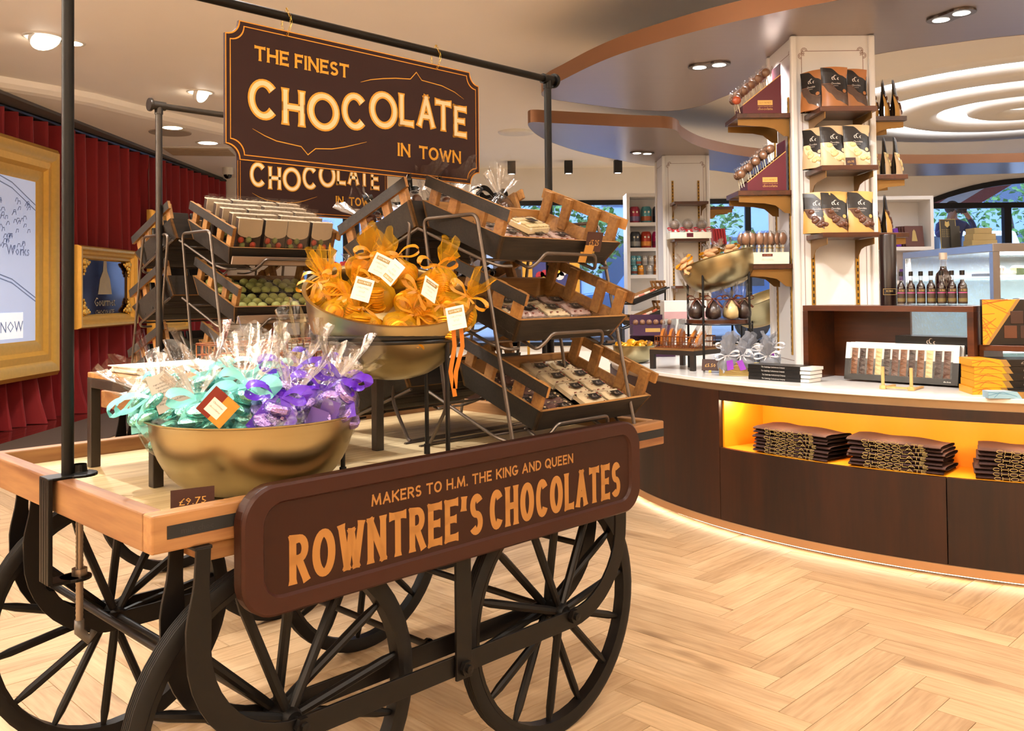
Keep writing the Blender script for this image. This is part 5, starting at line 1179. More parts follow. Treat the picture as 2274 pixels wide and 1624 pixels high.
for (pa, pb_, n, nm) in M_stk:
    a = PZ(*pa, .505); b = PZ(*pb_, .505); am_ = (a + b) / 2; ang = kang(am_.x, am_.y)
    for k in range(n):
        c = kpt(ang, KR - .045 + random.uniform(-.008, .004), .504 + k * .0212); M = Matrix.Translation(c) @ Matrix.Rotation(ang + pi / 2 + random.uniform(-.03, .03), 4, 'Z') @ T(random.uniform(-.012, .012), 0, 0, 0, 0, random.uniform(-.015, .015))
        lab = f'{("topmost" if k == n - 1 else order[k])} dark brown apron with gold print in the {nm} stack of the orange niche'
        if not apd: ap.matrix_world = M; ap['label'] = lab; ap['group'] = 'folded aprons in the orange niche'; apd = True
        else: copy_tree(ap, None, M, lab, 'folded aprons in the orange niche')
# ---- goods on the worktop
TZ = .9105
def KM(px, py, rz=-.83, z=TZ, dx=0, dy=0):
    p = PZ(px, py, TZ); return Matrix.Translation((p.x, p.y, z)) @ Matrix.Rotation(rz, 4, 'Z') @ Matrix.Translation((dx, dy, 0))
# display unit
UA = PZ(1785, 842, TZ); UB = PZ(2165, 868, TZ); ulen = (UB - UA).length; urz = math.atan2(UB.y - UA.y, UB.x - UA.x); UM = Matrix.Translation((UA.x, UA.y, TZ)) @ Matrix.Rotation(urz, 4, 'Z')
du = thing('display_unit', 'open walnut display box on the counter with small bottles on top', 'shelf unit', UM); uh, ud, ut = .437, .34, .032
MB().box(0, ulen, 0, ud, uh - ut, uh).build('top', M_walnut, du, bev=.002); MB().box(0, ut, .0005, ud, 0, uh - ut - .0005).build('side', M_walnut, du); MB().box(ulen - ut, ulen, .0005, ud, 0, uh - ut - .0005).build('side', M_walnut, du)
MB().box(ut + .001, ulen * .52, ud - .02, ud, 0, uh - ut - .001).build('back_panel', M_walnut, du)
lu = thing('low_shelf', 'low walnut shelf at the right edge with an orange chocolate box on it', 'shelf unit', UM @ T(ulen + .004, 0, 0))
MB().box(0, .9, .06, ud, .205, .235).build('top', M_walnut, lu, bev=.002); MB().box(.0, .022, .06, ud, 0, .2045).build('side', M_walnut, lu); MB().box(.87, .9, .06, ud, 0, .2045).build('side', M_walnut, lu)
M_bbox = mat('box_black', '14110f', .32); M_bw = mat('box_marble', 'e4e1db', .4, var=.06, scale=9); M_org2 = mat('box_orange', 'e79a1c', .38, var=.06); M_orl = mat('box_orange_line', 'b5641a', .45); M_gstr = mat('box_gold_band', 'a9864c', .35, .5); M_blu = mat('box_blue', '8fb9cf', .38); M_blul = mat('box_blue_line', '5f93b5', .45)
M_clear = film('window_film', (.97, .97, .97), .03, .4, .06)
choc_c = [mat('bar_milk', '5c3522', .35, var=.15), mat('bar_dark', '3b2620', .35, var=.15), mat('bar_caramel', '7c4a24', .35, var=.2), mat('bar_white', 'e3cf96', .4, var=.06)]
# selection boxes of bars on a little easel
def bars_box(M, label, full):
    t = thing('bar_selection_box', label, 'box', M, 'selection boxes of chocolate bars'); w, h, d = .63, .215, .022
    m = MB(); m.use(M_bbox); m.box(0, w, .004, d, 0, h * .58); m.use(M_bw); m.box(0, w, .004, d, h * .58, h)
    for (a, b_, c_, d_) in ((0, .03, 0, h), (w - .03, w, 0, h), (.03, w - .03, 0, .03), (.03, w - .03, h - .032, h)):
        if d_ - c_ > .1:
            m.use(M_bbox); m.box(a, b_, 0, .004, c_, h * .56); m.use(M_bw); m.box(a, b_, 0, .004, h * .56, d_)
        else: m.use(M_bbox if c_ < .1 else M_bw); m.box(a, b_, 0, .004, c_, d_)
    m.build('carton', None, t)
    if full:
        sq = [2, 1, 2, 3, 1, 0, 2, 1, 2, 3, 1, 0]
        for i in range(12):
            x = .036 + i * .0468; b = MB()
            for k in range(6):
                z = .034 + k * .0248; q = [(x, .0035, z), (x + .036, .0035, z), (x + .036, .0035, z + .0244), (x, .0035, z + .0244), (x + .012, -.006, z + .012)]
                b.add(q, [(0, 1, 4), (1, 2, 4), (2, 3, 4), (3, 0, 4)])
            b.build('chocolate_bar', choc_c[sq[i]], t)
        MB().grid(lambda u, v: (.03 + (w - .06) * u, -.0075 + .0015 * sin(u * 31) * sin(v * 9), .03 + (h - .062) * v), 14, 6).build('window_film', M_clear, t, smooth=True)
        m = MB(); text(m, 'the box', w - .055, .012, .012, FRONT(0, -.0006, 0)); m.build('print', M_white, t)
    return t
BA = PZ(1872, 846, TZ); BBv = PZ(2130, 863, TZ); brz = math.atan2(BBv.y - BA.y, BBv.x - BA.x)
for k, lb in enumerate(['front selection box of twelve patterned chocolate bars on the counter', 'second selection box behind the front one', 'third selection box behind the front one']):
    bars_box(Matrix.Translation((BA.x, BA.y, TZ + .012)) @ Matrix.Rotation(brz, 4, 'Z') @ T(-.0 + .012 * k, .012 + .031 * k, 0, 0, -.2), lb, k == 0)
M_pale = wood('pale_dowel', 'b98d4e', 'd8b273', 8, 2, .5)
ea = PZ(1961, 864, TZ); eb = PZ(2024, 868, TZ); es = thing('wooden_easel', 'small pale wooden easel with two pegs holding the bar boxes', 'easel', Matrix.Translation((ea.x, ea.y, TZ)) @ Matrix.Rotation(math.atan2(eb.y - ea.y, eb.x - ea.x), 4, 'Z')); el = (eb - ea).length
for x in (0, el):
    MB().prism([(x + .019 * cos(pi / 3 * i + .5), .019 * sin(pi / 3 * i + .5)) for i in range(6)], 0, .02).build('foot', M_pale, es, bev=.003); MB().tube([(x, 0, .019), (x, 0, .118)], .0085, 12).build('peg', M_pale, es, smooth='auto')
    MB().box(x - .008, x + .008, .018, .17, .002, .011).build('runner', M_pale, es)
MB().box(.018, el - .018, -.006, .006, .006, .016).build('crosspiece', M_pale, es)
bb = thing('black_box', 'flat black box with a silver curly mark inside the display unit', 'box', UM @ T(ulen * .50, .16, .0))
for k in range(1): MB().box(0, .40, 0, .15, .21, .265).build('lid', M_bbox, bb, bev=.002); MB().box(.004, .396, .004, .146, .0, .21).build('stack', mat('box_black_plain', '1b1715', .35), bb)
m = MB(); ccc(m, .2, .237, .026, FRONT(0, -.0006, 0)); m.build('print', M_silver, bb)
# flat black boxes in a stack
M_script = mat('script_print', 'd9d4cc', .5)
for k in range(4):
    t = thing('flat_box', f'{["lowest", "second", "third", "topmost"][k]} flat black confectionery box of the stack in front of the silver bags', 'box', KM(1662, 842, -.80, TZ + k * .0228, .004 * (k % 2), -.003 * k), 'flat black boxes stacked on the counter')
    MB().box(0, .335, 0, .15, 0, .022).build('sleeve', M_bbox, t, bev=.001); MB().box(.335, .385 + .006 * k, .004, .146, .002, .020).build('inner_tray', M_bw, t)
    m = MB(); text(m, 'The Cambridge Confectionery Company', .165, .007, .012, FRONT(0, -.0005, 0), width=.15); m.build('print', M_script, t)
# orange boxes
def orange_box(M, label, mo, ml, w=.36, d=.2, h=.034, name='chocolate_box', grp='orange chocolate boxes stacked on the counter'):
    t = thing(name, label, 'box', M, grp); MB().box(0, w, 0, d, 0, h).build('carton', M_bbox, t, bev=.001)
    F3 = FRONT(0, -.0004, 0); x = w * .36; m = MB(); m.use(mo); m.poly([(0, 0, 0), (x + .022, 0, 0), (x, h, 0), (0, h, 0)], F3); m.poly([(0, h + .0003, 0), (x, h + .0003, 0), (x - .03, h + .0003, -d), (0, h + .0003, -d)], F3)
    m.poly([(-.0003, 0, 0), (-.0003, h, 0), (-.0003, h, -d), (-.0003, 0, -d)], F3)
    m.use(M_gstr); m.poly([(x + .022, 0, .0001), (x + .052, 0, .0001), (x + .03, h, .0001), (x, h, .0001)], F3); m.use(ml)
    for a, b_ in (((0, h * .4), (x * .5, h * .95)), ((x * .5, h * .95), (x, h * .3)), ((0, h * .9), (x * .8, h * .6)), ((x * .2, h * .1), (x * .4, h * .9))): m.ribbon([(a[0], a[1], .0003), (b_[0], b_[1], .0003)], h * .1, (0, 0, 1), F3)
    m.build('printed_wrap', None, t); m = MB(); ccc(m, w * .66, h * .5, h * .3, FRONT(0, -.0008, 0)); m.build('mark', M_silver, t); return t
op = PZ(2176, 880, TZ)
for k in range(5):
    orange_box(Matrix.Translation((op.x + random.uniform(-.006, .006), op.y + .06, TZ + k * .0352)) @ Matrix.Rotation(-.16 + random.uniform(-.015, .015), 4, 'Z'), f'{order[k] if k < 4 else "topmost"} orange and black chocolate box of the stack at the right edge', M_org2, M_orl)
bp_ = PZ(2190, 884, TZ); orange_box(Matrix.Translation((bp_.x, bp_.y - .02, TZ)) @ Matrix.Rotation(-.16, 4, 'Z'), 'single pale blue and black chocolate box before the orange stack', M_blu, M_blul, h=.032, d=.08, grp='chocolate boxes at the right edge')
ob = thing('window_box', 'upright orange chocolate box with a clear window at the right edge', 'box', UM @ T(ulen + .03, .04, .2355, .55)); w, h = .5, .235
MB().box(0, w, 0, .05, 0, h).build('carton', M_bbox, ob, bev=.002); F3 = FRONT(0, -.0005, 0); m = MB(); m.use(M_org2); m.poly([(0, 0, 0), (.012, 0, 0), (.16, h, 0), (0, h, 0)], F3); m.use(M_gstr); m.poly([(.012, 0, .0002), (.03, 0, .0002), (.178, h, .0002), (.16, h, .0002)], F3); m.use(M_orl)
q = random.Random(2)
for _ in range(16):
    z = q.uniform(0, h); m.ribbon([(0, z, .0003), ((q.uniform(.3, .95) * .15 * max(.1, min(1, z / h + .1))), min(h, max(0, z + q.uniform(-.08, .06))), .0003)], .004, (0, 0, 1), F3)
m.build('printed_wrap', None, ob)
for i in range(5):
    for j in range(2): MB().box(.13 + i * .075 - .03 * (1 - j), .19 + i * .075 - .03 * (1 - j), -.004, -.0006, .035 + j * .075, .1 + j * .075).build('chocolate', choc_c[(i + j) % 4], ob, bev=.004)
m = MB(); ccc(m, .33, .205, .028, FRONT(0, -.001, 0)); text(m, 'a selection of truffles', .33, .012, .013, FRONT(0, -.001, 0)); m.build('print', M_silver, ob)
# bottles and dark tube on the unit
M_wine = mat('ruby_liqueur', '1c0408', .06, var=.05, spec=.8); M_bg = mat('bottle_neck_glass', 'c9c2c2', .08, trans=.0, spec=.9); M_lab = mat('bottle_label', '3a2a22', .5); M_lg = mat('label_gold', 'b59a5b', .5); M_lp = mat('label_pink', 'a0457a', .5); M_gb = film('bottle_glass', (.96, .96, .96), .02, .28, .05)
def bottle(M, label, H, r, small=True):
    t = thing('liqueur_bottle', label, 'bottle', M, 'small liqueur bottles on the display unit' if small else 'liqueur bottles')
    MB().lathe([(.001, .012), (r, .012), (r, H * .52), (r * .86, H * .6), (r * .42, H * .68), (r * .36, H * .74), (.001, H * .74)], 18).build('liquid', M_wine, t, smooth='auto')
    MB().lathe([(r * .9, 0), (r * 1.04, .006), (r * 1.04, H * .52), (r * .9, H * .6), (r * .46, H * .67), (r * .4, H * .9)], 18).build('glass', M_gb, t, smooth='auto')
    MB().lathe([(.001, H * .87), (r * .5, H * .87), (r * .5, H), (.001, H)], 16).build('cap', M_bbox if small else M_silver, t, smooth='auto')
    if small:
        def wrap(z0, z1, rr, nm, mm): MB().grid(lambda u, v: (rr * cos(-pi * .5 + (u - .5) * 2.4), rr * sin(-pi * .5 + (u - .5) * 2.4), z0 + (z1 - z0) * v), 10, 1).build(nm, mm, t, smooth=True)
        wrap(H * .08, H * .5, r * 1.06, 'label', M_lab); wrap(H * .36, H * .39, r * 1.075, 'label_stripe', M_lp); wrap(H * .12, H * .22, r * 1.07, 'label_panel', mat('label_olive', '6b5c33', .5))
        m = MB(); text(m, 'RUBIS', 0, H * .415, .0165, FRONT(0, -r * 1.09, 0), width=r * 1.25); m.build('label_print', M_lg, t)
    return t
UP = lambda x, y, rz=0: UM @ T(x, y, uh + .0005, rz)
b0 = None; nmb = ['first', 'second', 'third', 'fourth', 'fifth', 'sixth', 'seventh']
for i in range(7):
    lab = f'small dark red liqueur bottle, {nmb[i]} from the left in the front row'; M = UP(.575 + i * .054, .035, .55)
    if b0 is None: b0 = bottle(M, lab, .187, .0215)
    else: copy_tree(b0, None, M, lab)
for i in range(6):
    copy_tree(b0, None, UP(.605 + i * .054, .088, .55), f'small dark red liqueur bottle, {nmb[i]} from the left in the second row', 'small liqueur bottles behind the front row')
bottle(UP(.73, .22), 'tall dark ruby liqueur bottle behind the row of small bottles', .29, .042, False)
tb = thing('presentation_tube', 'tall dark brown presentation tube beside the small bottles', 'tube', UP(.475, .10, .55)); MB().lathe([(.001, 0), (.045, 0), (.045, .395), (.043, .4), (.001, .4)], 28).build('tube', mat('tube_brown', '170807', .28), tb, smooth='auto')
m = MB(); outline_ring(m, [(-.034, .06), (.034, .06), (.034, .094), (-.034, .094)], [(-.0325, .0615), (.0325, .0615), (.0325, .0925), (-.0325, .0925)], FRONT(0, -.0465, 0)); text(m, 'RUBIS', 0, .076, .014, FRONT(0, -.0465, 0)); m.build('label_print', M_lg, tb)
# brass bowl of coins, riser with basket of cookies
bgc = PZ(1413, 808, TZ); bw = brass_bowl(T(bgc.x, bgc.y + .1, TZ), .158, .125, 'small brass bowl of loose gold coins on the counter')
for i in range(26):
    a = random.uniform(0, 6.3); rr = .125 * math.sqrt(random.random())
    o = coin0.copy(); COL.objects.link(o); o.parent = None; o.name = 'gold_coin'; o.matrix_world = T(bgc.x + rr * cos(a), bgc.y + .1 + rr * sin(a), TZ + .118 + .03 * (1 - rr / .125) + .006 * (i % 3), random.uniform(0, 3), random.uniform(-.9, .9), random.uniform(-.9, .9)) @ Matrix.Scale(1.25, 4)
    tag(o, 'loose gold chocolate coin heaped in the small brass bowl on the counter', 'coin', 'loose gold coins in the small brass bowl')
ra = PZ(1443, 819, TZ); rbv = PZ(1541, 825, TZ); rzz = math.atan2(rbv.y - ra.y, rbv.x - ra.x); rl = (rbv - ra).length; RM = Matrix.Translation((ra.x, ra.y, TZ)) @ Matrix.Rotation(rzz, 4, 'Z')
rt2 = thing('small_riser', 'small dark steel riser table on the counter under the cookie basket', 'table', RM); rh = .135; rd = .40
for x in (0, rl - .032):
    for y in (0, rd - .032): MB().box(x, x + .032, y, y + .032, 0, rh - .034).build('leg', M_steel, rt2, bev=.002)
for a in ((0, rl, 0, .03), (0, rl, rd - .03, rd), (0, .03, .03, rd - .03), (rl - .03, rl, .03, rd - .03)): MB().box(*a, rh - .034, rh - .003).build('frame_rail', M_steel, rt2)
MB().box(.001, rl - .001, .001, rd - .001, rh - .003, rh + .009).build('tabletop', M_cin, rt2)
wire_basket(RM @ T(rl / 2, .17, rh + .012), .31, .27, .075, 'copper wire basket of orange cookies on the small riser')
M_cookie = mat('cookie_orange', 'e08a2c', .55, var=.2, scale=25); M_note = mat('note_white', 'e9e4dc', .6)
ck0 = None
for i in range(9):
    M = RM @ T(rl / 2 - .135 + i * .034, .10 + .06 * (i % 2), rh + .016, .25 + random.uniform(-.15, .15), 0, .1 + (.35 if i > 4 else 0))
    lab = f'clear bag of orange iced cookies, {["first", "second", "third", "fourth", "fifth", "sixth", "seventh", "eighth", "last"][i]} from the left in the copper basket'
    if ck0 is None:
        ck0 = thing('cookie_bag', lab, 'bag', M, 'bags of orange cookies'); MB().lathe([(.001, -.008), (.058, -.008), (.062, 0), (.058, .008), (.001, .008)], 24, T(0, 0, .064, 0, 0, pi / 2)).build('cookie', M_cookie, ck0, smooth='auto')
        MB().grid(lambda u, v: (.012 * sin(u * 2 * pi) * (1 - v * .7) + .006 * sin(v * 9 + u * 12) * v, .066 * cos(u * 2 * pi) * (1 + .1 * sin(u * 18) * v), .19 * v), 18, 8, True).build('cellophane', M_film, ck0, smooth=True)
    else: copy_tree(ck0, None, M, lab)
# tall wire stand: tilted bowl above a round shelf of tied bags
sp_ = PZ(1562, 824, TZ); TS = Matrix.Translation((sp_.x + .14, sp_.y + .16, TZ)); R3 = .225
ts = thing('tiered_stand', 'tall black wire stand on the counter holding a bowl and a round shelf', 'stand', TS)
def rg(z, r, t=.0065): return [(r * cos(a), r * sin(a), z) for a in [2 * pi * i / 36 for i in range(36)]]
MB().tube(rg(.655, R3), .006, 7, True).build('ring', M_black, ts, smooth='auto')
for d in (232, 322, 52, 142): a = R_(d); MB().tube([(R3 * cos(a), R3 * sin(a), 0), (R3 * cos(a), R3 * sin(a), .655)], .008, 8).build('leg', M_black, ts, smooth='auto')
MB().lathe([(.001, .31), (R3 - .012, .31), (R3 - .012, .335), (.001, .335)], 40).build('shelf', M_walnut, ts, smooth='auto'); MB().tube(rg(.305, R3 - .004), .005, 6, True).build('shelf_ring', M_black, ts)
b3c = TS @ Vector((0, 0, .71)); bn = Vector((-.27, .12, 1)).normalized(); bq = Vector((0, 0, 1)).rotation_difference(bn).to_matrix().to_4x4()
b3M = Matrix.Translation(b3c) @ bq @ Matrix.Translation((0, 0, -.17)); brass_bowl(b3M, .255, .2, 'tilted brass bowl on the tall wire stand over the counter')
M_bd, M_bwt = mat('dark_choc_bag', '2b1713', .3, var=.25, scale=14), mat('white_choc_bag', 'dcc48a', .35, var=.12, scale=14); M_brn = mat('brown_ribbon', '5a2a14', .4)
def tied(M, mm, label, group, H=.23):
    t = thing('tied_bag', label, 'gift bag', M, group); bagshape(.055, H, .011, .06, 1.2, hash(label) % 97, 9).build('cellophane', M_film, t, smooth=True)
    bagshape(.05, H * .98, .008, .004, 0, 3, 9).build('filling', mm, t, smooth=True) if False else MB().lathe([(.02, .004), (.048, .02), (.05, .05), (.042, .085), (.02, .115), (.008, .13), (.001, .131)], 16, None, lambda r, z, a: (r * (1 + .12 * sin(5 * a)) * cos(a), r * (1 + .12 * sin(5 * a)) * sin(a), z)).build('filling', mm, t, smooth=True)
    m = MB(); bow(m, H * .61, .013, .014, tail=.06, seed=3); m.build('ribbon', M_brn, t, smooth=True, solid=.0008); return t
for i, (x, y, mm, nmx) in enumerate([(-.15, -.02, M_bd, 'dark bag at the left'), (-.06, -.13, M_bd, 'dark bag second from the left'), (.055, -.14, M_bwt, 'cream bag in the middle'), (.10, -.02, M_bwt, 'cream bag behind the dark right one'), (.15, -.10, M_bd, 'dark bag at the right')]):
    tied(TS @ T(x, y, .336), mm, f'ribbon tied {nmx}, on the round wire stand shelf', 'tied bags on the round shelf')
for i, (x, y, z) in enumerate([(-.19, -.09, .145), (.0, .05, .17), (.1, -.06, .15), (-.05, -.1, .15)]):
    t = foilbag('gift_bag', f'small clear bag with a gold ribbon, {["at the left rim", "at the back", "at the right", "at the front"][i]} of the tilted counter bowl', 'clear bags in the tilted counter bowl', M_peach, M_ribg, 80 + i, 'knot', None, .15, .045); t.matrix_world = b3M @ T(x, y, z, i, 0, .5 * (x < -.1) * -1)
# silver organza bags in a brass tray
M_sil = sheer('silver_organza', '9fa2aa', .45); M_silf = mat('silver_foil', '75787f', .25, .8, var=.25, scale=40, bump=.5); M_silr = mat('silver_ribbon', 'd5d5d8', .35); M_tgpur = mat('tag_purple', '9a3fc0', .5)
ta = PZ(1597, 835, TZ); tbv = PZ(1700, 838, TZ); tz = math.atan2(tbv.y - ta.y, tbv.x - ta.x); TM = Matrix.Translation((ta.x, ta.y, TZ)) @ Matrix.Rotation(tz + .15, 4, 'Z'); tw, td, th_ = .36, .26, .085
tr_ = thing('brass_tray', 'rectangular brass tin tray under the silver bags on the counter', 'tray', TM); m = MB()
m.box(0, tw, 0, td, 0, .004)
for a in ((0, tw, 0, .004), (0, tw, td - .004, td), (0, .004, .004, td - .004), (tw - .004, tw, .004, td - .004)): m.box(*a, .004, th_)
m.build('tray', mat('tray_brass', 'a5915c', .3, .9, var=.05), tr_, bev=.0015); MB().tube([(.12 + .05 * cos(a), -.005, .045 + .02 * sin(a)) for a in [2 * pi * i / 20 for i in range(20)]], .003, 6, True).build('handle', mat('tray_brass', '', .3), tr_, smooth=True)
SBL = ['at the front left of the brass tray', 'at the front of the brass tray with a purple tag', 'at the front right of the brass tray', 'in the middle left of the brass tray', 'in the centre of the brass tray lying flat', 'in the middle right of the brass tray', 'at the back left of the brass tray', 'at the back of the brass tray', 'at the back right of the brass tray']
for i in range(9):
    x, y = .05 + (i % 3) * .13, .05 + (i // 3) * .08
    t = thing('silver_bag', 'silver organza bag ' + SBL[i], 'gift bag', TM @ T(x, y, .035 + .018 * (i // 3), random.uniform(-.6, .6), .35 * (i < 3), random.uniform(-.3, .3)), 'silver organza bags in the brass tray')
    bagshape(.062, .17, .014, .045, 1, 100 + i, 7, .8).build('organza', M_sil, t, smooth=True); MB().ball((0, 0, .055), .045, 12, 8, (1, .7, .9)).build('filling', M_silf, t, smooth=True)
    m = MB(); bow(m, .104, .015, .013, tail=.1, seed=i); m.build('ribbon', M_silr, t, smooth=True, solid=.0008)
    if i in (0, 1, 5): MB().box(-.02, .02, -.068, -.0665, .03, .095).build('swing_tag', M_tgpur, t)
price_card(KM(1577, 828, -.45) @ T(0, 0, .013, 0, -.25), '£5.50', 'brown price card reading 5.50 before the brass tray', .11, .075)
# ================================================================== pillars, shelves and the shop behind
M_pil = mat('pillar_white', 'e6e2dd', .45, var=.02); M_pline = mat('panel_line', '8d6f63', .6); M_slot = mat('slot_dark', '2a1d0c', .8); M_brk = mat('bracket_bronze', '8a6530', .4, .55, var=.08)
def pillar(n, x0, x1, y0, y1, z0, z1):
    p = struct(MB().box(x0 + .02, x1 - .02, y0 + .02, y1 - .02, z0, z1).build(f'trim_{n}', M_pil))
    for (a, b_) in ((x0, y0), (x1 - .045, y0), (x0, y1 - .045), (x1 - .045, y1 - .045)): MB().box(a, a + .045, b_, b_ + .045, z0, z1).build('corner_moulding', M_pil, p, bev=.012)
    for M, w in ((FRONT(0, y0 + .0195, 0), (x0, x1)), (face(x0 + .0195, 0, 0, (0, -1, 0), (0, 0, 1)), (-y1, -y0)), (face(x1 - .0195, 0, 0, (0, 1, 0), (0, 0, 1)), (y0, y1))):
        a, b_ = w[0] + .075, w[1] - .075; m = MB(); outline_ring(m, [(a, z0 + .05), (b_, z0 + .05), (b_, z1 - .1), (a, z1 - .1)], [(a + .004, z0 + .054), (b_ - .004, z0 + .054), (b_ - .004, z1 - .104), (a + .004, z1 - .104)], M)
        for cx_, s in ((a, 1), (b_, -1)):
            for r in (.012, .02): m.ribbon([(cx_ + s * (.02 + r * cos(q)), z1 - .1 + r * sin(q), .0004) for q in [i * .7 for i in range(8)]], .004, (0, 0, 1), M); m.ribbon([(cx_ + s * (.0 + r * cos(q)), z1 - .135 + r * sin(q), .0004) for q in [i * .7 for i in range(8)]], .004, (0, 0, 1), M)
        m.build('panel_line', M_pline, p)
    return p
def rails(p, M, xs, z0, z1):
    for x in xs:
        m = MB(); m.use(M_brassp); m.box(x - .012, x + .012, z0, z1, 0, .008, M); m.use(M_slot); z = z0 + .02
        while z < z1 - .03: m.box(x - .005, x + .005, z, z + .024, .0075, .0085, M); z += .042
        m.build('shelf_rail', None, p)
def wall_shelf(M, w, d, label, group):
    """board on two bronze brackets; local x along the wall, -y out into the room, z=0 is the board's top"""
    t = thing('wall_shelf', label, 'shelf', M, group); MB().box(0, w, -d, -.009, -.032, 0).build('board', M_walnut, t, bev=.002)
    for x in (.03, w - .034):
        m = MB(); m.prism([(-.01, -.034), (-d + .012, -.034), (-d + .012, -.075), (-d * .5, -.085), (-d * .3, -.10), (-d * .14, -.15), (-.01, -.155)], 0, .004, Matrix(((0, 0, 1, x), (1, 0, 0, 0), (0, 1, 0, 0), (0, 0, 0, 1)))); m.build('bracket', M_brk, t)
    return t
PX0, PX1, PY0, PY1 = 1.875, 2.44, 6.0, 6.6
pl = pillar(3, PX0, PX1, PY0, PY1, .911, CLZ)
rails(pl, FRONT(0, PY0 + .02, 0), (PX0 + .13, PX1 - .14), .95, 2.72)
LF = face(PX0 + .02, 0, 0, (0, -1, 0), (0, 0, 1)); rails(pl, LF, (-PY0 - .13, -PY0 - .45), 1.0, 2.75)
RF = face(PX1 - .02, 0, 0, (0, 1, 0), (0, 0, 1)); rails(pl, RF, (PY0 + .13, PY0 + .45), 1.0, 2.75)
FS = [2.60, 2.225, 1.80]
tier = ['top', 'middle', 'lower']
for z, n in zip(FS, tier): wall_shelf(T(PX0 + .085, PY0 + .018, z), .36, .33, f'{n} walnut shelf on the front of the near white pillar', 'walnut shelves on the near pillar')
LS = [2.63, 2.11, 1.615]
for z, n in zip(LS, tier): wall_shelf(T(PX0 + .018, PY0 + .39, z, -pi / 2), .34, .37, f'{n} walnut shelf on the left side of the near white pillar', 'walnut shelves on the near pillar')
RS = [2.61, 2.215, 1.82]
for z, n in zip(RS, tier): wall_shelf(T(PX1 - .018, PY0 + .09, z, pi / 2), .34, .26, f'{n} walnut shelf on the right side of the near white pillar', 'walnut shelves on the near pillar')
# pouches
def make_pouch(mc, m_win, label, kind):
    t = thing('stand_up_pouch', label, 'pouch', I4, 'x'); W, H = .172, .262
    def bd(s):
        def f(u, v):
            x = (u - .5) * W * (1 - .05 * sin(pi * v)); th = .034 * (1 - v) ** .6 * (sin(pi * min(1, max(0, u))) ** .5); return (x, s * (th + .001) + .004 * sin(v * 7) * s, H * v + (.006 * sin(u * pi) if v == 1 else 0))
        return f
    m = MB(); m.use(mc); m.grid(bd(-1), 10, 10); m.use(M_pk2); m.grid(bd(1), 10, 10); m.build('pouch', None, t, smooth=True)
    def on(u, v, o=.0012): x, y, z = bd(-1)(u, v); return (x, y - o, z)
    def warp(mb): mb.v = [Vector(on(min(1, max(0, v.x / W + .5)), min(1, max(0, v.y / H)), .0022 + v.z)) for v in mb.v]; return mb
    def curve(P, u):
        for (a, b), (c, d) in zip(P, P[1:]):
            if u <= c: k = (u - a) / (c - a); k = k * k * (3 - 2 * k); return b + (d - b) * k
        return P[-1][1]
    n = 16; CT = [(0, 1), (.34, .985), (.75, .80), (1, .72)]; CB = [(0, .60), (.3, .60), (.62, .40), (.86, .33), (1, .36)]; CL_ = [(0, .58), (.25, .36), (.55, .16), (1, .05)]
    def strip(top, bot, nm, mm, o):
        m = MB()
        for i in range(n):
            u0, u1 = i / n, (i + 1) / n; ta, tb_, ba, bb_ = curve(top, u0), curve(top, u1), curve(bot, u0), curve(bot, u1)
            if ta - ba < .005 and tb_ - bb_ < .005: continue
            for k in range(4):
                m.add([on(u0, ta + (ba - ta) * k / 4, o), on(u0, ta + (ba - ta) * (k + 1) / 4, o), on(u1, tb_ + (bb_ - tb_) * (k + 1) / 4, o), on(u1, tb_ + (bb_ - tb_) * k / 4, o)], [(0, 1, 2, 3)])
        m.build(nm, mm, t, smooth=True)
    strip(CT, CB, 'black_wave', M_pk2, .0012); strip([(0, .59), (.3, .595), (.62, .395), (.86, .325), (1, .355)], CL_, 'clear_window', m_win, .001)
    if kind:
        q = random.Random(3)
        for k in range(7):
            u = q.uniform(.32, .85); v = q.uniform(max(.1, curve(CL_, u)) + .03, curve(CB, u) - .04); x, y, z = on(u, v, .002); MB().ball((x, y, z), .02, 10, 6, (1, .35, .8)).build('button', kind, t, smooth=True)
    m = MB(); ccc(m, .004, .193, .026, I4); warp(m).build('mark', mat('mark_silver', 'd6ccc2', .4), t)
    m = MB(); text(m, 'Chocolate', .004, .150, .019, None, 0, .062); text(m, 'buttons', .004, .138, .009, None, 0, .03); warp(m).build('print', mat('mark_silver', 'd6ccc2', .4), t)
    m = MB(); m.lathe([(.0125, 0), (.0005, 0)], 14, T(.058, .105, .0012)); warp(m).build('roundel', mc, t)
    return t
M_pk2 = mat('pouch_black', '191514', .38); M_pcop = mat('pouch_copper', 'a86d3c', .4, var=.12); M_pcre = mat('pouch_cream', 'c8ab82', .4, var=.12); M_ptan = mat('pouch_tan', 'c99a52', .4, var=.12)
M_wchoc = mat('window_cocoa', '5b4a42', .15, var=.3, scale=30); M_wwhite = mat('window_white', 'e2d3a6', .2, var=.2, scale=25); M_wbut = mat('window_buttons', '56392a', .2, var=.3, scale=30)
po = [make_pouch(M_pcop, M_wchoc, 'x', None), make_pouch(M_pcre, M_wwhite, 'x', M_bwt), make_pouch(M_ptan, M_wbut, 'x', choc_c[0])]
def pouch(k, M, label, g): return put(po[k], M, label, g)
PG = 'chocolate pouches on the near pillar'
kn = ['copper', 'cream', 'tan']
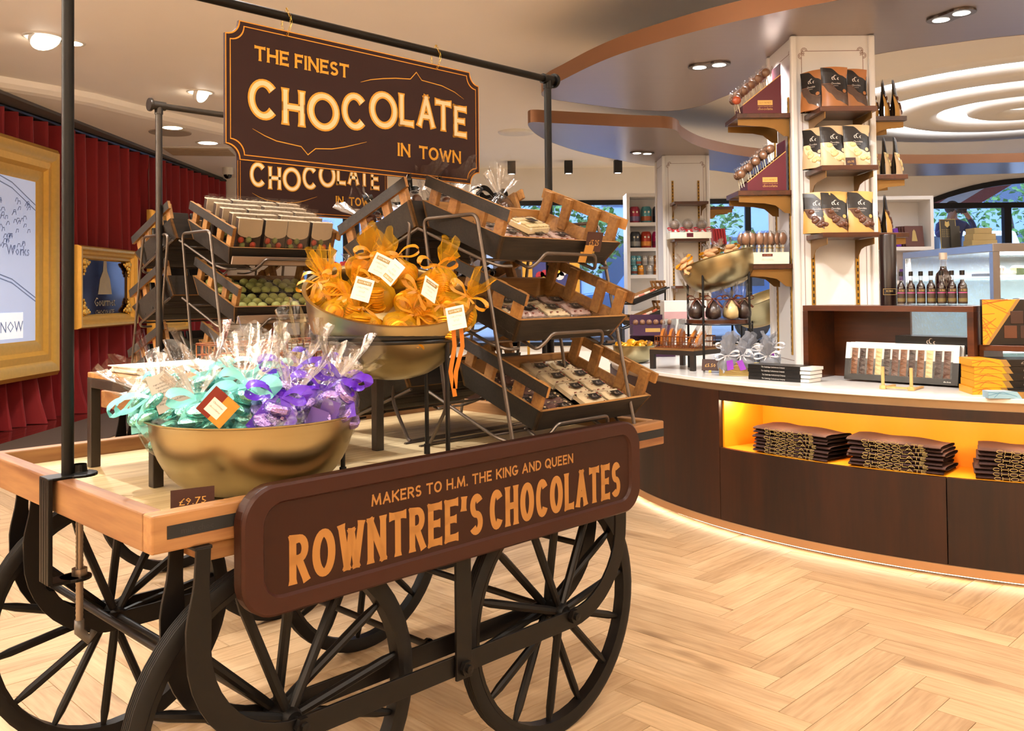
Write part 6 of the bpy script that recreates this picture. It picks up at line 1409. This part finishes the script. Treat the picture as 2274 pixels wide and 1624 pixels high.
for k, z, L in ((0, FS[0], [(1806, 5.86, -.9), (1818, 5.86, -.75), (1834, 5.84, -.6), (1857, 5.76, 0), (1902, 5.82, .1)]), (1, FS[1], [(1808, 5.86, -.9), (1822, 5.85, -.75), (1852, 5.78, 0), (1904, 5.76, 0)]), (2, FS[2], [(1812, 5.8, -.45), (1852, 5.77, 0), (1910, 5.77, .08)])):
    for i, (px, d, rz) in enumerate(L):
        p = PY(px, 400, d); pouch(k, T(p.x, d, z + .0005, rz, -.03), f'{kn[k]} and black chocolate pouch, {["first", "second", "third", "fourth", "fifth"][i]} from the left on the {tier[FS.index(z)]} front shelf', PG)
for j, z in enumerate(RS):
    for i in range(3 if j < 2 else 2):
        pouch(2 if j != 1 else 1, T(PX1 + .06 + .082 * i + (.0 if j else 0), PY0 + .2 + .01 * i, z + .0005, pi * .5 - .34 - .08 * i, -.05), f'black backed pouch seen side on, {["nearest", "second", "third"][i]} to the pillar on the {tier[j]} right hand shelf', 'pouches seen side on at the right of the near pillar')
price_card(T(PY(1890, 352, 5.7).x, 5.70, FS[1] + .001, 0, -.2), '£6.95', 'small brown price card before the cream pouches on the middle shelf', .065, .05)
# lolly displays and spoons on the left shelves
M_mar = mat('maroon_card', '5c1226', .4, var=.04); M_gpl = mat('gold_plate', 'cfa962', .35, .5); M_pop = mat('lolly_brown', '8a6248', .3, var=.3, scale=20); M_popo = mat('lolly_orange', 'c7521d', .35); M_stk2 = mat('lolly_stick', 'e3dcc0', .6)
def lolly_box(M, label):
    t = thing('lolly_display', label, 'display box', M, 'maroon lolly displays'); side = [(0, 0), (.26, 0), (.26, .26), (.0, .055)]
    for y in (0, .2): MB().prism(side, 0, .003, FRONT(0, y, 0)).build('side_panel', M_mar, t)
    MB().box(0, .003, .003, .197, 0, .055).build('front_lip', M_mar, t); MB().box(.257, .26, .003, .197, 0, .34).build('header_card', M_mar, t); MB().box(.003, .257, .003, .197, 0, .003).build('base', M_mar, t)
    m = MB(); m.ribbon([(0, .057, .0006), (.26, .262, .0006)], .005, (0, 0, 1), FRONT(0, -.003, 0)); m.box(.1, .2, -.0036, -.003, .055, .088); m.build('gold_plate', M_gpl, t)
    m = MB(); text(m, 'GOURMET', .15, .065, .017, FRONT(0, -.004, 0), width=.08); m.build('plate_print', M_brk, t); m = MB(); text(m, 'chocolate', .15, .022, .024, FRONT(0, -.0034, 0), width=.1); text(m, 'organic handcrafted', .15, .043, .01, FRONT(0, -.0034, 0), width=.1); m.build('print', M_gpl, t); return t
def lolly(M, mm, label, group, r=.03):
    t = thing('lolly', label, 'lolly', M, group); MB().ball((0, 0, .09), r, 12, 8, (1, .5, 1)).build('sweet', mm, t, smooth=True); MB().tube([(0, 0, 0), (0, 0, .07)], .003, 6).build('stick', M_stk2, t)
    MB().lathe([(.012, .05), (.008, .06), (r * .9, .075), (r * 1.12, .095), (r * .8, .118), (.012, .128), (.02, .14)], 12, None, lambda R__, z, a: (R__ * cos(a) * (1 + .1 * sin(4 * a)), R__ * .6 * sin(a), z)).build('cellophane', M_film, t, smooth=True); return t
def base_x(px, d): return PY(px, 400, d).x
for j in range(2):
    z = LS[j] + .0005; d = PY0 + .06; x = base_x(1652 if j == 0 else 1660, d); lolly_box(T(x, d, z), f'{["upper", "lower"][j]} maroon lolly display on the left of the near pillar')
    l0 = None
    for r in range(5):
        for c in range(3):
            M = T(x - .012 + r * .05, d + .04 + c * .058, z + .03 + r * .042, random.uniform(-.5, .5), 0, -.2)
            lab = f'wrapped chocolate lolly, {["front", "middle", "rear"][c]} one of row {["one", "two", "three", "four", "five"][r]} in the {["upper", "lower"][j]} maroon display'
            if l0 is None: l0 = lolly(M, M_pop, lab, f'lollies in the {["upper", "lower"][j]} maroon display')
            else: copy_tree(l0, None, M, lab)
lolly(T(base_x(1646, 6.07), 6.07, LS[0] + .006, 0, 0, -.25), M_popo, 'orange pumpkin coloured lolly at the very front of the upper display', 'orange lollies')
d = PY0 + .04; x = base_x(1650, d); z = LS[2] + .0005
sbx = thing('white_carton', 'open white carton of chocolate spoons on the lower left shelf', 'carton', T(x - .0, d, z)); m = MB()
for a in ((0, .30, 0, .003), (0, .30, .197, .2), (0, .003, .003, .197), (.297, .30, .003, .197)): m.box(*a, 0, .078)
m.box(.003, .297, .003, .197, 0, .003); m.build('carton', mat('carton_cream', 'ece6cf', .5), sbx); MB().box(.12, .19, -.0008, 0, .05, .068).build('label', M_mar, sbx); m = MB(); text(m, 'GOURMET', .155, .055, .012, FRONT(0, -.0012, 0), width=.055); m.build('label_print', M_gpl, sbx); m = MB(); text(m, 'chocolate', .155, .022, .02, FRONT(0, -.0008, 0), width=.08); m.build('print', M_silver, sbx)
s0 = None
for i in range(14):
    M = T(x + .02 + (i % 7) * .042, d + .05 + .07 * (i // 7), z + .006, random.uniform(-.9, .9), .05, random.uniform(-.08, .08)); lab = f'wrapped chocolate spoon, {["first", "second", "third", "fourth", "fifth", "sixth", "seventh"][i % 7]} from the left in the {["front", "rear"][i // 7]} row of the white carton'
    if s0 is None:
        s0 = thing('chocolate_spoon', lab, 'spoon', M, 'wrapped spoons in the white carton'); MB().ball((0, 0, .165), .03, 12, 8, (1, .4, 1.45)).build('bowl', M_pop, s0, smooth=True); MB().box(-.006, .006, -.003, .003, 0, .13).build('handle', M_stk2, s0)
        MB().lathe([(.02, .02), (.014, .09), (.011, .105), (.033, .14), (.036, .17), (.026, .205), (.012, .222)], 12, None, lambda R__, z, a: (R__ * cos(a) * (1 + .08 * sin(5 * a)), R__ * .6 * sin(a), z)).build('cellophane', M_film, s0, smooth=True); MB().tube([(.0125 * cos(a), .009 * sin(a), .105) for a in [2 * pi * k / 10 for k in range(10)]], .002, 5, True).build('tie', M_gold, s0)
    else: copy_tree(s0, None, M, lab)
# ---- far pillar
QX0, QX1, QY0, QY1 = 1.895, 2.49, 11.3, 11.9
p2 = pillar(6, QX0, QX1, QY0, QY1, 0, CLZ); rails(p2, FRONT(0, QY0 + .02, 0), (QX0 + .13, QX1 - .14), 1.0, 2.82)
for z, n in ((2.53, 'top'), (2.075, 'middle'), (1.5, 'lower')): wall_shelf(T(QX0 + .09, QY0 + .018, z), .42, .32, f'{n} walnut shelf on the front of the far white pillar', 'walnut shelves on the far pillar')
gt = thing('globe_tray', 'white card tray under three globes on the far pillar', 'tray', T(QX0 + .03, QY0 - .34, 2.0755)); MB().box(0, .5, 0, .3, 0, .075).build('tray', MATS['carton_cream'], gt); MB().box(.2, .28, -.001, 0, .015, .065).build('label', M_mar, gt)
for i in range(3):
    t = thing('sweet_globe', f'clear globe of chocolates with a red ribbon, {["left", "middle", "right"][i]} one on the far pillar', 'globe', T(QX0 + .11 + i * .165, QY0 - .19, 2.151), 'clear globes on the far pillar'); MB().ball((0, 0, .105), .075, 16, 10).build('globe', M_gb, t, smooth=True); MB().ball((0, 0, .095), .062, 12, 8).build('filling', mat('globe_mix', '8c7a6c', .4, var=.6, scale=40), t, smooth=True)
    MB().lathe([(.05, 0), (.055, .01), (.04, .035), (.05, .045)], 14).build('base', M_bw, t, smooth='auto'); m = MB(); bow(m, .04, .045, .02, tail=.03); m.build('ribbon', mat('red_ribbon', 'b01420', .4), t, smooth=True, solid=.001)
wall_shelf(T(QX1 + .02, QY0 + .1, 2.5, pi / 2), .3, .3, 'top walnut shelf on the right side of the far pillar', 'walnut shelves on the far pillar'); wall_shelf(T(QX1 + .02, QY0 + .1, 2.02, pi / 2), .3, .3, 'lower walnut shelf on the right side of the far pillar', 'walnut shelves on the far pillar')
M_bred = mat('book_red', 'c0323a', .5)
for i in range(5):
    o = MB().box(0, .028, 0, .16, 0, .2).build('red_book', M_bred, bev=.003); o.matrix_world = T(QX1 + .07 + i * .034, QY0 + .12, 2.022, 0, 0, -.12); tag(o, f'thin bright red book, {nmb[i]} from the left on the far pillar', 'book', 'red books on the far pillar')
# ---- white bookcases
def bookcase(x0, x1, y, zt, shelves, label):
    t = thing('bookcase', label, 'bookcase', T(x0, y, 0)); w = x1 - x0; d = .4
    for a in (0, w - .045): MB().box(a, a + .045, 0, d, 0, zt).build('side', M_pil, t)
    MB().box(.045, w - .045, d - .02, d, 0, zt).build('back', M_pil, t)
    for z in shelves: MB().box(.045, w - .045, .0, d - .02, z - .05, z).build('shelf', M_pil, t)
    MB().box(0, w, 0, d, zt, zt + .05).build('top', M_pil, t); return t
BY = 13.0
bookcase(1.66, 2.55, BY, 2.80, [2.43, 2.065, 1.675, 1.15, .6, .1], 'tall white bookcase of patterned tins behind the far pillar')
tn = {}
def tin(M, col, col2, label, s=1):
    t = thing('patterned_tin', label, 'tin', M, 'patterned tins in the white bookcase'); a, b_ = mat('tin_' + col, col, .3, .3, var=.35, scale=26), mat('tin_' + col2, col2, .35, .2, var=.3, scale=30)
    MB().lathe([(.001, 0), (.078, 0), (.082, .01), (.082, .2), (.07, .235), (.06, .25), (.001, .252)], 20).build('tin', a, t, smooth='auto'); MB().lathe([(.084, .03), (.084, .1)], 20).build('band', b_, t, smooth=True)
    for s_ in (-.026, .026): MB().ball((s_, -.078, .165), .017, 8, 6, (1, .4, 1)).build('dot', MATS['carton_cream'], t, smooth=True)
    return t
def place_tins(z, L, s, yy, row):
    for i, (px, c1_, c2_, nmx) in enumerate(L): p = PY(px, 550, yy); tin(T(p.x, yy, z + .001, 0, 0, 0, s), c1_, c2_, f'{nmx} tin on the {row} of the white bookcase')
place_tins(2.43, [(1410, 'a83a4e', '7f6f94', 'rose pink'), (1436, '4f8f97', 'a2532c', 'teal and orange'), (1462, '4a4a55', '2d3040', 'dark grey')], .95, BY + .16, 'top shelf')
place_tins(2.065, [(1411, '3d3f42', '8f8f8a', 'black and grey'), (1435, 'a5331c', 'd5862f', 'red and amber'), (1460, 'a81f5a', '6d1440', 'magenta')], .95, BY + .16, 'second shelf')
place_tins(1.675, [(1408, '5f979e', '7a3b2a', 'small teal'), (1422, 'd99022', 'b56b14', 'small amber'), (1441, 'b7b2ab', '8e8a84', 'small pale grey'), (1457, 'c47f33', '7a4a1f', 'small bronze')], .55, BY + .1, 'third shelf')
place_tins(1.675 + .14, [(1406, '5f979e', '4b7a80', 'upper teal'), (1417, '5f979e', '8d4a35', 'upper teal and brown'), (1431, 'a5a09a', '84807a', 'upper grey'), (1445, 'b9b4ac', '94908a', 'upper pale'), (1457, '9c6a36', '6b4521', 'upper brown')], .55, BY + .1, 'third shelf stacked above')
BX = PY(1996, 500, 12.6).x; bookcase(BX - .45, PY(2074, 500, 12.6).x, 12.6, 2.68, [2.02, 1.55, 1.1, .6, .1], 'white bookcase of gift books beside the arched window')
M_bk = mat('book_brown', '5a2f24', .5); M_bkp = mat('book_purple', '6a2aa0', .5)
for i in range(4):
    o = MB().box(0, .26, 0, .02, 0, .30).build('gift_book', M_bk, bev=.003); o.matrix_world = T(BX + .12 - .022 * i, 12.66 + .04 * i, 2.022, 0, -.15); tag(o, f'dark brown gift book with gold print, {nmb[i]} from the front on the white bookcase', 'book', 'brown gift books')
    if i == 0: m = MB(); m.poly([(.09, .08, 0), (.17, .08, 0), (.15, .22, 0), (.13, .25, 0), (.11, .22, 0)], FRONT(0, -.0008, 0)); m.build('cover_print', M_lg, o)
o = MB().box(0, .06, 0, .2, 0, .26).build('gift_book', M_bkp); o.matrix_world = T(BX + .0, 12.66, 2.022, 0, 0, -.2); tag(o, 'purple gift book leaning on the white bookcase', 'book')
o = MB().box(0, .3, 0, .2, 0, .16).box(.1, .2, -.002, 0, .04, .12).build('purple_box', mat('box_purple', '7a3ab0', .4, var=.3, scale=15)); o.matrix_world = T(BX + .1, 12.64, 1.552); tag(o, 'purple patterned box on the lower shelf of the white bookcase', 'box')
# ---- glass patisserie counter
gx, gy = 3.46, 6.5; fr = thing('glass_counter', 'stainless framed glass patisserie counter behind the display unit', 'counter', T(gx, gy, 0)); M_ss = mat('stainless', 'a9a6a4', .25, .9, var=.05); gw, gd, gh = 2.6, 1.5, 1.76
MB().box(0, gw, 0, gd, gh - .06, gh).build('top_frame', M_ss, fr, bev=.004)
for x, y in ((0, 0), (gw - .05, 0), (0, gd - .05), (gw - .05, gd - .05), (.62, 0)): MB().box(x, x + .05, y, y + .05, .6, gh - .06).build('upright', M_ss, fr)
MB().box(0, gw, 0, gd, .0, .6).build('base', M_pil, fr)
for z in (.95, 1.25, 1.5): MB().box(.06, gw - .06, .08, gd - .06, z, z + .015).build('shelf', film('shelf_glass', (.9, .97, .96), .1, .5, .05), fr); MB().box(.06, gw - .06, .075, .095, z + .015, z + .03).build('shelf_lamp', lamp('cool_strip', 'eaf6ff', 5), fr)
MB().box(.05, gw - .05, .01, .018, .6, gh - .06).build('front_glass', M_glass, fr); MB().box(.01, .018, .05, gd - .05, .6, gh - .06).build('side_glass', M_glass, fr); MB().box(.05, gw - .05, gd - .02, gd - .01, .6, gh - .06).build('back_panel', mat('cabinet_white', 'dfe8ea', .4), fr)
MB().box(.2, gw - .2, .2, .3, gh - .075, gh - .062).build('top_lamp', MATS['cool_strip'], fr)
for gx_ in (.5, 1.3, 2.1):
    l = bpy.data.lights.new('cabinet_light', 'AREA'); l.energy = 45; l.size = .5; l.color = (.92, .97, 1); o = bpy.data.objects.new('cabinet_light', l); COL.objects.link(o); o.location = (gx + gx_, gy + .6, gh - .09)
k = 0
for z in (.965, 1.265, 1.515):
    for i in range(5):
        t = thing('cake_tray', f'white tray of small cakes, {nmb[i]} along the {["bottom", "middle", "upper"][k]} shelf of the glass counter', 'tray', T(gx + .2 + i * .42, gy + .45, z + .016), 'cake trays in the glass counter'); MB().box(0, .34, -.15, .25, 0, .02).build('tray', M_white, t)
        for c in range(4): MB().lathe([(.04, .021), (.045, .06), (.03, .075), (.001, .078)], 12, T(.05 + c * .08, -.02 + .1 * (c % 2), 0)).build('cake', choc_c[(i + c) % 4], t, smooth='auto')
        MB().box(.13, .21, -.16, -.155, .0, .055).build('name_card', mat('name_card_green', '5f6a3c', .5), t)
    k += 1
for i, (dx, w, h, y) in enumerate([(0, .2, .055, 0), (.01, .18, .05, 0), (.02, .14, .045, 0)]):
    p = PY(2150, 540, 7.2); o = MB().box(dx, dx + w, 0, .14, 0, h).build('card_box', mat('kraft_cream', 'c4b07f', .6), bev=.003); o.matrix_world = T(p.x - .02, 7.1, gh + [0, .0555, .106][i] + .001); tag(o, f'{["lowest", "middle", "topmost"][i]} cream card box stacked on the glass counter', 'box', 'cream card boxes on the glass counter')
lf = thing('leaflet_stand', 'black and gold menu leaflets standing on the glass counter', 'leaflet stand', T(PY(2090, 540, 7.3).x, 7.3, gh + .001, 0, -.1)); MB().box(0, .13, 0, .01, 0, .24).build('menu', mat('menu_black', '3a3a38', .5), lf); MB().box(.075, .15, -.02, -.012, 0, .18).build('folded_menu', MATS['menu_black'], lf)
m = MB(); outline_ring(m, [(0, 0), (.13, 0), (.13, .24), (0, .24)], [(.004, .004), (.126, .004), (.126, .236), (.004, .236)], FRONT(0, -.001, 0))
m.poly([(.06, .17, 0), (.08, .19, 0), (.075, .225, 0), (.06, .215, 0), (.045, .225, 0), (.04, .19, 0)], FRONT(0, -.001, 0))
for i in range(5): text(m, 'hot chocolate', .065, .15 - .014 * i, .012, FRONT(0, -.001, 0), width=.1)
m.build('menu_print', mat('menu_gold', 'c9b878', .5), lf)
# ---- mid-distance displays between the carts and the windows
dt = thing('round_table', 'dark round display table beyond the near cart', 'table', T(.35, 9.0, 0)); MB().lathe([(.001, 1.2), (.62, 1.2), (.62, 1.235), (.001, 1.235)], 40).build('tabletop', M_walnut, dt, smooth='auto'); MB().lathe([(.35, 0), (.33, .03), (.06, .06), (.06, 1.2)], 24).build('pedestal', M_black, dt, smooth='auto')
for px, col, col2, nmx in ((1205, 'c23038', 'b8a0a8', 'red'), (1268, '3a4fb0', 'c8a52c', 'blue')):
    p = PY(px, 650, 8.9); b = brass_bowl(T(p.x, 8.9, 1.2355), .165, .14, f'brass bowl of {nmx} wrapped sweets on the round table')
    q = random.Random(4)
    for i in range(22):
        a = q.uniform(0, 6.3); rr = .13 * math.sqrt(q.random()); o = MB().ball((0, 0, 0), .026, 8, 5, (1.4, .8, .7)).build('wrapped_sweet', mat('sweet_' + (col if i % 4 else col2), col if i % 4 else col2, .3, .2)); o.matrix_world = T(p.x + rr * cos(a), 8.9 + rr * sin(a), 1.2355 + .135 + .05 * (1 - rr / .13), a, 0, a)
        tag(o, f'wrapped sweet in the brass bowl of {nmx} sweets', 'sweet', f'{nmx} wrapped sweets on the round table')
t = thing('display_carton', 'dark brown carton with cream lettering beyond the near cart', 'carton', T(PY(1118, 640, 8.6).x, 8.6, 1.24)); MB().box(-.28, .17, 0, .2, 0, .42).build('carton', mat('carton_brown', '33201a', .5), t); m = MB(); text(m, 'ROWNTREE', -.06, .06, .09, FRONT(0, -.001, 0), width=.40); m.build('print', M_cream, t); MB().ball((.1, -.0, .26), .06, 12, 8, (1, .1, .8)).build('picture', M_bw, t, smooth=True)
st = thing('carton_shelf', 'black stand under the brown carton', 'stand', T(PY(1118, 640, 8.6).x, 8.6, 0)); MB().box(-.3, .2, -.02, .24, 1.2, 1.239).build('top', M_black, st); MB().box(-.06, -.02, .08, .12, 0, 1.2).build('post', M_black, st); MB().box(-.25, .15, -.02, .24, 0, .02).build('foot', M_black, st)
p = PY(1160, 640, 10.5); t = thing('flower_picture', 'gilt framed picture of red and white flowers beyond the near cart', 'picture', T(p.x, 10.5, 1.0))
for a in ((0, .12, 0, 1.0), (.55, .67, 0, 1.0), (.12, .55, 0, .12), (.12, .55, .88, 1.0)): MB().box(a[0], a[1], 0, .05, a[2], a[3]).build('moulding', M_gold, t, bev=.012)
MB().box(.12, .55, .02, .03, .12, .88).build('picture', mat('picture_blue', '39407c', .4), t)
for x, z, c in ((.25, .6, 'b02a3a'), (.33, .36, 'e6e4e4'), (.45, .28, 'c43a44'), (.42, .68, 'e6e4e4')):
    for k_ in range(5): MB().lathe([(.055, 0), (.0005, 0)], 10, FRONT(x + .05 * cos(k_ * 1.257), .017, z + .05 * sin(k_ * 1.257))).build('petal', mat('petal_' + c, c, .5), t)
    MB().lathe([(.022, 0), (.0005, 0)], 10, FRONT(x, .015, z)).build('flower_centre', mat('petal_y', 'd8c03a', .5), t)
for x in (.05, .6): MB().box(x, x + .03, .0, .05, -1.0, 0).build('leg', M_gold, t)
# red gift packs behind the far cart
rk = thing('red_pack_table', 'dark stand carrying red gift packs behind the far cart', 'stand', T(-1.75, 7.6, 0)); MB().box(0, .8, 0, .4, 1.52, 1.56).build('top', M_walnut, rk)
for x in (.02, .74): MB().box(x, x + .04, .05, .35, 0, 1.52).build('leg', M_black, rk)
M_rp = mat('red_pack', 'b5182a', .25, var=.35, scale=18)
for i in range(6):
    t = thing('red_gift_pack', f'red cellophane gift pack, {nmb[i]} from the left behind the far cart', 'gift bag', T(-1.68 + i * .13, 7.75, 1.5605), 'red gift packs behind the far cart'); MB().box(-.05, .05, -.04, .04, 0, .16).build('pack', M_rp, t, bev=.01); MB().lathe([(.03, .16), (.01, .18), (.05, .23)], 10).build('gather', M_film, t, smooth=True)
# small crates of sweets left of the far pillar, confectionery displays on the counter's far end
for j, (px, py, dd, lab) in enumerate([(1432, 655, 8.1, 'upper small dark crate of striped sweets near the far pillar'), (1436, 700, 8.0, 'lower small dark crate of striped sweets near the far pillar')]):
    p = PY(px, py, dd); M = Matrix.Translation(p) @ Matrix.Rotation(.35, 4, 'Z') @ Matrix.Rotation(-.33, 4, 'Y') @ Matrix.Translation((-.2, -.12, -.03)) @ Matrix.Scale(.62, 4)
    c = copy_tree(CR['flt'], None, M, lab, 'small crates near the far pillar')
    for i in range(10):
        o = MB().tube([(-.05, 0, 0), (.05, 0, 0)], .018, 8).build('striped_sweet', mat('striped_' + ('a' if i % 2 else 'b'), 'd9694a' if i % 2 else 'e8d4c0', .3), smooth='auto'); o.matrix_world = M @ T(.1 + (i % 5) * .1, .1 + .16 * (i // 5), .05, .4 * i); tag(o, f'striped sweet in the {["upper", "lower"][j]} small dark crate', 'sweet', f'striped sweets in the {["upper", "lower"][j]} small crate')
wr = thing('small_rack', 'black rack carrying the two small crates near the far pillar', 'rack', T(PY(1432, 660, 8.1).x, 8.1, TZ)); 
for x in (-.2, .2): MB().tube([(x, .15, 0), (x, .1, .55)], .008, 8).build('post', M_black, wr)
for z in (.2, .42): MB().tube([(-.2, .12, z), (.2, .12, z + .14)], .007, 8).tube([(-.2, -.1, z), (.2, -.1, z + .14)], .007, 8).tube([(-.2, .12, z), (-.2, -.1, z)], .007, 8).tube([(.2, .12, z + .14), (.2, -.1, z + .14)], .007, 8).build('cradle', M_black, wr)
p = PZ(1455, 795, TZ)
for j, (w, z, nmx) in enumerate([(.34, 0, 'lower'), (.34, .17, 'upper')]):
    t = thing('sweet_display', f'{nmx} purple and cream display box of sweets behind the cookie basket', 'display box', T(p.x - .16, 7.3, TZ + z + .001), 'purple display boxes behind the cookie basket'); MB().box(0, w, 0, .2, 0, .085).build('box', mat('display_purple', '3a1838', .45), t); MB().box(0, w, .19, .2, .085, .165).build('header', MATS['display_purple'], t); MB().box(.1, .22, -.002, 0, .03, .06).build('gold_plate', M_gpl, t)
    for i in range(6): MB().ball((.03 + i * .055, .06, .105), .024, 10, 6).build('sweet', M_pop, t, smooth=True)
p = PY(1540, 690, 7.2); t = thing('marble_box', 'tall pale box behind the dark tied bags', 'box', T(p.x - .1, 7.4, TZ)); MB().box(-.1, .25, 0, .2, 0, .45).build('box', M_bw, t, bev=.004); MB().box(-.0995, .2495, -.001, 0, .3, .36).build('band', mat('band_pink', 'caa0a0', .5), t)

p = PY(1706, 690, 7.6); bc4 = T(p.x, 7.6, p.z - .1); bq = Vector((0, 0, 1)).rotation_difference(Vector((-.38, -.05, 1)).normalized()).to_matrix().to_4x4(); brass_bowl(bc4 @ bq, .27, .22, 'tilted brass bowl half hidden behind the near pillar')
st = thing('bowl_stand', 'black ring stand of the bowl behind the near pillar', 'stand', T(p.x, 7.6, 0)); MB().tube([(.25 * cos(a), .25 * sin(a), p.z - .0) for a in [2 * pi * i / 36 for i in range(36)]], .007, 7, True).build('ring', M_black, st, smooth='auto')
for a in (.8, 2.4, 3.9, 5.5): MB().tube([(.25 * cos(a), .25 * sin(a), TZ), (.25 * cos(a), .25 * sin(a), p.z)], .008, 7).build('leg', M_black, st)
